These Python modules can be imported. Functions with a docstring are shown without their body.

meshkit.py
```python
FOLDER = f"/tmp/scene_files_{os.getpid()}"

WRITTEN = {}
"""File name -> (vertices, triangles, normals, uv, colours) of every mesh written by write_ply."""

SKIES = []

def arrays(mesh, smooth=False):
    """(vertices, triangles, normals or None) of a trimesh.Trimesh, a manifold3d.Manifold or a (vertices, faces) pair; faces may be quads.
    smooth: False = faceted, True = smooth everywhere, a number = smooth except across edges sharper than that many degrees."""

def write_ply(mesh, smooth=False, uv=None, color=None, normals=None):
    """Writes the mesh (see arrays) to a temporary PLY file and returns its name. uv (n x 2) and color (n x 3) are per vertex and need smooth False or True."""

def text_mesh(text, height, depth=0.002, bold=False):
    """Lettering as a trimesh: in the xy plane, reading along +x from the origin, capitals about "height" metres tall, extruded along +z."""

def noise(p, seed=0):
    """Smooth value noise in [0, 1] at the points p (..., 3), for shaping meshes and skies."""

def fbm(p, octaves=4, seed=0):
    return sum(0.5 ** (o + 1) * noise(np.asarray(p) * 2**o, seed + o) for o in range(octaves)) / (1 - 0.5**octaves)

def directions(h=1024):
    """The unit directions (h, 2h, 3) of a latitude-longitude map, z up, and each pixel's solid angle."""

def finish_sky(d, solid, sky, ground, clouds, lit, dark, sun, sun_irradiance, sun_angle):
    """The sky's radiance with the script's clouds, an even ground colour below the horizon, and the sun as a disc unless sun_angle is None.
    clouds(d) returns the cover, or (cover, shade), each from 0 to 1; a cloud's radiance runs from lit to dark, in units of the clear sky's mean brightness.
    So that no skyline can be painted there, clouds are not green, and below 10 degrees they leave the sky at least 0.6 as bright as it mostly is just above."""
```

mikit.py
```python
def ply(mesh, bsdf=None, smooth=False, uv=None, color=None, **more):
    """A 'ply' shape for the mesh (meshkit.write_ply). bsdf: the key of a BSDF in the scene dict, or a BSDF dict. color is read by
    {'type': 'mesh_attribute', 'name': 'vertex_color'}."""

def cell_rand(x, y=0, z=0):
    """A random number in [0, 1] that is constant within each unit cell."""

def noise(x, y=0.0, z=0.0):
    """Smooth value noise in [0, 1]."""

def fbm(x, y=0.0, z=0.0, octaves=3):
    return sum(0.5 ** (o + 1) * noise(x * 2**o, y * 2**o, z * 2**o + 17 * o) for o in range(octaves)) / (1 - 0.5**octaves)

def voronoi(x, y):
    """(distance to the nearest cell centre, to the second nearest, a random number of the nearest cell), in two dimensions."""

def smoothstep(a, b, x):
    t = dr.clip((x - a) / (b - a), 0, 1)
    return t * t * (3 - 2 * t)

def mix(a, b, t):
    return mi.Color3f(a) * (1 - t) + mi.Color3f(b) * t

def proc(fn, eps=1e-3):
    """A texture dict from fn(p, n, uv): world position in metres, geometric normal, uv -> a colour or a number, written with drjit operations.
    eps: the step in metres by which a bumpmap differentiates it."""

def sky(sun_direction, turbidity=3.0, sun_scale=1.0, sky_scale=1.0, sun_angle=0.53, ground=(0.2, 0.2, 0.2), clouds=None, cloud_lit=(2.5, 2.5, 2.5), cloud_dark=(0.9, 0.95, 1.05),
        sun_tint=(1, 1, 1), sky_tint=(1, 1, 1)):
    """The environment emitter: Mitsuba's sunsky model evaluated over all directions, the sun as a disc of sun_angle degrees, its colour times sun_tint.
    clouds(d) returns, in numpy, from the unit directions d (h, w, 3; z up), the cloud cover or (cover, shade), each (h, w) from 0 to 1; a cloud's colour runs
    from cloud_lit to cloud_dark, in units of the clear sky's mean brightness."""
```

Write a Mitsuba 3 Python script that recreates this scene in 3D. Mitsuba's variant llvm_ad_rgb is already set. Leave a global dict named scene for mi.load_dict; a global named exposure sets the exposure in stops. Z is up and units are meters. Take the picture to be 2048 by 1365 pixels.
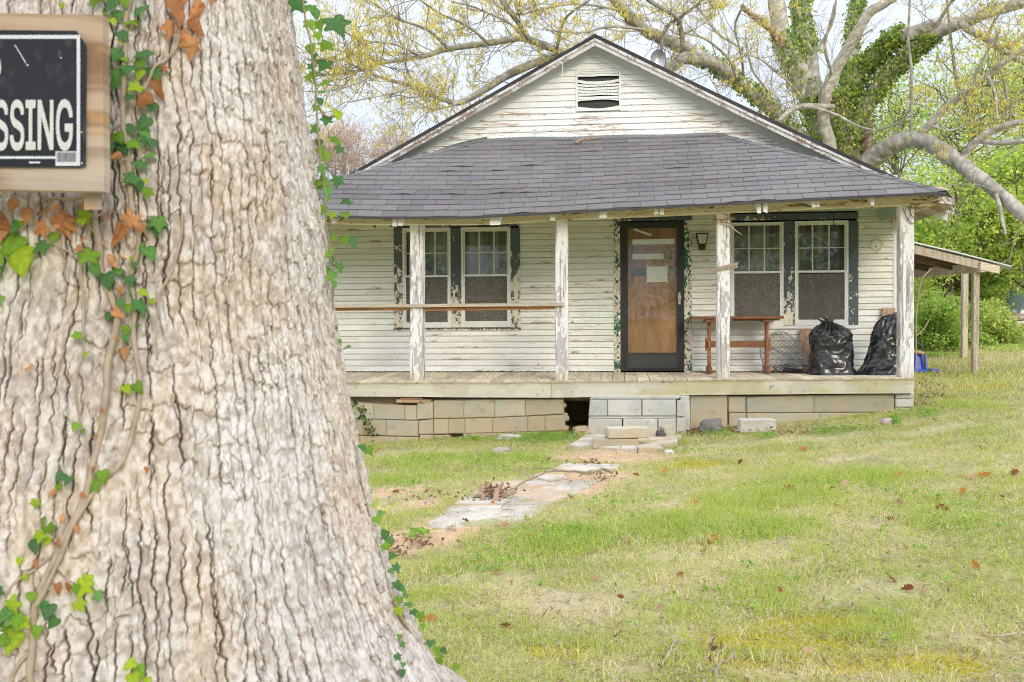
import math
import numpy as np, trimesh, mitsuba as mi, drjit as dr, mikit, meshkit
from mikit import noise, fbm, voronoi, smoothstep, mix, cell_rand
from shapely.geometry import Polygon, box as sbox
from scipy.spatial import cKDTree

# ---------------------------------------------------------------- camera, sky, exposure
EYE = np.array([0.0, 0.0, 1.45])
PITCH = math.radians(1.275)          # the camera looks very slightly down
FOCAL = 2000.0                       # in pixels of the 2048 px wide photograph
FWD = np.array([0, math.cos(PITCH), -math.sin(PITCH)])
UPV = np.array([0, math.sin(PITCH), math.cos(PITCH)])
exposure = 2.76
scene, labels = {}, {}
scene['camera'] = {'type': 'thinlens', 'fov': math.degrees(2 * math.atan(1024 / FOCAL)), 'fov_axis': 'x', 'near_clip': 0.05, 'far_clip': 3000.0,
                   'aperture_radius': 0.0019, 'focus_distance': 13.0,
                   'to_world': mi.ScalarTransform4f().look_at(origin=EYE.tolist(), target=(EYE + FWD).tolist(), up=[0, 0, 1])}


def overcast(d):
    # an even overcast: the standard (CIE) overcast sky is three times brighter overhead than at the horizon
    cl = meshkit.fbm(np.stack([d[..., 0] * 3 / (d[..., 2] + .35), d[..., 1] * 3 / (d[..., 2] + .35), d[..., 2] * 2], -1), 4, 3)
    shade = 1 - (1 + 2 * np.clip(d[..., 2], 0, 1)) / 3 + .16 * (cl - .5)
    return np.full(d.shape[:2], 1.0), np.clip(shade, 0, 1)


scene['sky'] = mikit.sky([0.24, -0.86, 0.36], turbidity=3, sun_scale=0.27, sun_angle=24, sun_tint=(.82, .955, 1.24), clouds=overcast, cloud_lit=(3.15, 3.45, 3.95), cloud_dark=(0.74, 0.82, 1.0), ground=(.22, .22, .14))
labels['sky'] = {'kind': 'structure'}


# ---------------------------------------------------------------- helpers: where the things of the photograph stand
def ray(px, py):
    return FWD + (px - 1024) / FOCAL * np.array([1.0, 0, 0]) + (682.5 - py) / FOCAL * UPV


def at(px, py, Y):
    """The point at depth Y seen at pixel (px, py) of the photograph."""
    d = ray(px, py)
    return EYE + d * (Y / d[1])


YAW, TILT = math.radians(6.3), 0.0058       # the house stands a little askew and has settled to the left
ex = np.array([math.cos(YAW), -math.sin(YAW), TILT]); ex /= np.linalg.norm(ex)
ey = np.array([math.sin(YAW), math.cos(YAW), 0.0])
ez = np.cross(ex, ey); ez /= np.linalg.norm(ez); ey = np.cross(ez, ex)
HR = np.stack([ex, ey, ez], 1)
_p0 = at(1304, 744, 13.6)
_d = ray(1190, 744)
HO = EYE + _d * (np.dot(_p0 - EYE, ey) / np.dot(_d, ey))   # house origin: foot of the front wall under the gable


def hp(px, py, d=0.0):
    """House coordinates (x along the front, z up) of a pixel on the plane d metres behind the front wall (negative: in front)."""
    c, r = HR.T @ (EYE - HO), HR.T @ ray(px, py)
    p = c + r * ((d - c[1]) / r[1])
    return p[0], p[2]


def H(p):
    return np.asarray(p, float) @ HR.T + HO


def unH(p):
    return (np.asarray(p, float) - HO) @ HR


# ---------------------------------------------------------------- helpers: meshes
class MB:
    """Collects triangles (with a colour per vertex and optional uv)."""
    def __init__(self):
        self.v, self.f, self.c, self.u, self.n = [], [], [], [], 0

    def add(self, v, f, c=None, uv=None):
        v = np.asarray(v, float); f = np.asarray(f, int)
        if f.ndim == 2 and f.shape[1] == 4:
            f = np.vstack([f[:, [0, 1, 2]], f[:, [0, 2, 3]]])
        self.v.append(v); self.f.append(f + self.n)
        self.c.append(np.broadcast_to(np.asarray(c if c is not None else (.5, .5, .5), float), v.shape))
        self.u.append(np.broadcast_to(np.asarray(uv if uv is not None else (.5, .5), float), (len(v), 2)))
        self.n += len(v)
        return self

    def arr(self):
        return np.vstack(self.v), np.vstack(self.f), np.vstack(self.c), np.vstack(self.u)


def numbered(key):
    if not any(k == key or k.startswith(key + '__') for k in used):
        used.add(key); return key
    i = counters.get(key, 0)
    while True:
        i += 1
        k = f'{key}_{i:03d}'
        if k not in used:
            counters[key] = i; used.add(k); return k


used, counters = set(), {}


def thing(name, label=None, cat=None, group=None, kind=None):
    key = numbered(name)
    d = {}
    if label: d['label'] = label
    if cat: d['category'] = cat
    if group: d['group'] = group
    if kind: d['kind'] = kind
    if d: labels[key] = d
    return key


VC = {'type': 'mesh_attribute', 'name': 'vertex_color'}
VCB = set()      # BSDFs that read vertex colours


def put(key, mesh, bsdf, house=False, smooth=False, color=None, uv=None):
    """One entry of the scene. mesh: MB, (v, f) or trimesh."""
    if isinstance(mesh, MB):
        v, f, c, u = mesh.arr()
        if bsdf in VCB and color is None: color = c
        if uv is None and bsdf not in VCB: uv = u
    elif isinstance(mesh, (tuple, list)):
        v, f = np.asarray(mesh[0], float), np.asarray(mesh[1], int)
        if f.shape[1] == 4: f = np.vstack([f[:, [0, 1, 2]], f[:, [0, 2, 3]]])
    else:
        v, f = np.asarray(mesh.vertices, float), np.asarray(mesh.faces, int)
    if house: v = H(v)
    if bsdf in VCB:
        color = np.broadcast_to(np.asarray((.5, .5, .5) if color is None else color, float), v.shape)
        uv = None
    else:
        color = None
    if uv is not None: uv = np.broadcast_to(np.asarray(uv, float), (len(v), 2))
    if smooth not in (False, True) and (color is not None or uv is not None): smooth = False
    scene[key] = mikit.ply((v, f), bsdf, smooth=smooth, uv=uv, color=color)
    return key


def part(parent, name, mesh, bsdf, house=False, label=None, kind=None, **k):
    key = numbered(parent + '__' + name)
    put(key, mesh, bsdf, house, **k)
    if label or kind:
        labels[key] = {**({'label': label} if label else {}), **({'kind': kind} if kind else {})}
    return key


BOXF = np.array([[0, 1, 2, 3], [7, 6, 5, 4], [0, 4, 5, 1], [1, 5, 6, 2], [2, 6, 7, 3], [3, 7, 4, 0]])


def hexa(front, back):
    """front and back: four corners each, counter-clockwise seen from the front."""
    v = np.vstack([front, back]).astype(float)
    return v, np.vstack([BOXF[:, [0, 1, 2]], BOXF[:, [0, 2, 3]]])


def bx(x0, x1, y0, y1, z0, z1, ch=0.0):
    """A box, with chamfered long edges if ch is given (y is depth)."""
    if ch <= 0:
        return hexa([[x0, y0, z0], [x1, y0, z0], [x1, y0, z1], [x0, y0, z1]], [[x0, y1, z0], [x1, y1, z0], [x1, y1, z1], [x0, y1, z1]])
    pts = [(x, y, z) for x in (x0, x1) for y in (y0, y1) for z in (z0, z1)]
    c = np.array([(x0 + x1) / 2, (y0 + y1) / 2, (z0 + z1) / 2])
    out = []
    for p in pts:
        s = np.sign(np.array(p) - c)
        for k in range(3):
            q = np.array(p, float); q[[j for j in range(3) if j != k]] -= s[[j for j in range(3) if j != k]] * ch
            out.append(q)
    h = trimesh.convex.convex_hull(np.array(out))
    return np.array(h.vertices), np.array(h.faces)


def bar(p0, p1, w, h, up=(0, 0, 1), ch=0.0):
    """A bar from p0 to p1, w wide across and h high along 'up'."""
    p0, p1 = np.asarray(p0, float), np.asarray(p1, float)
    L = np.linalg.norm(p1 - p0); t = (p1 - p0) / L
    s = np.cross(t, up); s /= np.linalg.norm(s); u = np.cross(s, t)
    v, f = bx(0, L, -w / 2, w / 2, -h / 2, h / 2, ch)
    return p0 + v[:, :1] * t + v[:, 1:2] * -s + v[:, 2:] * u, f


def tube(points, radii, sides=6, cap=True):
    p = np.asarray(points, float); n = len(p)
    r = np.broadcast_to(np.asarray(radii, float), (n,))
    t = np.gradient(p, axis=0); t /= np.linalg.norm(t, axis=1, keepdims=True) + 1e-12
    ref = np.array([0, 0, 1.0]) if np.abs(t[:, 2]).mean() < .75 else np.array([1.0, 0.2, 0])
    a = np.cross(t, ref); a /= np.linalg.norm(a, axis=1, keepdims=True) + 1e-12
    b = np.cross(t, a)
    th = np.arange(sides) * 2 * np.pi / sides
    v = p[:, None] + r[:, None, None] * (np.cos(th)[None, :, None] * a[:, None] + np.sin(th)[None, :, None] * b[:, None])
    i, j = np.meshgrid(np.arange(n - 1), np.arange(sides), indexing='ij')
    q = np.stack([i * sides + j, i * sides + (j + 1) % sides, (i + 1) * sides + (j + 1) % sides, (i + 1) * sides + j], -1).reshape(-1, 4)
    f = np.vstack([q[:, [0, 1, 2]], q[:, [0, 2, 3]]])
    v = v.reshape(-1, 3)
    if cap:
        e = np.arange(1, sides - 1)
        f = np.vstack([f, np.stack([0 * e, e + 1, e], 1), (n - 1) * sides + np.stack([0 * e, e, e + 1], 1)])
    return v, f


def smooth_path(pts, m=6):
    """Catmull-Rom through the points."""
    p = np.asarray(pts, float)
    q = np.vstack([2 * p[0] - p[1], p, 2 * p[-1] - p[-2]])
    t = np.linspace(0, 1, m, endpoint=False)[:, None]
    out = []
    for i in range(1, len(q) - 2):
        a, b, c, d = q[i - 1], q[i], q[i + 1], q[i + 2]
        out.append(.5 * (2 * b + (c - a) * t + (2 * a - 5 * b + 4 * c - d) * t ** 2 + (3 * b - a - 3 * c + d) * t ** 3))
    return np.vstack(out + [p[-1:]])


def rock(center, size, seed, sub=3, rough=.35, flat=.0):
    m = trimesh.creation.icosphere(subdivisions=sub)
    v = np.array(m.vertices)
    v = np.sign(v) * np.abs(v) ** .7
    n = meshkit.fbm(v * 1.6 + seed * 7.3, 4, seed)
    v = v * (1 - rough / 2 + rough * n)[:, None] * np.asarray(size) / 2
    return v + np.asarray(center), np.array(m.faces)


RNG = np.random.default_rng(11)


# ---------------------------------------------------------------- materials
def pal(name, color, rough=.8, **k):
    scene[name] = {'type': 'twosided', 'b': {'type': 'principled', 'base_color': {'type': 'rgb', 'value': list(color)}, 'roughness': rough, **k}}


def pm(name, fn, rough=.85, bump=None, bscale=1.0, eps=2e-3, **k):
    b = {'type': 'principled', 'base_color': mikit.proc(fn), 'roughness': rough, **k}
    if bump is not None:
        b = {'type': 'bumpmap', 't': mikit.proc(bump, eps), 'scale': bscale, 'b': b}
    scene[name] = {'type': 'twosided', 'b': b}


def vm(name, rough=None, bump=None, bscale=1.0, eps=2e-3, **k):
    VCB.add(name)
    if rough is None:
        b = {'type': 'diffuse', 'reflectance': VC}
    else:
        b = {'type': 'principled', 'base_color': VC, 'roughness': rough, **k}
    if bump is not None:
        b = {'type': 'bumpmap', 't': mikit.proc(bump, eps), 'scale': bscale, 'b': b}
    scene[name] = {'type': 'twosided', 'b': b}


C3 = mi.Color3f


def lathe_noise(p, a, b, c):
    return fbm(p.x * a, p.y * b, p.z * c, octaves=3)


def siding_fn(p, n, uv):
    # uv.x: a random number of the board, uv.y: height on the board
    s = uv.x * 37
    paint = mix((.76, .755, .70), (.83, .845, .845), smoothstep(1.1, 2.0, 3.1 - p.z + .9 * fbm(p.x * .7 + 3, p.z * .9, s * .1)))  # creamier upwards: yellow grime and warm porch shade put into the paint
    paint = paint * (.88 + .16 * noise(s) + .08 * fbm(p.x * 9, p.z * 30, s))
    dirt = smoothstep(.48, .72, fbm(p.x * 2.2, s * 3, p.z * 12))
    paint = mix(paint, (.58, .53, .43), dirt * .32)
    paint = mix(paint, (.58, .72, .66), smoothstep(.6, .8, fbm(p.x * .8 + 9, p.z * 1.3)) * .35)      # greenish bloom
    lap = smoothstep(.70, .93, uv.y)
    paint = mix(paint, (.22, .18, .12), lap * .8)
    g = fbm(p.x * 3.4, s * 5, p.z * 26) * .62 + fbm(p.x * 24, s, p.z * 70) * .38
    thin = smoothstep(.655, .70, g) * smoothstep(.46, .60, fbm(p.x * .55 + 11, p.z * 1.1, 6.0))
    paint = mix(paint, (.46, .40, .32), thin * .7)
    rust = smoothstep(.70, .80, noise(p.x * 2.6, s * 9)) * smoothstep(.45, .0, uv.y) * smoothstep(.45, .6, fbm(p.x * 14, p.z * 50))
    rust = rust + smoothstep(.95, .975, noise(p.x * 11, s * 5 + 3)) * smoothstep(.4, .2, uv.y)
    return mix(paint, (.24, .13, .065), dr.minimum(rust * smoothstep(.36, .55, fbm(p.x * .5 + 2, p.z * 1.0, 8.0)), 1) * .8)


def gable_fn(p, n, uv):
    s = uv.x * 37
    paint = mix((.79, .82, .85), (.86, .87, .88), noise(s)) * (.93 + .1 * fbm(p.x * 7, p.z * 20, s))
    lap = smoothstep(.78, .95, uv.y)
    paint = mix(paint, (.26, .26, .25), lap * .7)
    h = smoothstep(4.75, 4.1, p.z + .3 * fbm(p.x * .8, p.z))
    g = fbm(p.x * 2.0, s * 3, p.z * 16) * .55 + fbm(p.x * 13, s, p.z * 60) * .45
    peel = smoothstep(.572, .605, g + .11 * (h - .78))
    worn = smoothstep(.46, .62, g + .11 * (h - .78))
    wood = mix((.42, .33, .27), (.60, .52, .46), fbm(p.x * 6, s, p.z * 90))
    paint = mix(paint, (.70, .66, .62), worn * .5)
    return mix(paint, wood, peel)


def post_fn(p, n, uv):
    s = uv.x * 53
    paint = mix((.80, .81, .84), (.70, .70, .70), fbm(p.x * 8, p.y * 8, p.z * 3 + s))
    g = fbm(p.x * 16 + s, p.y * 16, p.z * 3.0) * .6 + fbm(p.x * 60, p.y * 60, p.z * 16 + s) * .4
    low = smoothstep(.9, .2, uv.y) * .05
    peel = smoothstep(.56, .585, g + low)
    wood = mix((.38, .36, .37), (.54, .52, .53), fbm(p.x * 70, p.y * 70, p.z * 3))
    crack = smoothstep(.60, .66, fbm(p.x * 45 + s, p.y * 45, p.z * 1.6))
    c = mix(paint, wood, peel)
    c = mix(c, (.20, .16, .13), crack * .7)
    return mix(c, (.50, .42, .30), smoothstep(.13, .0, uv.y + .05 * fbm(p.x * 20, p.z * 20)) * .6)


def chip_fn(top, under, amount, ax=26, az=9, lo=.5):
    def fn(p, n, uv):
        s = uv.x * 71
        g = fbm(p.x * ax + s, p.y * ax, p.z * az) * .55 + fbm(p.x * 75, p.y * 60, p.z * 40 + s) * .45
        big = fbm(p.x * 2 + s, p.z * 1.8 + s) - .5
        c = C3(*top) * (.85 + .3 * fbm(p.x * 8, p.z * 5, s))
        u = C3(*under) * (.8 + .35 * fbm(p.x * 30, p.z * 12, s))
        return mix(c, u, smoothstep(lo, lo + .035, g + big * .35 + (uv.y - .5) * amount))
    return fn


def green_fn(p, n, uv):
    s = uv.x * 31
    g = fbm(p.x * 22 + s, p.y * 20, p.z * 8) * .55 + fbm(p.x * 70, p.y * 60, p.z * 34 + s) * .45
    wood = mix((.50, .43, .32), (.68, .63, .54), fbm(p.x * 60, p.z * 6))
    c = mix(wood, (.74, .71, .62), smoothstep(.44, .5, g))
    c = mix(c, (.03, .14, .085), smoothstep(.535, .56, fbm(p.x * 10 + s * 2, p.y * 9, p.z * 3.6) * .6 + .4 * fbm(p.x * 50, p.y * 50, p.z * 25)))
    return mix(c, (.06, .06, .055), smoothstep(.60, .63, fbm(p.x * 50 + 7, p.y * 40, p.z * 30 + s)))


def cream_fn(p, n, uv):
    s = uv.x * 17
    g = fbm(p.x * 3, p.y * 3, p.z * 22 + s) * .55 + fbm(p.x * 26, p.y * 26, p.z * 60) * .45
    c = mix((.66, .57, .38), (.74, .68, .53), fbm(p.x * 1.7 + s, p.z * 5))
    c = mix(c, (.46, .33, .19), smoothstep(.50, .60, g) * .7)
    return mix(c, (.16, .11, .07), smoothstep(.60, .65, g))


def wood_fn(a, b, gx=4.0, gy=4.0, gz=60.0, knots=False):
    """Grain runs along the axis of the small number."""
    def fn(p, n, uv):
        s = uv.x * 91
        g = fbm(p.x * gx + s, p.y * gy + s, p.z * gz + s) * .6 + .4 * fbm(p.x * gx * 3 + s, p.y * gy * 3, p.z * gz * 3)
        c = mix(a, b, smoothstep(.3, .7, g)) * (.82 + .36 * noise(s, 3.0))
        return c * (.9 + .2 * fbm(p.x * 2.3, p.y * 2.3, p.z * 2.3 + s))
    return fn


def skirt_fn(p, n, uv):
    s = uv.x * 91
    g = fbm(p.x * 2.2 + s, p.z * 45, s)
    c = mix((.50, .46, .39), (.65, .61, .53), g)
    stain = smoothstep(.46, .62, fbm(p.x * 4.5, p.z * 5 + s, 2.0))
    c = mix(c, (.42, .37, .30), stain * .45)
    alg = smoothstep(.45, .62, fbm(p.x * 2.4 + 31, p.z * 2.5, 7.0)) * smoothstep(.3, 1.6, p.x)
    c = mix(c, (.42, .40, .18), alg * .6)
    return mix(c, (.10, .08, .06), smoothstep(.93, .96, noise(p.x * 26, p.z * 26)) * .6)


def block_fn(a, b, dirtc, dirt=.6):
    def fn(p, n, uv):
        s = uv.x * 43
        g = fbm(p.x * 5 + s, p.y * 5, p.z * 5) 
        c = mix(a, b, smoothstep(.3, .7, g)) * (.86 + .28 * noise(s, 9.0))
        c = c * (.88 + .24 * fbm(p.x * 60, p.y * 60, p.z * 60))
        d = smoothstep(.35, .75, fbm(p.x * 1.6, p.y * 1.6, p.z * 2.2 + 5) + (.5 - uv.y) * .45)
        c = mix(c, dirtc, d * dirt)
        return mix(c, (.20, .24, .20), smoothstep(.66, .74, fbm(p.x * 9 + s, p.y * 9, p.z * 9)) * .3)
    return fn


def grit(p, n, uv):
    return fbm(p.x * 90, p.y * 90, p.z * 90, octaves=2)


def ply_fn(p, n, uv):
    g = fbm(p.x * 3.2, p.z * 1.3, 4.0) * .5 + fbm(p.x * 26, p.z * 5, 2.0) * .5
    c = mix((.28, .13, .055), (.43, .23, .105), smoothstep(.3, .7, g))
    return c * (.72 + .5 * smoothstep(.3, .7, fbm(p.x * 2.1 + 3, p.z * 1.4)))


def screen_fn(p, n, uv):
    # fine insect screen, dusty and pollen-speckled
    v = fbm(p.x * 150, p.z * 150, 3.0, octaves=2) * .75 + .25 * fbm(p.x * 40 + 8, p.z * 40)
    return mix((.14, .13, .12), (.33, .31, .285), smoothstep(.42, .74, v) * (.6 + .4 * smoothstep(.3, .65, fbm(p.x * 2.2 + uv.x * 31, p.z * 2.2))))


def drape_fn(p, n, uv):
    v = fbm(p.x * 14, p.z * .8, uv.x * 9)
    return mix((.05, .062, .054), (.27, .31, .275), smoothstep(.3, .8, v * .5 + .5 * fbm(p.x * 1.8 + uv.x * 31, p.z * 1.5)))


def moss_slab_fn(p, n, uv):
    g = fbm(p.x * 5, p.y * 5, 1.0)
    c = mix((.38, .34, .28), (.52, .48, .42), smoothstep(.3, .7, g)) * (.88 + .22 * fbm(p.x * 50, p.y * 50))
    c = mix(c, (.50, .33, .20), smoothstep(.5, .68, fbm(p.x * 2.6 + 4, p.y * 2.6, 9.0)) * .55)
    return mix(c, (.27, .25, .05), smoothstep(.64, .70, fbm(p.x * 2.9 + 1.7, p.y * 2.9, 5.0)) * .6)


def board_fn(p, n, uv):
    # the sign's plank: warm pine with wavy horizontal grain
    w = fbm(p.x * 2.2, p.z * 6)
    g = fbm(p.x * 2.5, p.z * 60 + w * 9, 1.0)
    c = mix((.22, .13, .075), (.46, .34, .25), smoothstep(.28, .72, g))
    c = mix(c, (.50, .43, .38), smoothstep(.46, .68, fbm(p.x * 4 + 5, p.z * 7)) * .7)
    return mix(c, (.56, .32, .12), smoothstep(.58, .70, fbm(p.x * 7, p.z * 26, 4.0)) * .5)


def panel_fn(p, n, uv):
    c = C3(.020, .022, .031) * (.8 + .5 * fbm(p.x * 7, p.z * 7))
    dust = smoothstep(.52, .78, fbm(p.x * 55, p.z * 40)) * smoothstep(.38, .65, fbm(p.x * 9, p.z * 9 + 2))
    return mix(c, (.30, .32, .38), dust * .16)


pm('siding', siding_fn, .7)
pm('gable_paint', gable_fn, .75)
pm('post_paint', post_fn, .75)
pm('dark_trim', chip_fn((.085, .10, .115), (.70, .66, .54), .05, lo=.66), .75)
pm('worn_trim', chip_fn((.085, .10, .115), (.72, .68, .57), .34, lo=.55), .75)
pm('rake_paint', chip_fn((.62, .61, .61), (.33, .27, .24), .0, 7, 9, lo=.55), .8)
pal('frieze_paint', (.60, .62, .62), .75)
pm('green_trim', green_fn, .75)
pm('cream_beam', cream_fn, .8)
pm('deck_wood', wood_fn((.40, .34, .25), (.60, .53, .41), 40, 3, 40), .85)
pm('rail_wood', wood_fn((.44, .36, .28), (.62, .55, .46), 3, 50, 50), .85)
pm('orange_wood', wood_fn((.34, .15, .06), (.52, .27, .12), 3, 50, 50), .8)
pm('skirt_wood', skirt_fn, .85)
pm('old_wood', wood_fn((.27, .20, .14), (.52, .43, .33), 5, 5, 5), .9)
pm('dark_wood', wood_fn((.10, .07, .045), (.25, .18, .125), 5, 30, 30), .9)
pm('post_grey_wood', wood_fn((.40, .33, .26), (.62, .54, .44), 34, 34, 2.5), .9)
pm('varnished_wood', wood_fn((.16, .055, .022), (.32, .125, .05), 6, 40, 30), .45)
pm('scrap_wood', wood_fn((.36, .22, .14), (.55, .38, .27), 34, 34, 3), .85)
pm('tan_block', block_fn((.46, .40, .30), (.40, .39, .33), (.47, .35, .21), .8), .92, grit, .006)
pm('grey_block', block_fn((.56, .55, .52), (.47, .48, .46), (.55, .47, .35), .35), .92, grit, .006)
pm('slab_concrete', moss_slab_fn, .92, grit, .004)
pm('plywood', ply_fn, .6)
pm('window_drape', drape_fn, .9)
pm('sign_board', board_fn, .75)
pm('sign_panel', panel_fn, .7, specular=.25)
vm('shingle', .92, grit, .004)
vm('matte')
vm('stony', .95, grit, .006)
pal('vinyl', (.74, .76, .76), .45)
pal('muntin_cream', (.66, .65, .56), .6)
pal('black_metal', (.022, .022, .024), .38)
pal('kick_metal', (.05, .052, .058), .4)
pal('grey_metal', (.42, .42, .43), .38, metallic=.8)
pal('pale_paper', (.64, .68, .56), .8)
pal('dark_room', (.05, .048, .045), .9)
pal('porch_ceiling', (.36, .45, .36), .8)
pal('white_wood', (.76, .77, .80), .7)
pal('sign_silver', (.58, .62, .70), .45)
pal('sign_white', (.56, .57, .58), .6)
pal('blue_plastic', (.02, .07, .55), .3)
pal('green_tube', (.05, .075, .07), .4)
pal('tan_pad', (.50, .36, .19), .8)
pal('tin', (.52, .55, .58), .35, metallic=.6)
pal('wire', (.05, .045, .04), .5)
pal('frosted', (.52, .47, .38), .6)
pal('plastic_bag', (.010, .011, .014), .24, specular=.75, clearcoat=.5, clearcoat_gloss=.8)
scene['window_glass'] = {'type': 'thindielectric', 'int_ior': 1.5}
scene['insect_screen'] = {'type': 'mask', 'opacity': {'type': 'rgb', 'value': .72}, 'b': {'type': 'twosided', 'b': {'type': 'diffuse', 'reflectance': mikit.proc(screen_fn)}}}
scene['foliage'] = {'type': 'principledthin', 'base_color': VC, 'roughness': .42, 'diff_trans': .95, 'spec_trans': 0.0}
VCB.add('foliage')


# ---------------------------------------------------------------- the ground
OAK = np.array([-1.0, 2.55])


def base_z(x, y):
    x = np.asarray(x, float); y = np.asarray(y, float)
    xr = np.clip(x, 1, 4.5) - 1
    z = .02 + .045 * np.clip(x, -8, 9) + .0135 * xr ** 2 + .045 * np.clip(x - 4.5, 0, 5)
    z = z + .10 * np.exp(-((y - 4.0) / 4.0) ** 2)
    r2 = (x - OAK[0]) ** 2 + (y - OAK[1]) ** 2
    z = z + .28 * np.exp(-r2 / 1.5 ** 2)
    return z


def ground_z(x, y):
    x = np.asarray(x, float); y = np.asarray(y, float)
    p = np.stack([x * .55, y * .55, np.zeros_like(x)], -1)
    near = np.exp(-(np.hypot(x - 1, y - 8) / 22) ** 4)
    z = base_z(x, y) + near * .10 * (meshkit.fbm(p, 3, 5) - .5)
    far = np.clip((np.hypot(x, y - 10) - 40) / 80, 0, 1)
    return z + far * 3.0 * (meshkit.fbm(np.stack([x * .02, y * .02, 0 * x], -1), 3, 8) - .35)


def on_ground(px, py, lift=0.0):
    """The point of the ground seen at a pixel."""
    d = ray(px, py)
    lo, hi = 1.0, 60.0
    t = np.linspace(2.2, 45, 1600)
    p = EYE + d * t[:, None]
    g = p[:, 2] - ground_z(p[:, 0], p[:, 1])
    k = np.argmax(g < 0) if (g < 0).any() else len(t) - 1
    a = g[k - 1] / (g[k - 1] - g[k] + 1e-12)
    q = p[k - 1] + a * (p[k] - p[k - 1])
    q[2] = ground_z(q[0], q[1]) + lift
    return q


# worn patches of the lawn: (x, y, half width, half depth, kind)
def px_ell(px, py, w, h):
    c, l, r = on_ground(px, py), on_ground(px - w / 2, py), on_ground(px + w / 2, py)
    n, f = on_ground(px, py + h / 2), on_ground(px, py - h / 2)
    return c[0], c[1], abs(r[0] - l[0]) / 2, abs(f[1] - n[1]) / 2


CLAY = [px_ell(*a) for a in ((850, 1072, 190, 48), (790, 985, 120, 26), (1240, 912, 230, 26), (1000, 1018, 210, 44), (1180, 950, 150, 26), (1110, 975, 200, 40), (940, 1045, 240, 36), (840, 1010, 90, 20))]
DRY = [px_ell(*a) for a in ((1560, 884, 420, 16), (1850, 862, 260, 16), (1330, 1160, 260, 60), (1480, 1110, 320, 70), (1150, 1210, 300, 60), (1740, 1180, 260, 50), (1560, 1345, 300, 46), (1000, 1330, 200, 60), (860, 905, 260, 20), (1350, 1010, 120, 26),
                              (1240, 1330, 160, 40), (980, 1165, 200, 30))]
MOSS = [px_ell(*a) for a in ((1560, 1290, 330, 40), (1650, 1250, 240, 30), (1480, 1330, 200, 40), (1640, 1335, 340, 34), (1850, 1330, 260, 36), (1950, 775, 160, 18), (1170, 934, 70, 7), (1390, 930, 120, 12), (1120, 1310, 160, 22))]
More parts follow.
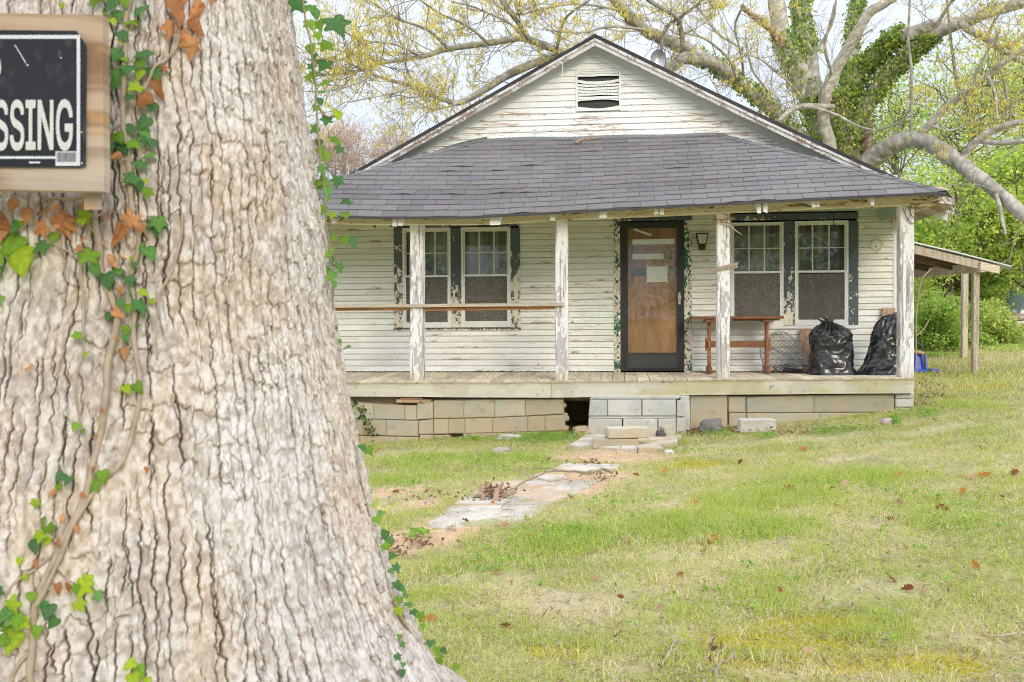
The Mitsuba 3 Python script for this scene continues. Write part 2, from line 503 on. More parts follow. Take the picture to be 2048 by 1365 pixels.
LUSH = [px_ell(*a) for a in ((1090, 872, 130, 14), (850, 925, 200, 26), (1010, 925, 160, 24), (800, 960, 150, 22), (1420, 1060, 420, 60), (1700, 960, 380, 30), (1530, 1000, 300, 40), (1930, 810, 160, 24), (1870, 1040, 240, 40), (1140, 1080, 220, 50))]


def patch(x, y, ells, soft=.35, seed=3):
    wob = .55 * (meshkit.fbm(np.stack([x * 2.2, y * 2.2, np.zeros_like(x)], -1), 4, seed) - .5)
    m = np.zeros_like(x)
    for cx, cy, a, b in ells:
        q = np.hypot((x - cx) / a, (y - cy) / max(b, .12)) + wob * 1.6
        m = np.maximum(m, np.clip((1 + soft - q) / (2 * soft), 0, 1))
    return m


def spaced(lo, hi, near_lo, near_hi, step, growth=1.13):
    a = [near_lo]
    while a[-1] < near_hi: a.append(a[-1] + step)
    s = step
    while a[-1] < hi: s *= growth; a.append(a[-1] + s)
    s, b = step, [near_lo]
    while b[-1] > lo: s *= growth; b.append(b[-1] - s)
    return np.array(b[:0:-1] + a)


def mixc(a, b, t):
    return np.asarray(a) * (1 - t[..., None]) + np.asarray(b) * t[..., None]


def ground_color(x, y):
    p = np.stack([x, y, np.zeros_like(x)], -1)
    n1, n2, n3 = meshkit.fbm(p * 1.1, 4, 21), meshkit.fbm(p * 6, 3, 22), meshkit.fbm(p * 25, 2, 23)
    c = mixc((.32, .28, .14), (.44, .37, .22), np.clip((n2 - .3) * 2.5, 0, 1))
    c = mixc(c, (.22, .25, .06), np.clip((n1 - .42) * 3.2, 0, .75))
    c = mixc(c, (.56, .47, .31), np.clip(patch(x, y, DRY) * .45, 0, 1))
    c = mixc(c, (.56, .385, .25), np.clip(patch(x, y, CLAY) * 1.0, 0, 1))
    c = mixc(c, (.36, .30, .03), patch(x, y, MOSS) * .9)
    return np.clip(c * (.92 + .5 * n3)[..., None], 0, 1)


gx, gy = spaced(-900, 900, -3.2, 7.6, .045), spaced(-300, 1600, 2.8, 14.5, .045)
X, Y = np.meshgrid(gx, gy)
Z = ground_z(X, Y)
fine = np.stack([X * 9, Y * 9, 0 * X], -1)
inner = (X > -3.5) & (X < 8) & (Y > 2.5) & (Y < 15)
Z = Z + np.where(inner, .028 * (meshkit.fbm(fine, 3, 31) - .5), 0)
ny, nx = X.shape
idx = np.arange(ny * nx).reshape(ny, nx)
q = np.stack([idx[:-1, :-1], idx[:-1, 1:], idx[1:, 1:], idx[1:, :-1]], -1).reshape(-1, 4)
put(thing('ground', kind='structure'), (np.stack([X, Y, Z], -1).reshape(-1, 3), q), 'matte', smooth=True, color=ground_color(X, Y).reshape(-1, 3))

# the broken concrete walk from the steps towards the oak
walk = thing('walkway', kind='structure')


def slab(poly, seed, top=.022, thick=.09):
    pts = np.array([on_ground(*q) for q in poly])
    P = Polygon(pts[:, :2]).buffer(0)
    ring = np.array(P.exterior.segmentize(.09).coords)[:-1]
    wob = (meshkit.fbm(np.stack([ring[:, 0] * 7, ring[:, 1] * 7, 0 * ring[:, 0] + seed], -1), 3, seed) - .5) * .10
    ctr = ring.mean(0)
    ring = ring + (ring - ctr) / np.linalg.norm(ring - ctr, axis=1, keepdims=True) * wob[:, None] * .9
    z0 = base_z(ctr[0], ctr[1])
    A = np.c_[pts[:, :2] - ctr, np.ones(len(pts))]
    plane = np.linalg.lstsq(A, ground_z(pts[:, 0], pts[:, 1]), rcond=None)[0]
    n = len(ring)
    zt = (ring - ctr) @ plane[:2] + plane[2] + top
    inner_ring = ctr + (ring - ctr) * (1 - .015 / np.linalg.norm(ring - ctr, axis=1, keepdims=True))
    v = np.vstack([np.c_[ring, zt - thick], np.c_[ring, zt - .008], np.c_[inner_ring, zt + 0.0], [[ctr[0], ctr[1], plane[2] + top]]])
    i = np.arange(n); j = (i + 1) % n
    f = []
    for k in (0, 1):
        f += [np.stack([k * n + i, k * n + j, (k + 1) * n + j], 1), np.stack([k * n + i, (k + 1) * n + j, (k + 1) * n + i], 1)]
    f.append(np.stack([2 * n + i, 2 * n + j, 0 * i + 3 * n], 1))
    part(walk, 'slab', (v, np.vstack(f)), 'slab_concrete', uv=(RNG.random(), .9))
    return P


SLABS = [slab([(1138, 899), (1172, 878), (1362, 879), (1352, 892), (1310, 899), (1275, 907)], 1, .05),
         slab([(1100, 944), (1128, 930), (1240, 933), (1232, 944), (1180, 950)], 2, .02),
         slab([(1068, 956), (1088, 946), (1130, 950), (1135, 962), (1100, 967)], 5),
         slab([(905, 1012), (985, 966), (1080, 962), (1198, 964), (1160, 986), (1095, 1012), (985, 1010)], 3, .012),
         slab([(850, 1054), (905, 1014), (1000, 1012), (1090, 1014), (1080, 1032), (1005, 1052), (900, 1058)], 4, .010)]
from shapely.ops import unary_union
SLAB_U = unary_union(SLABS)


# ---------------------------------------------------------------- the house (in house coordinates: x along the front, y into the house, z up)
house = thing('house', 'weathered white clapboard house with peeling paint, front porch and dark shingled roof', 'house')
XL, XR = -4.15, hp(1799, 600, 0)[0]
DF = -1.73                                     # front edge of the porch deck
CEIL = hp(1600, 424, -.2)[1]
E_SID = .0825

# openings in the front wall, by their casings
rects = {}
for nm, (x0, y0, x1, y1) in dict(lw=(790, 447, 1040, 662), door=(1228, 431, 1383, 745), rw=(1460, 425, 1715.5, 658)).items():
    a, b = hp(x0, y1), hp(x1, y0)
    rects[nm] = (a[0], b[0], a[1], b[1])


def siding_board(xb0, xb1, xt0, xt1, z0, z1, d=0.0, tip=.022, grooved=False):
    """A clapboard: thick at its lower edge, tucked in at the top, on the porch wall with a bead near its lower edge. xb: ends at the bottom, xt: at the top."""
    j = RNG.normal(0, .0012, 2)
    prof = [(0, .006), (0, -tip)] + ([(.34, -tip * .80), (.37, -tip * .42), (.43, -tip * .66)] if grooved else []) + [(1, -.003), (1, .006)]
    h = z1 + .004 - z0
    L, R_ = [], []
    for t, y in prof:
        dj = (1 - t)
        L.append([xb0 + (xt0 - xb0) * t, d + y, z0 + h * t + j[0] * dj]); R_.append([xb1 + (xt1 - xb1) * t, d + y, z0 + h * t + j[1] * dj])
    n = len(prof); v = np.array(L + R_); i = np.arange(n - 1)
    f = [np.stack([i, i + n, i + n + 1], 1), np.stack([i, i + n + 1, i + 1], 1)]
    k = np.arange(1, n - 1)
    f += [np.stack([0 * k, k, k + 1], 1), np.stack([0 * k + n, k + n + 1, k + n], 1)]
    r = RNG.random()
    uv = np.array([[r, t] for t, _ in prof] * 2)
    return v, np.vstack(f), uv


wall = house + '__wall'
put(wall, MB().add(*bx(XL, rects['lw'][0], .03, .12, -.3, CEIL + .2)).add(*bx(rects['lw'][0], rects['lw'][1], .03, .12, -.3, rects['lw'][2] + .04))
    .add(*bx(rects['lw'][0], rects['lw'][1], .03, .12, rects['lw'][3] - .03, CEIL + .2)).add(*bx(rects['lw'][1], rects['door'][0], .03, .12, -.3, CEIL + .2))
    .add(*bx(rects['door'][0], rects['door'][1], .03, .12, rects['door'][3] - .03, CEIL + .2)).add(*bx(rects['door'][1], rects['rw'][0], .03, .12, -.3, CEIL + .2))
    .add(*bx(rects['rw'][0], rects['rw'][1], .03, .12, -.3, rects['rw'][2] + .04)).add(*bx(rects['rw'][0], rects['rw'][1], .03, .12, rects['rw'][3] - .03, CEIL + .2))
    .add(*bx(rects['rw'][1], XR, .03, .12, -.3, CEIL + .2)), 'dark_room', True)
used.add(wall)
nrow = int(CEIL / E_SID) + 2
for k in range(nrow):
    z0, z1 = .008 + k * E_SID, .008 + (k + 1) * E_SID
    spans = [(XL, XR - .085)]
    for (a, b, c, d_) in rects.values():
        if c < (z0 + z1) / 2 < d_:
            spans = [s for (p, q_) in spans for s in ((p, min(q_, a + .012)), (max(p, b - .012), q_)) if s[1] - s[0] > .02]
    for p, q_ in spans:
        cuts = [p, q_]
        if q_ - p > 2.6: cuts = [p, p + (q_ - p) * RNG.uniform(.3, .7), q_]
        for u0, u1 in zip(cuts[:-1], cuts[1:]):
            v, f, uv = siding_board(u0, u1 - .0015, u0, u1 - .0015, z0, z1, grooved=True)
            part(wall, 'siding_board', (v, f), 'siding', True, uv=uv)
part(wall, 'corner_board', MB().add(*bx(XR - .085, XR + .02, -.024, -.002, 0, CEIL)).add(*bx(XR - .02, XR + .02, -.002, .10, 0, CEIL)).add(*bx(XR - .052, XR - .046, -.026, -.020, 0, CEIL)), 'white_wood', True)

# ---- main roof and gable
DR = -.30
apx = hp(1190, 68, DR)
rR, rL = hp(1812, 362, DR), hp(690, 352, DR)
sR, sL = (apx[1] - rR[1]) / (rR[0] - apx[0]), (apx[1] - rL[1]) / (apx[0] - rL[0])
EAX = 4.62


def roof_z(x):
    return apx[1] - (sR * (x - apx[0]) if x > apx[0] else sL * (apx[0] - x))


DEPTH = 9.0
for side, s in (('roof', 1), ('roof', -1)):
    xe = s * EAX + (.0 if s > 0 else .0)
    ze = roof_z(xe)
    slope = -(apx[1] - ze) / abs(xe - apx[0])
    m = MB()
    col = (.045, .045, .05)
    nseg = 14
    # slightly wavy slab of the roof
    xs = np.linspace(apx[0], xe, nseg + 1); zs = np.array([roof_z(x) for x in xs]) - .022 * np.sin(np.linspace(0, np.pi, nseg + 1)) * (1 if s > 0 else .4)
    for a in range(nseg):
        fr = [[xs[a], DR, zs[a] - .058], [xs[a + 1], DR, zs[a + 1] - .058], [xs[a + 1], DR, zs[a + 1]], [xs[a], DR, zs[a]]]
        bk = [[p[0], DEPTH, p[2]] for p in fr]
        v, f = hexa(fr, bk) if s > 0 else hexa([fr[1], fr[0], fr[3], fr[2]], [bk[1], bk[0], bk[3], bk[2]])
        m.add(v, f, np.array(col) * RNG.uniform(.8, 1.3))
    rk = part(house, 'roof', m, 'shingle', True)
    # white bargeboard with peeling paint, then the soffit and the frieze against the siding
    for nm, d0, d1, top, low, mat, ctop in (('bargeboard', DR + .005, DR + .03, -.059, -.150, 'rake_paint', .5), ('soffit', DR + .031, -.022, -.060, -.082, 'frieze_paint', .5), ('frieze_board', -.034, .012, -.083, -.20, 'frieze_paint', .5)):
        mm = MB()
        for a in range(nseg):
            fr = [[xs[a], d0, zs[a] + low], [xs[a + 1], d0, zs[a + 1] + low], [xs[a + 1], d0, zs[a + 1] + top], [xs[a], d0, zs[a] + top]]
            bk = [[p[0], d1, p[2]] for p in fr]
            v, f = hexa(fr, bk) if s > 0 else hexa([fr[1], fr[0], fr[3], fr[2]], [bk[1], bk[0], bk[3], bk[2]])
            mm.add(v, f, uv=(.3 + .2 * s, .5))
        part(house, nm, mm, mat, True)
    # torn lower moulding, proud of the bargeboard
    mm = MB()
    for a in range(nseg):
        w = RNG.uniform(.018, .026)
        fr = [[xs[a], DR - .018, zs[a] - .075 - w], [xs[a + 1], DR - .018, zs[a + 1] - .075 - w], [xs[a + 1], DR - .018, zs[a + 1] - .059], [xs[a], DR - .018, zs[a] - .059]]
        bk = [[p[0], DR + .004, p[2]] for p in fr]
        v, f = hexa(fr, bk) if s > 0 else hexa([fr[1], fr[0], fr[3], fr[2]], [bk[1], bk[0], bk[3], bk[2]])
        mm.add(v, f, uv=(.7, .45))
    part(house, 'rake_moulding', mm, 'rake_paint', True)

gab = house + '__gable_wall'
used.add(gab)
zt, zl = apx[1] - .16, CEIL + .35
put(gab, hexa([[XL - .2, .035, CEIL + .0], [XR + .2, .035, CEIL + .0], [apx[0] + .01, .035, zt], [apx[0] - .01, .035, zt]], [[XL - .2, .09, CEIL], [XR + .2, .09, CEIL], [apx[0] + .01, .09, zt], [apx[0] - .01, .09, zt]]), 'dark_room', True)
va, vb = hp(1152, 224), hp(1241.5, 139)
VENT = (va[0], vb[0], va[1], vb[1])
z = zl
while z < zt - .03:
    z1 = z + E_SID
    inset = .17
    def edge(zz, s):
        return apx[0] + s * max(0.01, (apx[1] - inset - zz) / (sR if s > 0 else sL))
    b0, b1, t0, t1 = edge(z, -1), edge(z, 1), edge(min(z1, zt), -1), edge(min(z1, zt), 1)
    segs = [(b0, b1, t0, t1)]
    if VENT[2] < (z + z1) / 2 < VENT[3]:
        segs = [(b0, VENT[0] + .01, t0, VENT[0] + .01), (VENT[1] - .01, b1, VENT[1] - .01, t1)]
    elif b1 - b0 > 3:
        c = RNG.uniform(b0 + 1, b1 - 1); segs = [(b0, c - .0015, t0, c - .0015), (c, b1, c, t1)]
    for (a, b, c, d_) in segs:
        v, f, uv = siding_board(a, b, c, d_, z, min(z1, zt + .03))
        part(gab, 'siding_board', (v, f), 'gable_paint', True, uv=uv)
    z = z1

vent = part(house, 'gable_vent', MB().add(*bx(VENT[0], VENT[0] + .025, -.034, .03, VENT[2], VENT[3])).add(*bx(VENT[1] - .025, VENT[1], -.034, .03, VENT[2], VENT[3]))
            .add(*bx(VENT[0] + .025, VENT[1] - .025, -.034, .03, VENT[3] - .022, VENT[3])).add(*bx(VENT[0] + .025, VENT[1] - .025, -.034, .03, VENT[2], VENT[2] + .022)), 'vinyl', True)
for py, sag, h in ((145, .0, 6), (151, .002, 6), (164.5, -.030, 6), (170.5, -.010, 5.2), (176.5, -.014, 5.2), (183, -.006, 5.4), (189.5, .004, 5.2), (195.5, -.004, 5.2), (201, .020, 4.8), (218, -.030, 5.6)):
    xs = np.linspace(VENT[0] + .025, VENT[1] - .025, 15)
    u = np.linspace(-1, 1, 15)
    zc = hp(1196, py)[1] + .0 + sag * (1 - u ** 2) - (sag * .5 if abs(sag) > .02 else 0) + .0025 * np.sin(u * 5 + py)
    hh = h / 147.
    m = MB()
    for a in range(14):
        fr = [[xs[a], -.028, zc[a] - hh / 2], [xs[a + 1], -.028, zc[a + 1] - hh / 2], [xs[a + 1], -.012, zc[a + 1] + hh / 2], [xs[a], -.012, zc[a] + hh / 2]]
        bk = [[p[0], p[1] + .006, p[2]] for p in fr]
        m.add(*hexa(fr, bk))
    part(vent, 'slat', m, 'vinyl', True, smooth=False)
part(vent, 'opening', bx(VENT[0] + .02, VENT[1] - .02, .022, .034, VENT[2] + .02, VENT[3] - .02), 'black_metal', True)

# ---- rest of the body: sides and back, floor, so that the rooms are dark
body = MB()
for x0, x1 in ((XL, XL + .1), (XR - .1, XR)):
    body.add(*bx(x0, x1, .121, DEPTH - .3, -.7, CEIL + .5))
body.add(*bx(XL, XR, DEPTH - .3, DEPTH - .2, -.7, CEIL + .5))
body.add(*hexa([[XL, DEPTH - .25, CEIL + .5], [XR, DEPTH - .25, CEIL + .5], [apx[0] + .01, DEPTH - .25, zt], [apx[0] - .01, DEPTH - .25, zt]], [[XL, DEPTH - .15, CEIL + .5], [XR, DEPTH - .15, CEIL + .5], [apx[0] + .01, DEPTH - .15, zt], [apx[0] - .01, DEPTH - .15, zt]]))
part(house, 'side_wall', body, 'siding', True, uv=(.4, .4))
part(house, 'room_interior', MB().add(*bx(XL + .1, XR - .1, .3, DEPTH - .35, -.05, .0)).add(*bx(XL + .1, XR - .1, .125, DEPTH - .35, CEIL + .1, CEIL + .14)).add(*bx(XL + .1, XR - .1, .5, .52, .0, CEIL + .1)), 'dark_room', True)

# ---- porch roof
DE = -2.08
tl, tr = hp(968, 279, -.02), hp(1432, 268, -.02)
er = hp(1893, 389, DE)
eave_px = [(650, 436), (760, 438.5), (940, 438), (1000, 434), (1100, 429.5), (1240, 421), (1400, 413.5), (1560, 405), (1700, 398.5), (1893, 389)]
EV = np.array([hp(a, b, DE) for a, b in eave_px]) + [0, .032]
EXL, EXR = -EAX - .05, er[0]
ev_x, ev_z = np.r_[EXL, EV[:, 0]], np.r_[EV[0, 1] + .02, EV[:, 1]]


def eave_z(x): return np.interp(x, ev_x, ev_z)


def proof(x, t, lift=0.0):
    """A point of the porch roof: t = 0 at the eave, 1 at the wall."""
    x = np.asarray(x, float); t = np.asarray(t, float)
    zt_ = np.interp(x, [tl[0], tr[0]], [tl[1], tr[1]])
    sag = .035 * np.sin(np.pi * t) * np.cos(x * .9) - .02 * np.sin(np.pi * t)
    curl = .012 * np.clip(1 - t / .07, 0, 1) ** 2
    z = eave_z(x) * (1 - t) + zt_ * t - sag * .5 - curl
    return np.stack([x, DE * (1 - t) - .02 * t, z + lift], -1)


def lim(t): return EXL + (tl[0] - EXL) * t, EXR + (tr[0] - EXR) * t


pr = house + '__porch_roof'
used.add(pr)
m = MB()
nt, nxr = 24, 48
G = np.array([[proof(lim(t)[0] + (lim(t)[1] - lim(t)[0]) * s_, t) for s_ in np.linspace(0, 1, nxr)] for t in np.linspace(0, 1, nt)])
idx = np.arange(nt * nxr).reshape(nt, nxr)
q = np.stack([idx[:-1, :-1], idx[:-1, 1:], idx[1:, 1:], idx[1:, :-1]], -1).reshape(-1, 4)
m.add(G.reshape(-1, 3), q, (.10, .095, .105))
m.add(G.reshape(-1, 3) - [0, 0, .022], q[:, ::-1], (.30, .27, .22))
e0, e1 = G[0], G[0] - [0, 0, .022]
i = np.arange(nxr - 1)
m.add(np.vstack([e1, e0]), np.stack([i, i + 1, i + 1 + nxr, i + nxr], 1), (.06, .06, .065))
# the hipped ends
for s_, ee, tt in ((1, G[0, -1], G[-1, -1]), (-1, G[0, 0], G[-1, 0])):
    bk = np.array([ee[0], .4, ee[2] - .02])
    v = np.array([ee, bk, [tt[0], .4, tt[2]], tt])
    q4 = np.array([[0, 1, 2, 3]]) if s_ > 0 else np.array([[3, 2, 1, 0]])
    m.add(v, q4, (.09, .088, .098))
    m.add(v - [0, 0, .022], q4[:, ::-1], (.34, .29, .23))
put(pr, m, 'shingle', True)

NR = 17
sh = []
TW = .305
for r in range(NR):
    t0, t1 = r / NR, min((r + 1.25) / NR, 1.0)
    l, rr_ = lim(t0 + .5 / NR)
    off = (r % 2) * TW / 2 + RNG.normal(0, .012)
    x = math.floor((l - off) / TW) * TW + off + RNG.normal(0, .01)
    base = .158 + .018 * RNG.random() + .008 * math.sin(r * 1.3)
    while x < rr_:
        a, b = max(x, l + .02), min(x + TW - .0065, rr_ - .02)
        if b - a > .05:
            sh.append((r, t0, t1, a, b, base * RNG.uniform(.93, 1.07)))
        x += TW


def shingle_mesh(t0, t1, a, b, bend=0.0):
    lift0, lift1 = .013 + RNG.uniform(0, .005), .002
    j = RNG.normal(0, .0018, 2)
    mid = (a + b) / 2
    P_ = [proof(a, t0 + j[0], lift0), proof(mid, t0 + (j[0] + j[1]) / 2, lift0 + bend), proof(b, t0 + j[1], lift0), proof(b, t1, lift1), proof(mid, t1, lift1), proof(a, t1, lift1)]
    Q_ = [p - np.array([0, 0, .008]) for p in P_]
    v = np.array(P_ + Q_)
    f = [[0, 1, 4], [0, 4, 5], [1, 2, 3], [1, 3, 4], [6, 7, 1], [6, 1, 0], [7, 8, 2], [7, 2, 1], [8, 9, 3], [8, 3, 2], [11, 6, 0], [11, 0, 5]]
    return v, np.array(f)


vis = [s_ for s_ in sh if hp(675, 400, -1)[0] < s_[4]]
order = sorted(vis, key=lambda s_: s_[0])[:292]
keep = set(map(id, order))
rest = MB()
for s_ in sh:
    r, t0, t1, a, b, g = s_
    tint = np.array([1.0, .945, .955]) * g * (.85 + .3 * float(meshkit.fbm(np.array([(a + b) * 1.6, r * .06, 9.0]), 3, 8))) * (.82 + .36 * float(meshkit.fbm(np.array([(a + b) * .45, r * .22, 3.0]), 3, 4))) + RNG.normal(0, .003, 3)
    v, f = shingle_mesh(t0, t1, a, b, .012 if RNG.random() < .05 else 0.0)
    if id(s_) in keep:
        part(pr, 'shingle', (v, f), 'shingle', True, color=np.clip(tint, .02, 1))
    else:
        rest.add(v, f, np.clip(tint, .02, 1))
part(pr, 'shingle_courses', rest, 'shingle', True, kind='stuff')
# cap shingles along the two hips
for s_ in (-1, 1):
    A, B = (G[0, -1], G[-1, -1]) if s_ > 0 else (G[0, 0], G[-1, 0])
    n = 17
    for k in range(n):
        p0, p1 = A + (B - A) * (k / n), A + (B - A) * ((k + 1.15) / n)
        t_ = (B - A) / np.linalg.norm(B - A)
        L = np.array([-s_ * .11, -.03, 0]); R_ = np.array([s_ * .05, .12, -.02])
        for pp in (p0, p1): pass
        tr_ = [proof(p0[0] - s_ * .12, k / n)[2] - p0[2], proof(p1[0] - s_ * .12, min(1, (k + 1.15) / n))[2] - p1[2]]
        up0, up1 = np.array([0, 0, .028]), np.array([0, 0, .016])
        v = np.array([p0 + [-s_ * .12, 0, tr_[0]] + up0 * .8, p0 + up0, p0 + [s_ * .07, .02, -.07] + up0 * .6, p1 + [-s_ * .12, 0, tr_[1]] + up1 * .8, p1 + up1, p1 + [s_ * .07, .02, -.07] + up1 * .6])
        v2 = v - [0, 0, .008]
        f = np.array([[0, 1, 4], [0, 4, 3], [1, 2, 5], [1, 5, 4], [6, 7, 1], [6, 1, 0], [7, 8, 2], [7, 2, 1], [8, 11, 5], [8, 5, 2], [9, 6, 0], [9, 0, 3]])
        if s_ < 0: f = f[:, ::-1]
        g = RNG.uniform(.13, .19)
        part(pr, 'cap_shingle', (np.vstack([v, v2]), f), 'shingle', True, color=(g, g * .955, g * .99))
# rolled flashing strips at the wall, one showing green
def strip(pts, w0, w1, col, nm):
    m = MB()
    p = np.array(pts)
    v = np.vstack([p + [0, -.014, w0], p + [0, -.020, w1]])
    n = len(p); i = np.arange(n - 1)
    m.add(v, np.stack([i + n, i + 1 + n, i + 1, i], 1), col)
    m.add(v + [0, .006, 0], np.stack([i, i + 1, i + 1 + n, i + n], 1), col)
    return part(house, nm, m, 'matte', True)
fx = np.linspace(tl[0], tr[0], 22)
strip([[x, -.03, np.interp(x, [tl[0], tr[0]], [tl[1], tr[1]])] for x in fx], .022 + .006 * np.sin(fx * 9), -.055, (.17, .17, .185), 'roof_flashing') if False else None
m = MB()
zt2 = np.interp(fx, [tl[0], tr[0]], [tl[1], tr[1]]) + .012 + .006 * np.sin(fx * 5)
lo = np.array([proof(x, .955, .018) for x in fx])
hi = np.c_[fx, 0 * fx - .028, zt2]
i = np.arange(len(fx) - 1); n = len(fx)
m.add(np.vstack([lo, hi]), np.stack([i, i + 1, i + 1 + n, i + n], 1), (.20, .20, .22))
m.add(np.vstack([lo, lo - [0, 0, .014]]), np.stack([i + n, i + 1 + n, i + 1, i], 1), (.12, .12, .13))
part(pr, 'flashing', m, 'shingle', True)
def tri_patch(pxs, d, col, nm, th=.008):
    p = [np.array([*hp(a, b, d)]) for a, b in pxs]
    P3 = trimesh.creation.extrude_polygon(Polygon([(q_[0], q_[1]) for q_ in p]), th)
    v = np.array(P3.vertices)
    part(pr, nm, (np.c_[v[:, 0], d - v[:, 2], v[:, 1]], np.array(P3.faces)), 'shingle', True, color=col)
tri_patch([(848, 312), (905, 290), (948, 279), (975, 274), (972, 281), (938, 294), (890, 308)], -.045, (.10, .19, .14), 'torn_flashing', .01)
tri_patch([(1050, 279), (1062, 276), (1108, 274), (1102, 279), (1062, 281)], -.05, (.13, .26, .20), 'torn_flashing', .008)

# ---- porch beam, rafter tails, ceiling
pl = [(650, 447), (760, 449), (940, 449), (1000, 447), (1100, 441), (1240, 435), (1400, 428), (1560, 420), (1700, 415), (1800, 411)]
BL = np.array([hp(a, b, -1.78) for a, b in pl])
bx_, bz_ = np.r_[EXL + .4, BL[:, 0], XR + .06], np.r_[BL[0, 1], BL[:, 1], BL[-1, 1]]
def beam_z(x): return float(np.interp(x, bx_, bz_))
cuts = [EXL + .4, hp(1000, 440, -1.78)[0], hp(1240, 440, -1.78)[0], hp(1567, 420, -1.78)[0], XR + .05]
for a, b in zip(cuts[:-1], cuts[1:]):
    m = MB()
    xs = np.linspace(a, b - .003, 9)
    r = RNG.random()
    for x0, x1 in zip(xs[:-1], xs[1:]):
        z0, z1 = beam_z(x0), beam_z(x1)
        m.add(*hexa([[x0, -1.80, z0], [x1, -1.80, z1], [x1, -1.80, eave_z(x1) + .09], [x0, -1.80, eave_z(x0) + .09]], [[x0, -1.64, z0], [x1, -1.64, z1], [x1, -1.64, eave_z(x1) + .09], [x0, -1.64, eave_z(x0) + .09]]), uv=(r, .5))
    part(house, 'porch_beam', m, 'cream_beam', True)
xc = XR + .0
part(house, 'porch_beam', bx(xc - .10, xc + .05, -1.638, -.03, beam_z(xc) + .0, beam_z(xc) + .15), 'cream_beam', True, uv=(.2, .5))
m = MB(); cz = CEIL + .02
xs = np.arange(EXL + .5, XR - .1, .09)
for x in xs:
    m.add(*bx(x, x + .086, -1.64, -.0, cz + .0, cz + .02))
part(house, 'porch_ceiling', m, 'porch_ceiling', True)
# boxed brace under the right end of the ceiling
c0, c1 = hp(1776, 437, -.5), hp(1800, 415, -.5)
part(house, 'ceiling_brace', hexa([[c0[0], -1.0, c0[1] - .0], [XR - .03, -1.0, c1[1] - .0], [XR - .03, -1.0, c1[1] + .1], [c0[0], -1.0, c1[1] + .1]], [[c0[0], -.06, c0[1]], [XR - .03, -.06, c1[1]], [XR - .03, -.06, c1[1] + .1], [c0[0], -.06, c1[1] + .1]]), 'porch_ceiling', True)
for px, py, w, h in ((668, 441, 9, 13), (789, 446, 9, 12), (801, 447, 9, 11), (990, 445, 21, 12), (1105, 436, 9, 9), (1206, 430, 14, 12), (1313, 424, 8, 11), (1324, 424, 8, 11), (1518, 419, 8, 15), (1531, 417, 8, 14), (1628, 409, 7, 13), (1636, 408, 6, 13), (1745, 404, 7, 14)):
    a, b = hp(px - w / 2, py + h / 2, -1.98), hp(px + w / 2, py - h / 2, -1.98)
    tz = eave_z(a[0]) - .012
    j = RNG.normal(0, .006)
    v, f = hexa([[a[0], -1.98, a[1]], [b[0], -1.98, a[1] + j], [b[0], -1.98, tz], [a[0], -1.98, tz]], [[a[0], -1.6, a[1] + .16], [b[0], -1.6, a[1] + .16], [b[0], -1.6, tz + .16], [a[0], -1.6, tz + .16]])
    part(house, 'rafter_tail', (v, f), 'white_wood', True)
# right-hand overhang: planked soffit and its end board
P_sof = [hp(1822, 424, -1.78), hp(1850, 432, -1.78)]
m = MB()
for k in range(9):
    y0 = -1.98 + k * .24
    m.add(*hexa([[XR + .05, y0, er[1] - .15], [EXR - .05, y0, er[1] - .07], [EXR - .05, y0, er[1] - .045], [XR + .05, y0, er[1] - .12]], [[XR + .05, y0 + .232, er[1] - .15], [EXR - .05, y0 + .232, er[1] - .07], [EXR - .05, y0 + .232, er[1] - .045], [XR + .05, y0 + .232, er[1] - .12]]), uv=(RNG.random(), .5))
part(house, 'side_soffit', m, 'old_wood', True)
q_ = smooth_path([[hp(a, b, DR - .03)[0], DR - .03, hp(a, b, DR - .03)[1]] for a, b in ((1118, 122), (1124, 128), (1125.5, 140), (1124.5, 157))], 4)
part(house, 'string', tube(q_, .005, 5), 'white_wood', True, label='white string hanging from the left rake of the gable')
part(house, 'eave_end_board', hexa([[XR + .06, -2.0, er[1] - .115], [EXR - .06, -2.0, er[1] - .085], [EXR - .04, -2.0, er[1] - .01], [XR + .06, -2.0, er[1] - .012]], [[XR + .06, -1.985, er[1] - .115], [EXR - .06, -1.985, er[1] - .085], [EXR - .04, -1.985, er[1] - .01], [XR + .06, -1.985, er[1] - .012]]), 'rake_paint', True, uv=(.9, .5))

# ---- porch deck: boards, skirt, posts, rail
dk = house + '__porch_deck'
used.add(dk)
DXL, DXR = XL, hp(1829, 760, DF)[0]
fr_px = [(690, 763.5), (1100, 762), (1400, 757.5), (1829, 754.5)]
FD = np.array([hp(a, b, DF) for a, b in fr_px])
def deck_z(x, y):
    zf = np.interp(x, FD[:, 0], FD[:, 1])
    return zf * np.clip(y / DF, 0, 1.1)
put(dk, MB().add(*bx(DXL + .05, DXR - .05, DF + .3, DF + .34, -.28, -.06)).add(*bx(DXL + .05, DXR - .05, -.4, -.36, -.28, -.06)), 'old_wood', True, uv=(.5, .5))
x = DXL
while x < DXR - .03:
    w = min(RNG.uniform(.138, .143), DXR - x)
    j = RNG.normal(0, .004)
    f0, b0 = DF + j, -.004
    v, f = hexa([[x, f0, deck_z(x, f0) - .026], [x + w, f0, deck_z(x + w, f0) - .026], [x + w, f0, deck_z(x + w, f0)], [x, f0, deck_z(x, f0)]],
                [[x, b0, -.032], [x + w, b0, -.032], [x + w, b0, -.006], [x, b0, -.006]])
    part(dk, 'floor_board', (v, f), 'deck_wood', True, uv=(RNG.random(), .5))
    x += w + RNG.uniform(.004, .008)
sk_top = lambda x: float(deck_z(x, DF)) - .027
bot_px = [(690, 793.4), (1103, 796.2), (1390, 790.2), (1829, 787)]
SB = np.array([hp(a, b, DF + .02) for a, b in bot_px])
sk_bot = lambda x: float(np.interp(x, SB[:, 0], SB[:, 1]))
xm = hp(1103, 780, DF + .02)[0]
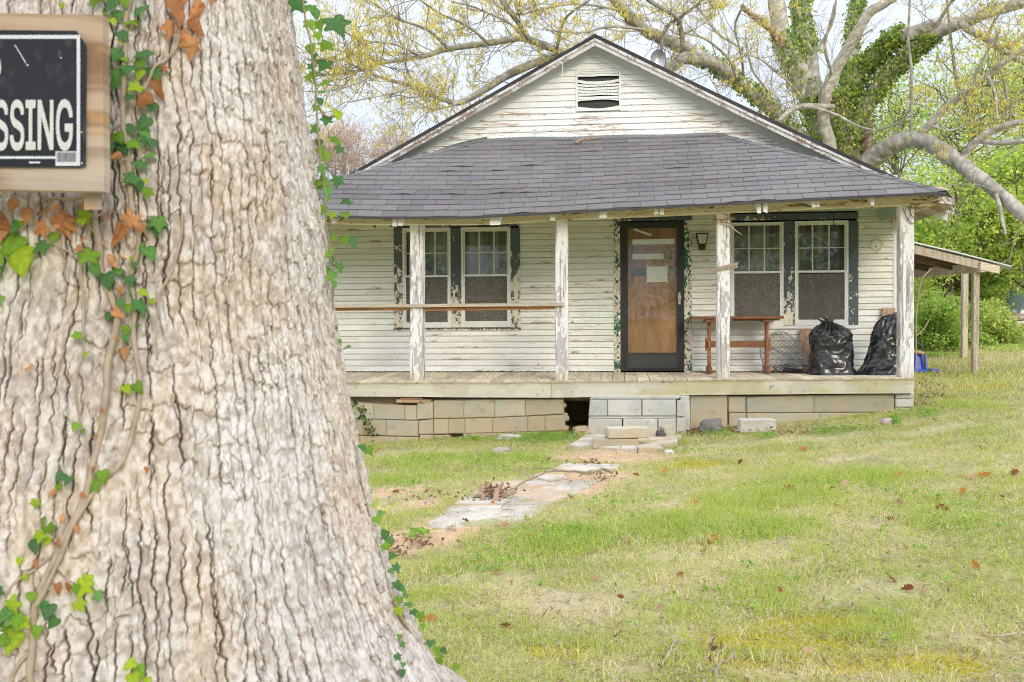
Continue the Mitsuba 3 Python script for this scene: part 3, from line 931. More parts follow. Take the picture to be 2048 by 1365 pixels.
for a, b, dz in ((DXL, xm - .004, 0), (xm, DXR, -.0)):
    m = MB(); r = RNG.random(); xs = np.linspace(a, b, 7)
    for x0, x1 in zip(xs[:-1], xs[1:]):
        m.add(*hexa([[x0, DF + .02, sk_bot(x0)], [x1, DF + .02, sk_bot(x1)], [x1, DF + .02, sk_top(x1)], [x0, DF + .02, sk_top(x0)]], [[x0, DF + .06, sk_bot(x0)], [x1, DF + .06, sk_bot(x1)], [x1, DF + .06, sk_top(x1)], [x0, DF + .06, sk_top(x0)]]), uv=(r, .5))
    part(dk, 'skirt_board', m, 'skirt_wood', True)
part(dk, 'skirt_board', hexa([[DXR - .04, DF + .062, sk_bot(DXR)], [DXR - .002, DF + .062, sk_bot(DXR)], [DXR - .002, DF + .062, sk_top(DXR)], [DXR - .04, DF + .062, sk_top(DXR)]], [[DXR - .04, 0, sk_bot(DXR)], [DXR - .002, 0, sk_bot(DXR)], [DXR - .002, 0, -.035], [DXR - .04, 0, -.035]]), 'skirt_wood', True, uv=(.1, .5))

PD = DF + .03
for k, (p0, p1, lab) in enumerate(((819, 845, None), (1111, 1136, None), (1434, 1460, None), (1800, 1828.5, 'corner porch post with flaking white paint and a long split'))):
    a, b = hp(p0, 750, PD)[0], hp(p1, 750, PD)[0]
    a2 = hp({819: 819.5, 1111: 1110, 1434: 1434.5, 1800: 1800}[p0], 445, PD)[0]
    z0 = float(deck_z((a + b) / 2, PD)) - .002
    z1 = beam_z((a + b) / 2) + .004
    w = b - a
    m = MB(); N = 24
    zs = np.linspace(z0, z1, N); c = .010
    ring = lambda x0, zz: [[x0 + c, PD, zz], [x0 + w - c, PD, zz], [x0 + w, PD + c, zz], [x0 + w, PD + w - c, zz], [x0 + w - c, PD + w, zz], [x0 + c, PD + w, zz], [x0, PD + w - c, zz], [x0, PD + c, zz]]
    V = np.array([ring(a + (a2 - a) * (zz - z0) / (z1 - z0), zz) for zz in zs])
    V[:, :, :2] += (meshkit.noise(V * [9, 9, 3] + k * 5, k)[..., None] - .5) * .006
    i, j = np.meshgrid(np.arange(N - 1), np.arange(8), indexing='ij')
    q = np.stack([i * 8 + j, i * 8 + (j + 1) % 8, (i + 1) * 8 + (j + 1) % 8, (i + 1) * 8 + j], -1).reshape(-1, 4)
    uv = np.repeat(np.stack([np.full(N, .13 + k * .21), np.linspace(0, 1, N)], 1), 8, 0)
    ps = part(house, 'porch_post', (V.reshape(-1, 3), q), 'post_paint', True, label=lab, uv=uv)
    if k < 3:
        part(ps, 'post_block', bx(a - .004, b + .004, PD - .012, PD + w, z0 - .024, z0 - .0015 + .004), 'deck_wood', True, uv=(.3, .5))
r0, r1 = hp(560, 611, PD - .04), hp(1128, 611, PD - .04)
zt_, zb_ = hp(900, 608.3, PD - .04)[1], hp(900, 615, PD - .04)[1]
rz = lambda px, py: hp(px, py, PD - .04)[1]
rail = part(house, 'porch_rail', hexa([[r0[0], PD - .05, rz(665, 616.5)], [r1[0], PD - .05, rz(1128, 612.5)], [r1[0], PD - .05, rz(1128, 606.3)], [r0[0], PD - .05, rz(665, 610)]], [[r0[0], PD - .002, rz(665, 616.5)], [r1[0], PD - .002, rz(1128, 612.5)], [r1[0], PD - .002, rz(1128, 606.3)], [r0[0], PD - .002, rz(665, 610)]]), 'rail_wood', True, uv=(.4, .5))
for pa, pb in ((560, 818), (846, 1110)):
    a, b = hp(pa, 620, PD + .03)[0], hp(pb, 620, PD + .03)[0]
    za, zb = hp(max(pa, 660), 622.5, PD + .03)[1], hp(pb, 621.5 if pa < 700 else 619.5, PD + .03)[1]
    part(rail, 'under_rail', hexa([[a, PD + .01, za], [b, PD + .01, zb], [b, PD + .01, zb + .045], [a, PD + .01, za + .045]], [[a, PD + .05, za], [b, PD + .05, zb], [b, PD + .05, zb + .045], [a, PD + .05, za + .045]]), 'orange_wood', True, uv=(.5, .5))

# ---- windows
def rect_frame(x0, x1, z0, z1, w, d0, d1, wb=None, wt=None):
    wb = w if wb is None else wb; wt = w if wt is None else wt
    return MB().add(*bx(x0, x0 + w, d0, d1, z0, z1)).add(*bx(x1 - w, x1, d0, d1, z0, z1)).add(*bx(x0 + w, x1 - w, d0, d1, z1 - wt, z1)).add(*bx(x0 + w, x1 - w, d0, d1, z0, z0 + wb))


def window(px0, px1, pyt, pyb, gx0, gx1, ut, ub, lt, lb, vx, uh, lh, seed, label):
    """Double-hung window: frame, upper sash with six lights, lower sash behind an insect screen."""
    x0, x1 = hp(px0, 550)[0], hp(px1, 550)[0]
    mx = (px0 + px1) / 2
    Z_ = lambda py: hp(mx, py)[1]
    w = part(house, 'window', rect_frame(x0 + .001, x1 - .001, Z_(pyb), Z_(pyt), .022, -.03, .05), 'vinyl', True, label=label)
    g0, g1 = hp(gx0, 500)[0], hp(gx1, 500)[0]
    us = rect_frame(x0 + .024, x1 - .024, Z_((ub + lt) / 2), Z_(pyt) - .024, max(g0 - x0 - .022, .012), -.008, .022, wb=.02, wt=max(Z_(pyt) - .022 - Z_(ut), .01))
    for p in vx:
        xx = hp(p, 500)[0]; us.add(*bx(xx - .008, xx + .008, -.003, .012, Z_(ub), Z_(ut)))
    us.add(*bx(g0, g1, -.004, .011, Z_(uh) - .006, Z_(uh) + .006))
    part(w, 'upper_sash', us, 'muntin_cream', True)
    ls = rect_frame(x0 + .023, x1 - .023, Z_(pyb) + .023, Z_((ub + lt) / 2) + .018, max(g0 - x0 - .022, .012), -.024, -.006, wb=max(Z_(lb) - Z_(pyb) - .022, .012), wt=.028)
    part(w, 'lower_sash', ls, 'vinyl', True)
    mm = MB()
    for p in vx:
        xx = hp(p, 600)[0] + .01; mm.add(*bx(xx - .007, xx + .007, .004, .014, Z_(lb), Z_(lt)))
    mm.add(*bx(g0, g1, .003, .013, Z_(lh) - .006, Z_(lh) + .006))
    part(w, 'muntin', mm, 'muntin_cream', True)
    for (a, b, dd) in ((Z_(ub), Z_(ut), .006), (Z_(lb), Z_(lt), .02)):
        part(w, 'pane', ([[g0, dd, a], [g1, dd, a], [g1, dd, b], [g0, dd, b]], [[0, 1, 2, 3]]), 'window_glass', True)
    part(w, 'insect_screen', ([[g0, -.010, Z_(lb)], [g1, -.010, Z_(lb)], [g1, -.010, Z_(lt)], [g0, -.010, Z_(lt)]], [[0, 1, 2, 3]]), 'insect_screen', True, uv=(seed, .5))
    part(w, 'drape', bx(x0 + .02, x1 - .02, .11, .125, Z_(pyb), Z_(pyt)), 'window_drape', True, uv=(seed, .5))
    return w


window(806, 902, 456.5, 656, 812, 896.3, 464, 550, 557.5, 645, (841, 870), 507, 600, .21, 'left porch window seen past the white post')
window(923, 1021.5, 455, 655, 929.6, 1015, 463, 548.7, 555, 642.8, (958.3, 988), 505.7, 597.5, .47, 'second porch window from the left, with a scratched dusty screen')
window(1461, 1566.6, 445.5, 652, 1468, 1559.7, 451, 542.5, 549, 642, (1498, 1529), 497.5, 591, .63, 'porch window above the wooden table')
window(1589, 1696, 442.5, 650.5, 1596, 1689, 450, 540.5, 548, 640, (1625, 1658), 496, 591, .88, 'rightmost porch window above the black bag')


def casing(nm, x0, y0, x1, y1, mat, d0=-.028, uvx=.5):
    a, b = hp(x0, y1), hp(x1, y0)
    n = 6
    m = MB(); zs = np.linspace(a[1], b[1], n)
    v, f = bx(a[0], b[0], d0, .03, a[1], b[1])
    uv = np.array([[uvx, (vv[2] - a[1]) / (b[1] - a[1])] for vv in v]); uv[:, 1] = 1 - uv[:, 1]
    return part(house, nm, (v, f), mat, True, uv=uv)


wc = 'window_casing'
casing(wc, 790, 447, 1040, 456.2, 'dark_trim', uvx=.11)
casing(wc, 790, 456.4, 805.6, 655.5, 'worn_trim', uvx=.23)
casing(wc, 902.4, 456.4, 922.6, 655.5, 'worn_trim', uvx=.31)
casing(wc, 1022, 456.4, 1040, 655.5, 'worn_trim', uvx=.74)
casing('window_sill', 789, 655.8, 1042, 662, 'worn_trim', -.05, uvx=.9)
casing(wc, 1460, 425.5, 1716, 442.2, 'dark_trim', uvx=.15)
casing(wc, 1566.8, 442.4, 1588.8, 650.4, 'worn_trim', uvx=.52)
casing(wc, 1696.3, 442.4, 1716, 650.4, 'dark_trim', uvx=.66)
casing('window_sill', 1458, 650.8, 1714, 658.3, 'white_wood', -.05, uvx=.2)

# ---- door
dr_ = part(house, 'door_casing', MB().add(*bx(hp(1228, 600)[0], hp(1240.5, 600)[0], -.03, .05, -.005, hp(1235, 443)[1])).add(*bx(hp(1368.5, 600)[0], hp(1383, 600)[0], -.03, .05, -.005, hp(1375, 442)[1])), 'green_trim', True, uv=(.3, .5))
part(house, 'door_header', bx(hp(1227, 440)[0], hp(1384, 440)[0], -.032, .05, hp(1300, 442.3)[1], hp(1300, 431)[1]), 'dark_trim', True, uv=(.4, .5))
D0, D1 = hp(1241, 600)[0], hp(1368, 600)[0]
dz = lambda py: hp(1304, py)[1]
door = part(house, 'storm_door', rect_frame(D0, D1, .012, dz(444.5), hp(1248, 600)[0] - D0, -.026, .04, wb=.012, wt=.04), 'black_metal', True, label='black storm door with brown plywood and taped paper behind its glass')
q0, q1 = hp(1248.5, 600)[0], hp(1361, 600)[0]
part(door, 'stile', rect_frame(q0, q1, .028, dz(449), hp(1256, 600)[0] - q0, -.036, .0, wb=dz(706) - .028, wt=dz(449) - dz(457)), 'black_metal', True)
part(door, 'kick_panel', rect_frame(hp(1255, 600)[0], hp(1354.5, 600)[0], dz(736), dz(708), .02, -.046, -.034, wb=.018, wt=.014), 'kick_metal', True)
part(door, 'kick_panel', bx(hp(1260, 600)[0], hp(1350, 600)[0], -.040, -.035, dz(733), dz(711)), 'kick_metal', True)
g = (hp(1256, 600)[0], hp(1353.5, 600)[0], dz(705), dz(457))
part(door, 'pane', ([[g[0], -.012, g[2]], [g[1], -.012, g[2]], [g[1], -.012, g[3]], [g[0], -.012, g[3]]], [[0, 1, 2, 3]]), 'window_glass', True)
part(door, 'plywood_sheet', bx(g[0] - .01, g[1] + .01, .015, .03, g[2] - .02, g[3] + .02), 'plywood', True, uv=(.5, .5))
hd = MB().add(*bx(hp(1356, 590)[0], hp(1360.5, 590)[0], -.052, -.036, dz(610), dz(586))).add(*bx(hp(1354.5, 590)[0], hp(1362, 590)[0], -.07, -.052, dz(599), dz(592), .003))
part(door, 'handle', hd, 'grey_metal', True)
for nm, (x0, y0, x1, y1), mat in (('paper_strip', (1265, 478, 1349, 489.5), 'pale_paper'), ('paper_strip', (1265, 507.5, 1327.5, 519), 'pale_paper'), ('paper_note', (1293.5, 533, 1335, 565), 'pale_paper'), ('dark_sticker', (1263, 536, 1292.5, 552.5), 'kick_metal')):
    j = RNG.normal(0, .002, 4)
    a, b = hp(x0, y1), hp(x1, y0)
    fr = [[a[0], .010, a[1] + j[0]], [b[0], .010, a[1] + j[1]], [b[0], .010, b[1] + j[2]], [a[0], .010, b[1] + j[3]]]
    part(door, nm, hexa(fr, [[p[0], .0125, p[2]] for p in fr]), mat, True)
    if nm == 'paper_note':
        for xx, zz in ((a[0], a[1]), (b[0], a[1]), (a[0], b[1]), (b[0], b[1])):
            part(door, 'tape', bar([xx - .014, .0085, zz - .016 * (1 if zz == a[1] else -1)], [xx + .012, .0085, zz + .012], .0012, .012, (0, 0, 1)), 'pale_paper', True)
a, b = hp(1267, 458.5), hp(1303, 471)
part(door, 'stick', bar([a[0], .004, a[1]], [b[0], .004, b[1]], .012, .03, (0, 0, 1)), 'pale_paper', True)

# ---- foundation of unevenly laid blocks, brick pier
fd = house + '__foundation'
used.add(fd)
FY = DF + .10
put(fd, MB().add(*bx(DXL + .1, hp(1128, 830, FY)[0] - .05, FY + .2, FY + .23, -.9, -.25)).add(*bx(hp(1178, 830, FY)[0] + .05, DXR - .05, FY + .2, FY + .23, -.9, -.22)).add(*bx(DXR - .12, DXR - .06, FY + .1, 0, -.9, -.2)).add(*bx(XL, XR, .0, .05, -1.2, -.035)), 'tan_block', True, uv=(.5, .2))


def fblock(pts, dep=0.0, mat='tan_block', d=None, nm='block', thick=.19, parent=None):
    d = FY + dep if d is None else d
    P_ = [hp(a, b, d) for a, b in pts]          # bl, br, tr, tl
    c = np.mean(P_, 0)
    fr = [[p[0], d + .012, p[1]] for p in P_]
    bk = [[p[0], d + thick, p[1]] for p in P_]
    ins = [[c[0] + (p[0] - c[0]) * (1 - .010 / max(abs(p[0] - c[0]), .02)), d, c[1] + (p[1] - c[1]) * (1 - .010 / max(abs(p[1] - c[1]), .02))] for p in P_]
    v = np.array(ins + fr + bk)
    f = [[0, 1, 2, 3]] + [[4 + k, 4 + (k + 1) % 4, (k + 1) % 4, k] for k in range(4)] + [[8 + k, 8 + (k + 1) % 4, 4 + (k + 1) % 4, 4 + k] for k in range(4)] + [[11, 10, 9, 8]]
    r = RNG.random()
    uv = np.array([[r, min(1, max(0, (vv[2] + .8) / .6))] for vv in v])
    return part(parent or fd, nm, (v, np.array(f)), mat, True, uv=uv)


def course(xs, tops, bots, mat='tan_block', jit=.012, skip=()):
    """One course of blocks: the joints xs, with (x, y) lists for its upper and lower edge, all in pixels."""
    t = lambda x: np.interp(x, [p[0] for p in tops], [p[1] for p in tops]); b = lambda x: np.interp(x, [p[0] for p in bots], [p[1] for p in bots])
    for k, (a, c) in enumerate(zip(xs[:-1], xs[1:])):
        if k in skip: continue
        g = .13
        fblock([(a + g, b(a) - g), (c - g, b(c) - g), (c - g, t(c) + g), (a + g, t(a) + g)], RNG.uniform(0, jit), mat)


course([600, 645, 700, 747, 809, 833], [(600, 799), (700, 804), (747, 808), (833, 812)], [(600, 836), (700, 838), (833, 841)])
course([833.5, 866], [(833, 806), (866, 804)], [(833, 840), (866, 838)])
course([867, 927, 989, 1050, 1127], [(867, 801), (1000, 799), (1127, 797)], [(867, 838), (1000, 835), (1127, 829)], jit=.005)
course([600, 640, 712, 772, 836], [(600, 837), (700, 838.5), (836, 842)], [(600, 868), (700, 870), (836, 874)])
course([837, 866], [(837, 842), (866, 839)], [(837, 869), (866, 869)])
course([867, 897, 930, 985, 1055, 1090, 1130], [(867, 839), (1000, 836), (1130, 830)], [(867, 869), (1000, 866), (1130, 862)], jit=.005)
course([600, 660, 718, 790, 836], [(600, 869), (836, 875)], [(600, 900), (836, 902)])
course([839, 868, 900], [(839, 870), (900, 871)], [(839, 898), (900, 898)])
course([926, 985, 1050, 1132], [(926, 868), (1132, 863)], [(926, 897), (1132, 885)])
fblock([(838, 807), (861, 807), (863, 799), (840, 798)], .02)
fblock([(792, 806.5), (850, 806.5), (852, 800), (792, 799)], -.03, 'scrap_wood', nm='shim_board', thick=.25)
fblock([(800, 799), (844, 799), (844, 795.3), (800, 795)], -.02, 'scrap_wood', nm='shim_board', thick=.2)
course([1380, 1455], [(1380, 790.5), (1455, 789.5)], [(1380, 862), (1455, 858)])
course([1457, 1491.5], [(1457, 793), (1491, 793)], [(1457, 825), (1491, 826)])
course([1493, 1628, 1789], [(1493, 794), (1560, 792), (1628, 790), (1789, 788)], [(1493, 826), (1630, 826), (1789, 825)], jit=.006)
course([1458, 1493], [(1458, 826), (1493, 826.5)], [(1458, 860), (1493, 860)])
course([1494, 1640, 1789], [(1494, 827), (1789, 826)], [(1494, 868), (1789, 858)], jit=.006)
for y0, y1, mt in ((787.5, 798, 'brick'), (798.5, 815, 'grey'), (815.5, 842, 'tan')):
    fblock([(1792, y1), (1827, y1 - .6), (1828, y0), (1791, y0 + .3)], .0, {'brick': 'grey_block', 'grey': 'grey_block', 'tan': 'tan_block'}[mt], nm='pier_block')
# crumbling mortar at the crawl-space opening
for k, (px, py, s_) in enumerate(((1130, 832, .06), (1132, 838, .07), (1131, 858, .07), (1128, 812, .05), (1133, 868, .06))):
    c = hp(px, py, FY)
    part(fd, 'mortar_lump', rock([c[0], FY + .05, c[1]], (s_, .09, s_ * 1.1), 40 + k, 2, .8), 'tan_block', True, uv=(.4, .5))

# ---- steps of grey blocks under the door, a thing of its own
steps = thing('block_steps', 'grey concrete block steps set against the porch below the front door', 'steps')
SD = DF - .12
def sblock(pts, dep=0.0, nm='block', thick=.19): return fblock(pts, mat='grey_block', d=SD + dep, nm=nm, thick=thick, parent=steps)
sblock([(1177, 832.5), (1214, 832.5), (1214, 800), (1180, 800)]); sblock([(1215, 832.5), (1283, 832.5), (1283, 799.5), (1215, 800)]); sblock([(1284.5, 832.5), (1352, 832.5), (1352, 799.5), (1284.5, 799.5)])
sblock([(1176, 874), (1244, 874), (1244, 838.5), (1177, 838)]); sblock([(1246, 874), (1315, 874), (1315, 838.5), (1246, 838)]); sblock([(1316.5, 872), (1352, 872), (1352, 838), (1316.5, 838.5)])
sblock([(1353.5, 834), (1369.5, 834), (1369.5, 802), (1354, 802)], -.02); sblock([(1353, 871), (1372, 871), (1371.5, 836), (1353.5, 836)], -.02)
sblock([(1179, 799), (1358, 798.5), (1360, 793), (1184, 793.2)], .0, 'cap', .4)
sblock([(1179, 837.6), (1352, 838), (1352, 833), (1178, 833)], .012, 'mortar_bed', .17)
sblock([(1361, 868), (1381, 860), (1379, 793), (1360, 793)], .05, 'side_block', .35)


# ---------------------------------------------------------------- things on and around the porch (house coordinates)
def deck_at(px, py):
    """(x, y) on the porch deck at a pixel."""
    c, r = HR.T @ (EYE - HO), HR.T @ ray(px, py)
    y = -.9
    for _ in range(12):
        p = c + r * ((y - c[1]) / r[1])
        zt_ = deck_z(p[0], y)
        t = (zt_ - c[2]) / r[2]
        y = float(np.clip((c + r * t)[1], DF, -.02))
    p = c + r * ((y - c[1]) / r[1])
    return p[0], y


def bag(rows, dy, seed, ybot, label):
    """A tied plastic sack: rows of (pixel row, left, right) give its outline."""
    nv, nth = 150, 190
    X0 = np.array([[*hp(l, y, dy), hp(r_, y, dy)[0]] for y, l, r_ in rows])    # xl, z, xr
    zs = X0[:, 1]; z0 = deck_z(X0[0, 0], dy) + .001
    zz = z0 + (zs[-1] - z0) * np.linspace(0, 1, nv) ** .9
    xl, xr = np.interp(zz, zs, X0[:, 0]), np.interp(zz, zs, X0[:, 2])
    c, hw = (xl + xr) / 2, (xr - xl) / 2
    th = np.linspace(0, 2 * np.pi, nth, endpoint=False)
    V = (zz - z0) / (zs[-1] - z0)
    T, VV = np.meshgrid(th, V)
    ht = zs[-1] - z0
    P_ = np.stack([np.cos(T) * 1.5, np.sin(T) * 1.5, VV * 3.2], -1)
    w1 = meshkit.fbm(P_ * .9 + seed, 2, seed) - .5
    # pleats run from the neck, diagonal folds across the belly, flat facets between
    ang = T * 9 + w1 * 9
    ple = (1 - np.abs(np.sin(ang))) ** 1.6 + .5 * (1 - np.abs(np.sin(ang * 2.3 + 1 + 3 * w1))) ** 2
    top = np.clip((VV - .52) / .36, 0, 1) ** 1.1
    ridg = lambda q, s_: 1 - np.abs(2 * meshkit.noise(q, s_) - 1)
    q1 = np.stack([np.cos(T) * 2.0 + VV * 2.6, np.sin(T) * 2.0 - VV * 1.0, VV * 4.6], -1) + 1.1 * (meshkit.fbm(P_ * .8, 2, seed + 4)[..., None] - .5)
    q2 = np.stack([np.cos(T) * 2.6 - VV * 3.4, np.sin(T) * 2.6 + VV * 2.6, VV * 6.0], -1) + 1.3 * w1[..., None]
    fold = ridg(q1 + seed, seed + 1) ** 3 * .8 + ridg(q2 + seed, seed + 2) ** 4 * .55 + .08 * ridg(q2 * 2.1, seed + 5) ** 4
    facet = meshkit.noise(P_ * 1.35 + seed * 3, seed + 7)
    belly = np.clip(VV / .1, 0, 1) * np.clip((1.02 - VV) / .25, 0, 1)
    r = 1 + .20 * (facet - .5) * belly + (.062 * (fold - .35)) * (.35 + .65 * belly) + .20 * top * (ple - .5)
    low = np.clip(1 - VV / .14, 0, 1)
    r = r + low * .07 * np.sin(T * 11 + 5 * w1) * (1 - low * .6)
    sup = 1 / (np.abs(np.cos(T)) ** 2.6 + np.abs(np.sin(T)) ** 2.6) ** (1 / 2.6)
    rr_ = hw[:, None] * r * sup
    dep = np.minimum(hw * .82, .30)[:, None] * r * sup
    v = np.stack([c[:, None] + rr_ * np.cos(T), dy + dep * np.sin(T), zz[:, None] + .010 * (fold - .4) * np.clip(VV / .2, 0, 1)], -1)
    i, j = np.meshgrid(np.arange(nv - 1), np.arange(nth), indexing='ij')
    q = np.stack([i * nth + j, i * nth + (j + 1) % nth, (i + 1) * nth + (j + 1) % nth, (i + 1) * nth + j], -1).reshape(-1, 4)
    v = v.reshape(-1, 3)
    f = np.vstack([q[:, [0, 1, 2]], q[:, [0, 2, 3]]])
    v = np.vstack([v, [[c[-1], dy, zz[-1] + .01], [c[0], dy, z0]]])
    jj = np.arange(nth)
    f = np.vstack([f, np.stack([(nv - 1) * nth + jj, (nv - 1) * nth + (jj + 1) % nth, jj * 0 + len(v) - 2], 1), np.stack([(jj + 1) % nth, jj, jj * 0 + len(v) - 1], 1)])
    t = thing('garbage_bag', label, 'garbage bag')
    part(t, 'sack', (v, f), 'plastic_bag', True, smooth=True)
    return t, np.array([c[-1], dy, zz[-1]])


def ears(t, tip, specs):
    """The loose ends of the knot: crumpled lobes of film."""
    for k, (dx, dz, w, tw) in enumerate(specs):
        n, mth = 9, 12
        p = smooth_path([tip, tip + [dx * .45, -.02, dz * .35], tip + [dx, -.03 + tw, dz]], 8)
        rad = w * np.array([.55, .6, .75, .95, 1.1, 1.2, 1.2, 1.15, 1.1, 1.1, 1.05, 1.0, .9, .75, .6, .45, .25])[:len(p)]
        v, f = tube(p, rad, 12)
        v = v + .55 * w * (meshkit.fbm(v * 34 + k * 3, 3, 5 + k)[:, None] - .5) * np.array([1, 1, 1])
        cx = np.repeat(p, 12, 0)[:len(v)]
        v[:, 1] = cx[:, 1] + (v[:, 1] - cx[:, 1]) * .45
        part(t, 'tied_end', (v, f), 'plastic_bag', True, smooth=True)


t, tip = bag([(752, 1615, 1722), (744, 1617, 1712), (735, 1619, 1708), (715, 1620, 1704), (690, 1620, 1702), (672, 1622, 1701), (662, 1626, 1696), (655, 1634, 1686), (649, 1641, 1673), (645, 1647, 1663)], -.80, 3, 751, 'black garbage bag with knotted ears below the rightmost porch window')
ears(t, tip, [(-.13, .055, .026, 0), (-.02, .085, .024, 0), (.075, .035, .022, 0), (.03, .06, .018, .03)])
t, tip = bag([(752, 1711, 1812), (744, 1716, 1812), (738, 1722, 1812), (730, 1730, 1812), (715, 1736, 1813), (695, 1739, 1814), (672, 1744, 1814), (655, 1751, 1813), (643, 1759, 1811), (634, 1768, 1808), (630, 1782, 1803)], -.86, 8, 751, 'black garbage bag leaning behind the right corner post of the porch')
ears(t, tip, [(.04, .05, .022, 0), (-.05, .02, .022, 0)])

# trestle table
tab = thing('table', 'narrow reddish brown trestle table standing on the porch under the window', 'table')
ty = -.42
tz1, tz0 = hp(1475, 633.0, ty - .2)[1], hp(1475, 638.5, ty - .2)[1]
tx0, tx1 = hp(1383, 636, ty - .2)[0], hp(1567.5, 636, ty - .2)[0]
part(tab, 'table_top', bx(tx0, tx1, ty - .22, ty + .34, tz0, tz1, .006), 'varnished_wood', True, uv=(.45, .5))
part(tab, 'apron', bx(hp(1468, 636, ty)[0], hp(1559, 636, ty)[0], ty + .1, ty + .14, tz0 - .02, tz0 - .002), 'varnished_wood', True, uv=(.12, .5))
for px0, px1 in ((1415.5, 1421.5), (1530.8, 1536.3)):
    a, b = hp(px0, 690, ty)[0], hp(px1, 690, ty)[0]
    zf = deck_z(a, ty - .18)
    lg = part(tab, 'leg', bx(a, b, ty - .05, ty + .09, zf + .085, tz0 - .04, .004), 'varnished_wood', True, uv=(.7, .5))
    part(lg, 'foot', bx(a - .005, b + .005, ty - .19, ty + .27, zf + .001, zf + .084, .006), 'varnished_wood', True, uv=(.95, .5))
    part(lg, 'cleat', bx(a - .036, b + .036, ty - .18, ty + .28, tz0 - .039, tz0 - .001, .004), 'varnished_wood', True, uv=(.05, .5))
    s_ = -1 if px0 < 1480 else 1
    xo = (a - .034, a - .012) if s_ < 0 else (b + .008, b + .032)
    part(tab, 'wedge', bx(xo[0], xo[1], ty - .0, ty + .03, hp(1415, 702, ty)[1], hp(1415, 676, ty)[1], .003), 'varnished_wood', True, uv=(.6, .5))
a, b = hp(1412, 690, ty)[0], hp(1541, 690, ty)[0]
part(tab, 'stretcher', bx(a, b, ty + .0, ty + .032, hp(1475, 695, ty)[1], hp(1475, 683, ty)[1], .004), 'varnished_wood', True, uv=(.31, .5))

# landing net leaning against the wall
net = thing('fishing_net', 'hooped landing net with a grey metal handle leaning on the wall beside the table', 'fishing net')
hoop = [(1521, 697), (1522, 712), (1528, 732), (1536, 742), (1541, 745)]
loop = [(1536, 672), (1548, 665), (1560, 663), (1572, 666), (1584, 675), (1594, 690), (1602, 708), (1608, 722), (1618, 731)]
dpt = lambda py: -.10 - .30 * np.clip((py - 660) / 85, 0, 1)
pp = np.array([[hp(x, y, dpt(y))[0], dpt(y), hp(x, y, dpt(y))[1]] for x, y in ([(1541, 744.5), (1534, 740), (1526, 727), (1521, 710), (1521, 696), (1526, 683)] + loop)])
hp_path = smooth_path(pp, 7)
part(net, 'hoop', tube(hp_path, .0075, 8), 'grey_metal', True, smooth=True)
hd = np.array([[hp(x, y, d_)[0], d_, hp(x, y, d_)[1]] for x, y, d_ in ((1537, 693, -.22), (1580, 714, -.30), (1622, 734, -.38))])
part(net, 'handle', tube(hd, .0135, 10), 'grey_metal', True, smooth=True)
part(net, 'ferrule', tube(np.array([hd[2] - (hd[2] - hd[1]) * .28, hd[2] + .02]), .02, 10), 'grey_metal', True, smooth=True)
poly = Polygon([(p[0], p[2]) for p in hp_path]).buffer(0)
m = MB()
rg = np.random.default_rng(5)
from shapely.geometry import LineString
for k in range(-10, 11):
    for sgn in (1, -1):
        cx_ = hp(1565, 703, -.2)
        off = k * .056
        l = LineString([(cx_[0] + off - .5, cx_[1] - .5 * sgn), (cx_[0] + off + .5, cx_[1] + .5 * sgn)]).intersection(poly)
        for g_ in getattr(l, 'geoms', [l]):
            if g_.length < .04: continue
            n = max(3, int(g_.length / .05))
            q = np.array([g_.interpolate(s_, normalized=True).coords[0] for s_ in np.linspace(0, 1, n)])
            zz = q[:, 1] + .012 * (meshkit.noise(np.c_[q * 14, q[:, :1] * 0 + k]) - .5) * 2
            yy = np.interp(zz, [pp[:, 2].min(), pp[:, 2].max()], [-.40, -.10]) + .02
            m.add(*tube(np.c_[q[:, 0] + .012 * (meshkit.noise(np.c_[q * 17, q[:, :1] * 0 + k + 50]) - .5), yy, zz], .0026, 4))
for k in range(60):       # the slack bag of the net in a heap on the boards
    x0 = hp(1585 + rg.normal(0, 14), 745, -.35)[0]
    p0 = np.array([x0, -.34 + rg.normal(0, .05), deck_z(x0, -.34) + .012])
    q = smooth_path(p0 + np.cumsum(np.vstack([[0, 0, 0], rg.normal(0, .05, (5, 3)) * [1, .7, .42]]), 0), 3)
    q[:, 2] = np.maximum(q[:, 2], deck_z(x0, -.34) + .006)
    m.add(*tube(q, .003, 4))
part(net, 'netting', m, 'wire', True, kind='stuff')

# boards leaning on the wall
def plank(name, label, x0, x1, py0, py1, y0, y1, th=.03):
    t = thing(name, label, 'board')
    a, b = hp(x0, py1, y0), hp(x1, py0, y1)
    v, f = hexa([[a[0], y0 - th, a[1]], [b[0], y0 - th, a[1]], [b[0], y1 - th, b[1]], [a[0], y1 - th, b[1]]], [[a[0], y0, a[1]], [b[0], y0, a[1]], [b[0], y1, b[1]], [a[0], y1, b[1]]])
    put(t, (v, f), 'scrap_wood', True, uv=(RNG.random(), .5))
plank('wooden_board', 'short weathered board leaning on the wall left of the knotted bag', 1606, 1621, 659, 747.5, -.32, -.06)
plank('wooden_board', 'brown board end showing above the bag at the corner post', 1775, 1789, 616, 746.5, -.34, -.06)

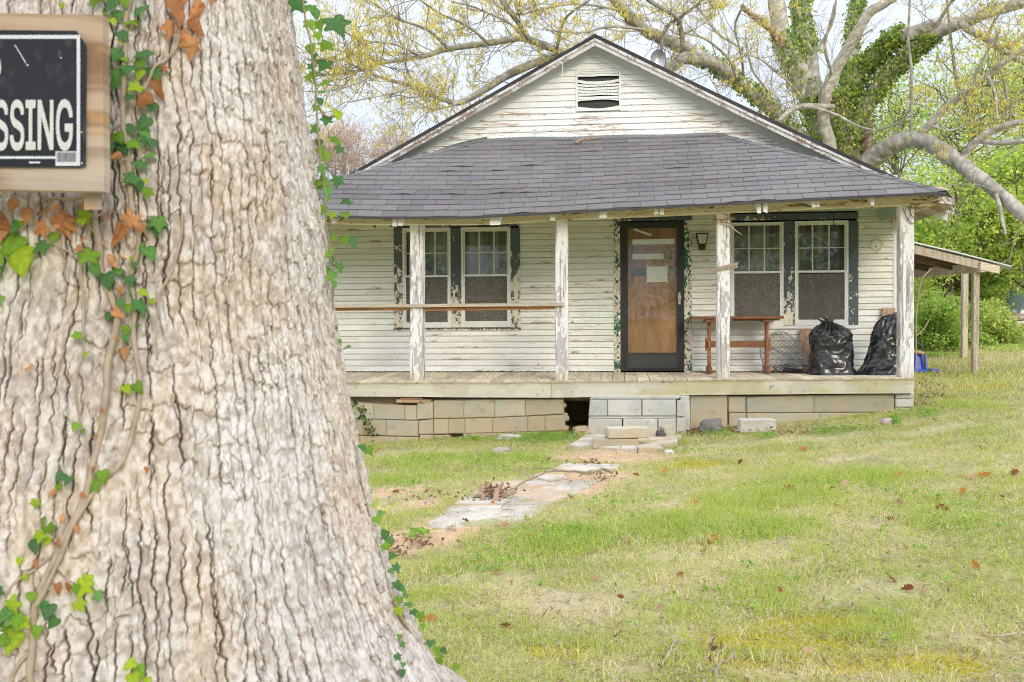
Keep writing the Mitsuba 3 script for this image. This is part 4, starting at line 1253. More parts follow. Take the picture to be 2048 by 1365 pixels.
# wall lantern
lan = thing('wall_lantern', 'small black wall lantern with a dusty tapered glass beside the door', 'wall lamp')
lx = lambda px, d=-.12: hp(px, 480, d)[0]
lz = lambda py, d=-.12: hp(1404, py, d)[1]
cx_, w1, w0 = lx(1404), lx(1415) - lx(1404), lx(1411) - lx(1404)
part(lan, 'glass', hexa([[cx_ - w0 + .006, -.12 - w0, lz(488)], [cx_ + w0 - .006, -.12 - w0, lz(488)], [cx_ + w1 - .006, -.12 - w1, lz(470)], [cx_ - w1 + .006, -.12 - w1, lz(470)]], [[cx_ - w0 + .006, -.12 + w0, lz(488)], [cx_ + w0 - .006, -.12 + w0, lz(488)], [cx_ + w1 - .006, -.12 + w1, lz(470)], [cx_ - w1 + .006, -.12 + w1, lz(470)]]), 'frosted', True)
m = MB()
for sx in (-1, 1):
    for sy in (-1, 1):
        m.add(*bar([cx_ + sx * w0, -.12 + sy * w0, lz(489)], [cx_ + sx * w1, -.12 + sy * w1, lz(468.5)], .011, .011, (0, 1, 0)))
for (a, b, c, d_) in ((-1, -1, 1, -1), (1, -1, 1, 1), (1, 1, -1, 1), (-1, 1, -1, -1)):
    m.add(*bar([cx_ + a * w1 * 1.05, -.12 + b * w1 * 1.05, lz(468.8)], [cx_ + c * w1 * 1.05, -.12 + d_ * w1 * 1.05, lz(468.2)], .014, .012))
part(lan, 'cage', m, 'black_metal', True)
v, f = tube([[cx_, -.12, lz(488)], [cx_, -.12, lz(492)], [cx_ + .004, -.12, lz(497)], [cx_ + .004, -.12, lz(499)]], [w0 * 1.05, w0 * 1.12, w0 * 1.02, w0 * .7], 14)
part(lan, 'base_cup', (v, f), 'black_metal', True)
part(lan, 'arm', bx(cx_ - .012, cx_ + .03, -.12, -.012, lz(497), lz(491), .004), 'black_metal', True)
part(lan, 'wall_plate', bx(cx_ - .03, cx_ + .05, -.028, -.010, lz(500), lz(484), .004), 'black_metal', True)

# bent strip of a sign on the post
sg = thing('torn_sign', 'rolled torn strip of a sign lettered PASSING nailed across the porch post', 'sign')
xs_px = np.linspace(1418, 1476, 15)
top = np.interp(xs_px, [1418, 1440, 1476], [540.0, 533.2, 525.2]); bot = np.interp(xs_px, [1418, 1440, 1476], [543.5, 540.5, 536.5])
m = MB()
SGD = PD - .02
for k in range(14):
    d0, d1 = SGD - .012 - .015 * math.sin(k * .5), SGD - .012 - .015 * math.sin((k + 1) * .5)
    f4 = []
    a, b = hp(xs_px[k], bot[k], d0), hp(xs_px[k + 1], bot[k + 1], d1)
    c, d_ = hp(xs_px[k + 1], top[k + 1], d1), hp(xs_px[k], top[k], d0)
    fr = [[a[0], d0, a[1]], [b[0], d1, b[1]], [c[0], d1 + .01, c[1]], [d_[0], d0 + .01, d_[1]]]
    m.add(*hexa(fr, [[p[0], p[1] + .004, p[2]] for p in fr]))
part(sg, 'strip', m, 'old_wood', True, uv=(.02, .5))
def lettering(text, x0, x1, d, pyb0, pyb1, pyt0, pyt1, mat, parent, name, bold=False, depth=.002, house_=True, spot=hp):
    tm = meshkit.text_mesh(text, .1, depth, bold)
    v = np.array(tm.vertices); lo, hi = v.min(0), v.max(0)
    u, w = (v[:, 0] - lo[0]) / (hi[0] - lo[0]), (v[:, 1] - lo[1]) / (hi[1] - lo[1])
    px = x0 + (x1 - x0) * u
    py = (pyb0 + (pyb1 - pyb0) * u) * (1 - w) + (pyt0 + (pyt1 - pyt0) * u) * w
    P_ = np.array([spot(a, b, d) for a, b in zip(px, py)])
    return part(parent, name, (np.c_[P_[:, 0], d - v[:, 2], P_[:, 1]], np.array(tm.faces)), mat, house_)
lettering('PASSING', 1436, 1473.5, SGD - .030, 540.2, 535.6, 533.8, 528.4, 'post_grey_wood', sg, 'lettering', False)
m = MB()
for a, b in (((1421, 541.2), (1472, 527.6)), ((1475.2, 536), (1475.2, 527))):
    pa, pb = hp(*a, SGD - .024), hp(*b, SGD - .024)
    m.add(*bar([pa[0], SGD - .026, pa[1]], [pb[0], SGD - .026, pb[1]], .003, .006, (0, 0, 1)))
part(sg, 'border_line', m, 'post_grey_wood', True, kind='stuff')

# dead vine stems wound round the third post
dv = thing('dead_vine', 'dry brown vine stems wound round the top of the porch post by the table', 'vine')
rg = np.random.default_rng(17)
cxp = hp(1447, 440, PD)[0]
for k in range(9):
    zc = hp(1447, 436 + k * 1.6 + rg.normal(0, 3), PD)[1]
    a0 = rg.uniform(0, 6.28)
    pts = []
    for s_ in np.linspace(0, rg.uniform(2.4, 5.5), 12):
        an = a0 + s_
        r_ = .105 + .012 * rg.normal()
        pts.append([cxp + r_ * math.cos(an) * 1.05, PD + .08 + r_ * math.sin(an), zc + .03 * math.sin(s_ * 1.3 + k) + (s_ - 2) * .02 * (-1) ** k])
    part(dv, 'stem', tube(smooth_path(pts, 3), .0042, 5), 'scrap_wood', True, smooth=True, uv=(.15, .5))
pts = [[*hp(1459, 450, PD)] for _ in (0,)]
ptl = [(1456, 447), (1465, 456), (1476, 465), (1484, 470)]
part(dv, 'stem', tube(smooth_path([[hp(a, b, PD - .04)[0], PD - .04, hp(a, b, PD - .04)[1]] for a, b in ptl], 4), np.linspace(.009, .004, 13), 6), 'rail_wood', True, smooth=True, label='pale broken vine end sticking out to the right')

# wires at the corner post
wr = thing('loose_wire', 'loose black wires hanging from the top of the right corner post', 'wire')
for ptl in ([(1813, 405), (1818, 412), (1826, 417), (1834, 411), (1836, 405)], [(1806, 417), (1812, 434), (1820, 446), (1828, 447)], [(1812, 404), (1817, 418), (1823, 430), (1829, 438)]):
    part(wr, 'strand', tube(smooth_path([[hp(a, b, PD - .015)[0], PD - .015 - .02 * (k % 2), hp(a, b, PD - .015)[1]] for k, (a, b) in enumerate(ptl)], 5), .0045, 6), 'wire', True, smooth=True)
hk = thing('hook', 'two small dark plant hooks under the beam left of the first window', 'hook', None)
for k, (a, b) in enumerate(((749, 452), (782, 451))):
    pts = [(a - 2, b - 6), (a - 3.5, b - 2), (a, b + 3), (a + 3, b - 1)]
    part(hk, 'hook_piece', tube(smooth_path([[hp(x, y, -1.6)[0], -1.6, hp(x, y, -1.6)[1]] for x, y in pts], 4), .008 - .003 * k, 6), 'black_metal', True)
hk2 = thing('ceiling_hook', 'thin dark hook hanging in front of the rightmost window', 'hook')
put(hk2, tube(smooth_path([[hp(x, y, -.3)[0], -.3, hp(x, y, -.3)[1]] for x, y in ((1667, 424), (1667, 440), (1666.5, 447), (1669, 450), (1671, 446))], 4), .005, 6), 'wire', True)
# round plaster scar on the wall by the corner
sc = thing('wall_plaque', 'cream painted round plaque with a broken left edge right of the windows', 'plaque')
c = hp(1752, 491, -.02)
v, f = tube([[c[0], -.036, c[1]], [c[0], -.030, c[1]], [c[0], -.014, c[1]]], [.066, .072, .074], 26)
v = v + .012 * (meshkit.fbm(v * 30, 3, 2)[:, None] - .5) * np.array([1, .6, 1])
part(sc, 'disc', (v, f), 'muntin_cream', True)
arc = np.array([[c[0] + (.078 + .012 * math.sin(q * 2)) * math.cos(q), -.040, c[1] + .092 * math.sin(q)] for q in np.linspace(-1.75, 1.75, 22)])
part(sc, 'curled_rim', tube(arc, np.r_[.004, np.full(20, .010), .006], 8), 'muntin_cream', True, smooth=True)
part(sc, 'hook', tube(smooth_path([arc[-1], arc[-1] + [-.025, -.006, .012], arc[-1] + [-.035, -.004, -.012]], 4), .006, 6), 'muntin_cream', True)
part(sc, 'hole', tube([[c[0] + .0, -.041, c[1] - .02], [c[0], -.030, c[1] - .02]], .010, 10), 'black_metal', True)

# satellite dish behind the ridge
ds = thing('satellite_dish', 'small pale satellite dish showing above the right slope of the roof', 'satellite dish')
c = at(1316.5, 121, 15.6)
n = 20; m = MB()
rings = [(.0, .05), (.3, .045), (.6, .028), (.85, .0), (1.0, -.02)]
tilt = np.array([[.75, .0, 0], [0, 1, 0], [0, 0, 1]])
V = []
for rr_, dd in rings:
    for k in range(n):
        a = 2 * np.pi * k / n
        V.append(c + np.array([.115 * rr_ * math.cos(a), dd, .155 * rr_ * math.sin(a)]))
V = np.array(V); i, j = np.meshgrid(np.arange(4), np.arange(n), indexing='ij')
q = np.stack([i * n + j, i * n + (j + 1) % n, (i + 1) * n + (j + 1) % n, (i + 1) * n + j], -1).reshape(-1, 4)
part(ds, 'reflector', (np.vstack([V, V + [0, .012, 0]]), np.vstack([q, q[:, ::-1] + len(V)])), 'kick_metal' if False else 'tin', smooth=False)
part(ds, 'rim', tube(np.array([c + [.117 * math.cos(a), -.02, .157 * math.sin(a)] for a in np.linspace(0, 2 * np.pi, 33)]), .006, 6), 'kick_metal')
part(ds, 'mast', tube([c + [.02, .06, 0], c + [.02, .10, -.2], c + [.03, .12, -.62]], .02, 8), 'grey_metal')

# twig and torn flap lying on the porch roof
tw = thing('roof_twig', 'broken brown twig lying near the top of the porch roof', 'twig')
def on_roof(px, py):
    best, bt = None, 9
    for d in np.linspace(DE, -.02, 120):
        x, zz = hp(px, py, d); t_ = (d - DE) / (-.02 - DE)
        e = abs(zz - proof(x, t_)[2])
        if e < bt: bt, best = e, np.array([x, d, zz])
    return best + [0, -.03, .03]
part(tw, 'stem', tube(smooth_path([on_roof(*q) for q in ((1151, 290), (1160, 285), (1175, 283.5), (1199, 281))], 4), .010, 6), 'scrap_wood', True, smooth=True, uv=(.05, .5))
part(tw, 'stem', tube(smooth_path([on_roof(*q) for q in ((1151, 291), (1160, 289), (1166, 284.5))], 4), .009, 6), 'scrap_wood', True, smooth=True, uv=(.05, .5))


# ---------------------------------------------------------------- loose blocks and stones in front of the porch
def loose_block(name, label, cat, px, py, size, rot, mat, dz=0.0, seed=1, tilt=0.0, base=None):
    c = on_ground(px, py) if base is None else np.array(base)
    sx, sy, sz = size
    v, f = bx(-sx / 2, sx / 2, -sy / 2, sy / 2, 0, sz, .008)
    m = trimesh.Trimesh(v, f, process=False)
    m = m.subdivide().subdivide().subdivide()
    v = np.array(m.vertices); f = np.array(m.faces)
    v = v + .010 * (meshkit.fbm(v * 12 + seed, 3, seed)[:, None] - .5)
    ca, sa = math.cos(rot), math.sin(rot); ct, st = math.cos(tilt), math.sin(tilt)
    v = v @ np.array([[ct, 0, st], [0, 1, 0], [-st, 0, ct]]).T
    v = v @ np.array([[ca, -sa, 0], [sa, ca, 0], [0, 0, 1]]).T + c + [0, 0, dz]
    t = thing(name, label, cat)
    put(t, (v, f), mat, uv=(.2 + .1 * seed, .6))
    return v


v1 = loose_block('concrete_block', 'lower tan solid concrete block lying on the slab in front of the steps', 'concrete block', 1231, 899, (.48, .22, .10), -.05, 'tan_block', .02, 2)
v2 = loose_block('concrete_block', 'upper tan concrete block balanced crosswise on another block by the steps', 'concrete block', 1254, 899, (.44, .20, .105), .10, 'tan_block', .128, 3)
loose_block('concrete_block', 'broken tan concrete piece standing on end at the right of the steps', 'concrete block', 1336, 880, (.13, .12, .16), .3, 'tan_block', .0, 4, -.12)
loose_block('edging_stone', 'long pale stone block lying on the ground beside the rough dark rock', 'stone', 1513, 863, (.40, .16, .15), .02, 'grey_block', -.01, 5)
loose_block('edging_stone', 'flat tan block half sunk in grass at the front edge of the slab', 'stone', 1300, 905, (.26, .18, .07), .05, 'tan_block', -.01, 6)


def stone(label, px, py, size, seed, col, name='rock', lift=.3):
    c = on_ground(px, py)
    t = thing(name, label, 'rock')
    v, f = rock(c + [0, 0, size[2] * lift], size, seed, 4, .7)
    v = v + .018 * (meshkit.fbm(v * 22, 3, seed)[:, None] - .5)
    n = meshkit.fbm(v * 14, 3, seed + 1)
    put(t, (v, f), 'stony', smooth=False, color=np.array(col) * (.6 + .8 * n)[:, None])


stone('rough dark grey rock among dry leaves against the foundation', 1424, 866, (.27, .2, .20), 21, (.19, .18, .175))
stone('small charcoal rock on the slab beside the standing block', 1321, 882, (.12, .12, .14), 22, (.10, .09, .085))
stone('rounded tan rock at the mouth of the crawl space', 1163, 872, (.20, .16, .14), 23, (.46, .36, .24))
stone('small pinkish grey stone at the right end of the block wall', 1775, 848, (.14, .1, .07), 24, (.42, .36, .36))
stone('pale flat stone lying in the grass along the left block wall', 1022, 879, (.34, .2, .07), 25, (.5, .48, .44))
stone('grey lump of rock in the lawn left of the walk', 1003, 908, (.17, .12, .08), 26, (.42, .37, .34))
stone('small white stone in grass right of the slab', 1338, 908, (.10, .08, .05), 27, (.6, .6, .6))

# blue container in a dark tube frame behind the corner post
bl = thing('garden_cart', 'blue plastic bin in a dark tubular metal frame beyond the corner post', 'cart')
YB = float(on_ground(1842, 747)[1])
B = lambda px, py, dy=0: at(px, py, YB + dy)
gz = float(ground_z(B(1845, 740)[0], YB))
a, b = B(1822, 738), B(1848, 708)
part(bl, 'bin', hexa([[a[0], YB - .15, a[2]], [B(1849, 738)[0], YB - .15, a[2]], [B(1846, 708)[0], YB - .12, b[2]], [B(1826, 708)[0], YB - .12, b[2]]], [[a[0], YB + .2, a[2]], [B(1849, 738)[0], YB + .2, a[2]], [B(1846, 708)[0], YB + .16, b[2]], [B(1826, 708)[0], YB + .16, b[2]]]), 'blue_plastic')
part(bl, 'tray', hexa([[B(1815, 744)[0], YB - .25, B(0, 742.5)[2]], [B(1868, 744)[0], YB - .25, B(0, 742.5)[2]], [B(1866, 738)[0], YB - .22, B(0, 738)[2]], [B(1815, 738)[0], YB - .22, B(0, 738)[2]]], [[B(1815, 744)[0], YB + .25, B(0, 742.5)[2]], [B(1868, 744)[0], YB + .25, B(0, 742.5)[2]], [B(1860, 736)[0], YB + .22, B(0, 737)[2]], [B(1815, 736)[0], YB + .22, B(0, 737)[2]]]), 'blue_plastic')
for dy in (-.2, .2):
    part(bl, 'frame_tube', tube(smooth_path([B(1822, 685, dy), B(1834, 686, dy), B(1843, 692, dy), B(1847.5, 702, dy), B(1849, 716, dy), B(1851, 741, dy)], 5), .018, 8), 'green_tube', smooth=True)
part(bl, 'bar', tube([B(1849, 704, -.2), B(1849, 704, .2)], .016, 8), 'green_tube', smooth=True)
part(bl, 'pad', tube(smooth_path([B(1822, 703, -.22), B(1835, 704, -.22), B(1848, 707, -.22)], 5), .026, 10), 'tan_pad', smooth=True)
part(bl, 'base_rail', bar(B(1815, 746, -.2), B(1866, 745, -.2), .05, .03), 'green_tube')
for px in (1822, 1860):
    v, f = tube([B(px, 744, -.26), B(px, 744, -.21)], .045, 14)
    part(bl, 'wheel', (v - [0, 0, max(0, (v[:, 2].min() - gz))], f), 'black_metal')


# ---------------------------------------------------------------- the near oak: trunk with furrowed bark
oak = thing('oak_tree', 'massive pale barked oak trunk filling the left of the view', 'tree')
CD = math.hypot(*OAK); CA = math.atan2(OAK[0], OAK[1])
sil = [(-60, 580), (0, 590), (100, 606), (200, 620), (300, 633), (400, 648), (500, 660), (600, 670), (700, 686), (800, 700), (900, 719), (1000, 741), (1100, 770), (1200, 803), (1300, 846), (1365, 880)]
tab_ = []
for py, e in sil:
    al = math.atan((e - 1024) / FOCAL)
    r_ = CD * math.sin(al - CA)
    Yt = math.sqrt(CD ** 2 - r_ ** 2) * math.cos(al)
    tab_.append((at(e, py, Yt)[2], r_))
tab_ = np.array(tab_)[::-1]
TZ = np.r_[-.4, .15, .32, tab_[:, 0], 3.2, 5.0, 7.5]; TR = np.r_[1.40, 1.20, 1.02, tab_[:, 1] - .012, .405, .36, .30]
TH_R = math.atan2(-OAK[1], -OAK[0]) + math.acos(min(1, .58 / CD))     # direction of the right-hand silhouette


def oak_r(th, z):
    r0 = np.interp(z, TZ, TR)
    core = np.interp(z, TZ, np.minimum(TR, .62))
    g = .5 + .5 * np.cos(3 * (th - TH_R))
    g2 = .5 + .5 * np.cos(th - TH_R)
    return core + (r0 - core) * (.42 + .58 * np.maximum(g * .8, g2 ** 3))


fw = math.atan2(-OAK[1], -OAK[0])
ths = np.r_[fw + np.linspace(-1.95, -.80, 50)[:-1], fw + np.linspace(-.80, 1.50, 900), fw + np.linspace(1.50, 2 * np.pi - 1.95, 80)[1:-1]]
zs = np.r_[np.linspace(-.25, .38, 24)[:-1], np.linspace(.38, 2.42, 680), np.linspace(2.42, 6.6, 90)[1:]]
T, ZZ = np.meshgrid(ths, zs)
u, w = (T - fw) * .60, ZZ
P3 = np.stack([u * 3.0, w * 2.2, 0 * u], -1)
rg = np.random.default_rng(4)


ss = lambda a, b, x: (lambda t: t * t * (3 - 2 * t))(np.clip((x - a) / (b - a), 0, 1))
F_ = lambda fu, fw_, o, sd: meshkit.fbm(np.stack([u * fu, w * fw_, 0 * u], -1), o, sd)


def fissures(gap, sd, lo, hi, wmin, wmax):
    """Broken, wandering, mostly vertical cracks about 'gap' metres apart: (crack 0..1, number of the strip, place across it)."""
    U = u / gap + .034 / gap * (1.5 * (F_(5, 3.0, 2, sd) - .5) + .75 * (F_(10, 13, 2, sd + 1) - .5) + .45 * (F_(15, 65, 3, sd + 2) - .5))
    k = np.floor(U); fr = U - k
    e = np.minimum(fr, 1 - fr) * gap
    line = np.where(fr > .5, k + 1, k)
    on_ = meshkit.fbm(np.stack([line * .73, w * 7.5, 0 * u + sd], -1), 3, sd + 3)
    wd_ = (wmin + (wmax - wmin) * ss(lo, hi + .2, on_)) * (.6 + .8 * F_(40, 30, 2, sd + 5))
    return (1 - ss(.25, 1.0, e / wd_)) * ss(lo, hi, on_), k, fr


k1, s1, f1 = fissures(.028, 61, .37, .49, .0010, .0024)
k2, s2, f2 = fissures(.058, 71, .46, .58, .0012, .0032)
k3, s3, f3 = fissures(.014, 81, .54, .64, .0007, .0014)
# scales on the ridges: each strip breaks into plates with a lifted lower edge
rr1 = np.random.default_rng(6).random(4096)
rowc = w / .066 + rr1[(s1.astype(int) * 37) % 4096] * 7 + 1.1 * (F_(22, 14, 3, 91) - .5) + .35 * (F_(70, 60, 2, 92) - .5)
row = np.floor(rowc); fw1 = rowc - row
cell = rr1[((s1 * 131 + row * 71).astype(int)) % 4096]
edge_ = 1 - ss(0, .07, np.minimum(fw1, 1 - fw1))
scale_on = ss(.42, .58, F_(9, 9, 3, 93))
rough = F_(120, 80, 4, 14) - .5
lump = F_(34, 20, 3, 34) - .5
big = F_(2.7, 2.0, 2, 15) - .5
disp = (-k1 * .0082 - k2 * .011 - k3 * .0032 - edge_ * .0022 * scale_on + .0055 * (cell - .5) + .0042 * (.5 - fw1) * scale_on
        + .0028 * np.sin(np.pi * f1) + .0105 * rough + .0055 * lump + .03 * big)
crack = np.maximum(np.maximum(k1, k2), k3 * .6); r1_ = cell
R = oak_r(T, ZZ) + disp
V = np.stack([OAK[0] + R * np.cos(T), OAK[1] + R * np.sin(T), ZZ], -1)
nz, nth = T.shape
i, j = np.meshgrid(np.arange(nz - 1), np.arange(nth), indexing='ij')
q = np.stack([i * nth + j, i * nth + (j + 1) % nth, (i + 1) * nth + (j + 1) % nth, (i + 1) * nth + j], -1).reshape(-1, 4)
t1, t2, t3 = F_(7, 5, 3, 16), F_(85, 60, 3, 17), F_(26, 18, 3, 45)
c = mixc((.46, .40, .37), (.61, .555, .535), np.clip(.5 * cell + 1.5 * (t3 - .33), 0, 1))
c = mixc(c, (.64, .50, .37), np.clip((t1 - .52) * 3.0, 0, .55))
c = mixc(c, (.78, .76, .77), np.clip((F_(3.5, 3.0, 4, 18) - .50) * 4, 0, .75) * np.clip(1.0 - u * 1.1, 0, 1))
c = mixc(c, (.74, .70, .675), ss(.53, .65, t2) * .6)
c = mixc(c, (.38, .32, .28), ss(.54, .66, 1 - t2) * .6)
c = mixc(c, (.36, .30, .26), edge_ * scale_on * .5)
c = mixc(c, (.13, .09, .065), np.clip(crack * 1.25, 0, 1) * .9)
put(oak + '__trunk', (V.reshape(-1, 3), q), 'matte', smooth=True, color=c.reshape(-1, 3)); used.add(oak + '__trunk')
# its limbs begin above the picture
for k, (a, up, L, r_) in enumerate(((.3, .8, 5.0, .2), (2.3, .9, 5.5, .22), (4.2, .7, 5.0, .19), (5.4, 1.6, 4.0, .15))):
    b = np.array([OAK[0], OAK[1], 6.3])
    d = np.array([math.cos(a), math.sin(a), up]); d /= np.linalg.norm(d)
    pts = smooth_path([b, b + d * L * .3 + [0, 0, .1], b + d * L * .65 + [.3, -.2, .5], b + d * L + [.2, .3, 1.0]], 5)
    part(oak, 'limb', tube(pts, np.linspace(r_, .04, len(pts)), 10), 'matte', smooth=True, color=(.45, .40, .36))


def on_oak(px, py, lift=0.0):
    """(point, outward normal) of the trunk seen at a pixel."""
    d = ray(px, py)
    t = np.linspace(1.2, 3.2, 900)
    p = EYE + d * t[:, None]
    rad = np.hypot(p[:, 0] - OAK[0], p[:, 1] - OAK[1]); th = np.arctan2(p[:, 1] - OAK[1], p[:, 0] - OAK[0])
    th = np.where(th < fw - 1.95, th + 2 * np.pi, th)
    g = rad - oak_r(th, p[:, 2]) - .0
    k = int(np.argmax(g < 0)) if (g < 0).any() else int(np.argmin(g))
    n = np.array([math.cos(th[k]), math.sin(th[k]), 0.08])
    return p[k] + n * lift, n / np.linalg.norm(n)


# ---------------------------------------------------------------- ivy on the oak
LEAF = np.array([(0, -.10), (.16, -.24), (.40, -.26), (.46, -.04), (.38, .10), (.62, .30), (.58, .42), (.34, .42), (.24, .50), (.10, .80), (0, .98)])
LEAF = np.vstack([LEAF, LEAF[-2:0:-1] * [-1, 1]])
LTIP = np.array([(0, -.1), (.22, -.22), (.46, -.1), (.48, .12), (.36, .40), (.16, .72), (0, .95)])
LTIP = np.vstack([LTIP, LTIP[-2:0:-1] * [-1, 1]])


def leaf_mesh(c, normal, tip, size, rg, dead=False, heart=False):
    o = LTIP if heart else LEAF
    n = normal / np.linalg.norm(normal)
    t = tip - n * np.dot(tip, n); t /= np.linalg.norm(t) + 1e-9
    s = np.cross(t, n)
    ring = np.vstack([o, o * .55 + [0, .09], [[0, .2]]])
    k = len(o)
    i = np.arange(k); j = (i + 1) % k
    f = np.vstack([np.stack([i, j, j + k], 1), np.stack([i, j + k, i + k], 1), np.stack([i + k, j + k, 0 * i + 2 * k], 1)])
    x, y = ring[:, 0], ring[:, 1]
    fold = rg.uniform(-.1, .35)
    z = -fold * np.abs(x) - rg.uniform(-.05, .3) * (y - .3) ** 2 + rg.normal(0, .02, len(ring))
    if dead:
        z = z + rg.uniform(.3, .8) * (np.abs(x) - .2) * rg.choice([-1, 1]) + rg.normal(0, .07, len(ring)); x = x * rg.uniform(.5, .95)
    sc = size / 1.15
    return c + sc * (x[:, None] * s + (y - .3)[:, None] * t + z[:, None] * n), f


def leaf_col(kind, rg):
    g = rg.random()
    if kind == 'dead': return np.array([(.58, .29, .13), (.66, .37, .18), (.44, .20, .09)][rg.integers(3)]) * rg.uniform(.8, 1.15)
    if kind == 'y': return np.array((.36, .50, .04)) * rg.uniform(.8, 1.15)
    if kind == 'm': return np.array((.20, .36, .045)) * rg.uniform(.8, 1.15)
    return np.array([(.10, .24, .075), (.14, .31, .08), (.09, .20, .075)][rg.integers(3)]) * rg.uniform(.85, 1.2)


def edged(v, base, rg):
    """Leaf colour: veins and middle a little paler than the margin."""
    k = (len(v) - 1) // 2
    c = np.tile(base, (len(v), 1)) * rg.uniform(.9, 1.1, (len(v), 1))
    c[k:] = c[k:] * .6 + (base * 1.25 + .012) * .4
    for q_ in ((10, 6, 14, 2, 18) if k == 20 else (6, 4, 8, 2, 10)):      # the veins run out into the lobes
        c[k + q_ % k] = c[k + q_ % k] * .5 + (base * 1.5 + .05) * .5
    return np.clip(c, 0, 1)


ivy = thing('ivy_vine', 'ivy with green and dead orange leaves climbing the front of the oak trunk', 'ivy')
C1 = [(570, 20, 90, 'm'), (660, 60, 95, 'g'), (820, 85, 105, 'g'), (735, 30, 75, 'm'), (780, 150, 90, 'm'), (730, 230, 75, 'g'), (715, 275, 55, 'y'), (670, 150, 50, 'y'), (830, 345, 105, 'g'), (690, 340, 85, 'g'), (755, 435, 100, 'g'), (640, 470, 70, 'g'),
      (700, 480, 105, 'g'), (820, 460, 70, 'y'), (915, 450, 105, 'g'), (665, 540, 75, 'g'), (795, 540, 90, 'y'), (760, 600, 60, 'g'), (890, 640, 95, 'g'), (820, 405, 70, 'm'), (650, 750, 75, 'g'), (840, 740, 105, 'g'), (770, 770, 85, 'g'), (700, 830, 90, 'm'),
      (860, 800, 85, 'g'), (790, 870, 90, 'm'), (730, 890, 80, 'g'), (660, 880, 60, 'g'), (870, 930, 90, 'g'), (840, 990, 80, 'g'), (895, 860, 70, 'g'), (770, 1075, 100, 'g'), (820, 1120, 70, 'g'), (850, 1090, 45, 'y'), (865, 1165, 70, 'm'), (130, 1350, 80, 'm'), (510, 1300, 90, 'y'), (925, 1345, 100, 'g'),
      (600, -10, 80, 'g'), (700, 100, 70, 'g'), (640, 110, 60, 'm'), (740, 360, 70, 'm'), (640, 400, 60, 'g'), (845, 850, 60, 'g'), (395, 70, 40, 'y'), (830, 0, 60, 'm')]
C2 = [(90, 155, 165, 'm'), (160, 250, 180, 'y'), (30, 235, 120, 'm'), (20, 320, 80, 'g'), (20, 480, 75, 'm'), (130, 60, 80, 'g'), (260, 170, 90, 'g'), (330, 110, 70, 'm'), (530, 230, 120, 'm'), (575, 310, 80, 'g'), (500, 20, 70, 'y'), (920, 50, 115, 'g'), (880, 200, 105, 'g'), (830, 160, 45, 'g'), (640, 370, 105, 'g'), (705, 310, 80, 'g'),
      (790, 280, 45, 'g'), (770, 370, 70, 'g'), (780, 460, 100, 'g'), (845, 440, 65, 'y'), (715, 500, 60, 'g'), (830, 520, 100, 'g'), (755, 530, 65, 'm'), (895, 487, 45, 'y'), (650, 570, 80, 'g'), (745, 660, 60, 'm'), (740, 710, 50, 'g'), (478, 690, 65, 'm'), (523, 798, 50, 'y'), (750, 1005, 70, 'y'), (815, 1000, 80, 'm'), (465, 1225, 60, 'm'), (495, 1255, 40, 'm'), (845, 550, 45, 'g'), (780, 240, 30, 'y'), (810, 635, 30, 'g')]
C3_ = [(260, 105, 50, 'g'), (293, 120, 45, 'g'), (250, 150, 32, 'm'), (425, 105, 55, 'm'), (380, 145, 65, 'm'), (165, 215, 38, 'y'), (190, 290, 45, 'm'), (220, 320, 50, 'm'), (185, 345, 52, 'y'), (155, 385, 66, 'g'), (200, 370, 36, 'y'), (95, 450, 32, 'y'), (120, 515, 30, 'y'), (10, 580, 55, 'g'), (150, 590, 45, 'm'), (65, 640, 82, 'y'), (45, 665, 62, 'g'), (90, 690, 62, 'm'),
       (215, 645, 65, 'g'), (225, 700, 50, 'g'), (345, 560, 72, 'y'), (355, 530, 52, 'y'), (400, 590, 44, 'g'), (340, 625, 52, 'y'), (165, 735, 52, 'm'), (70, 770, 90, 'y'), (30, 770, 62, 'm'), (120, 700, 50, 'y'), (530, 870, 52, 'y'), (570, 895, 52, 'm'), (545, 930, 62, 'y'), (600, 945, 42, 'y'), (10, 690, 55, 'g'), (40, 740, 50, 'm'), (190, 620, 40, 'g'), (320, 560, 40, 'm')]
D1_ = [(1020, 100, 185), (1140, 90, 150), (990, 205, 110), (1140, 180, 120), (1080, 240, 95), (1110, 310, 130), (960, 425, 65), (930, 545, 120), (830, 610, 120), (30, 1330, 130), (110, 1240, 100), (190, 1300, 100), (280, 1265, 65), (350, 1250, 60), (400, 1330, 140), (520, 1220, 75), (640, 1290, 75), (770, 1325, 120), (690, 950, 75), (1050, 40, 110), (1230, 5, 70)]
D2_ = [(30, 90, 130), (270, 70, 95), (390, 40, 150), (480, 180, 65), (510, 130, 55), (710, 90, 165), (830, 70, 80), (680, 250, 85), (730, 240, 75), (715, 430, 65), (700, 560, 75), (700, 710, 45), (730, 790, 75), (205, 880, 70), (610, 1130, 32), (570, 1280, 32)]
D3_ = [(235, 170, 42), (390, 80, 28), (350, 180, 28), (265, 280, 36), (325, 320, 38), (248, 378, 38), (155, 465, 38), (245, 565, 55), (295, 555, 45), (595, 80, 32), (1060, 705, 16)]
rg = np.random.default_rng(23)


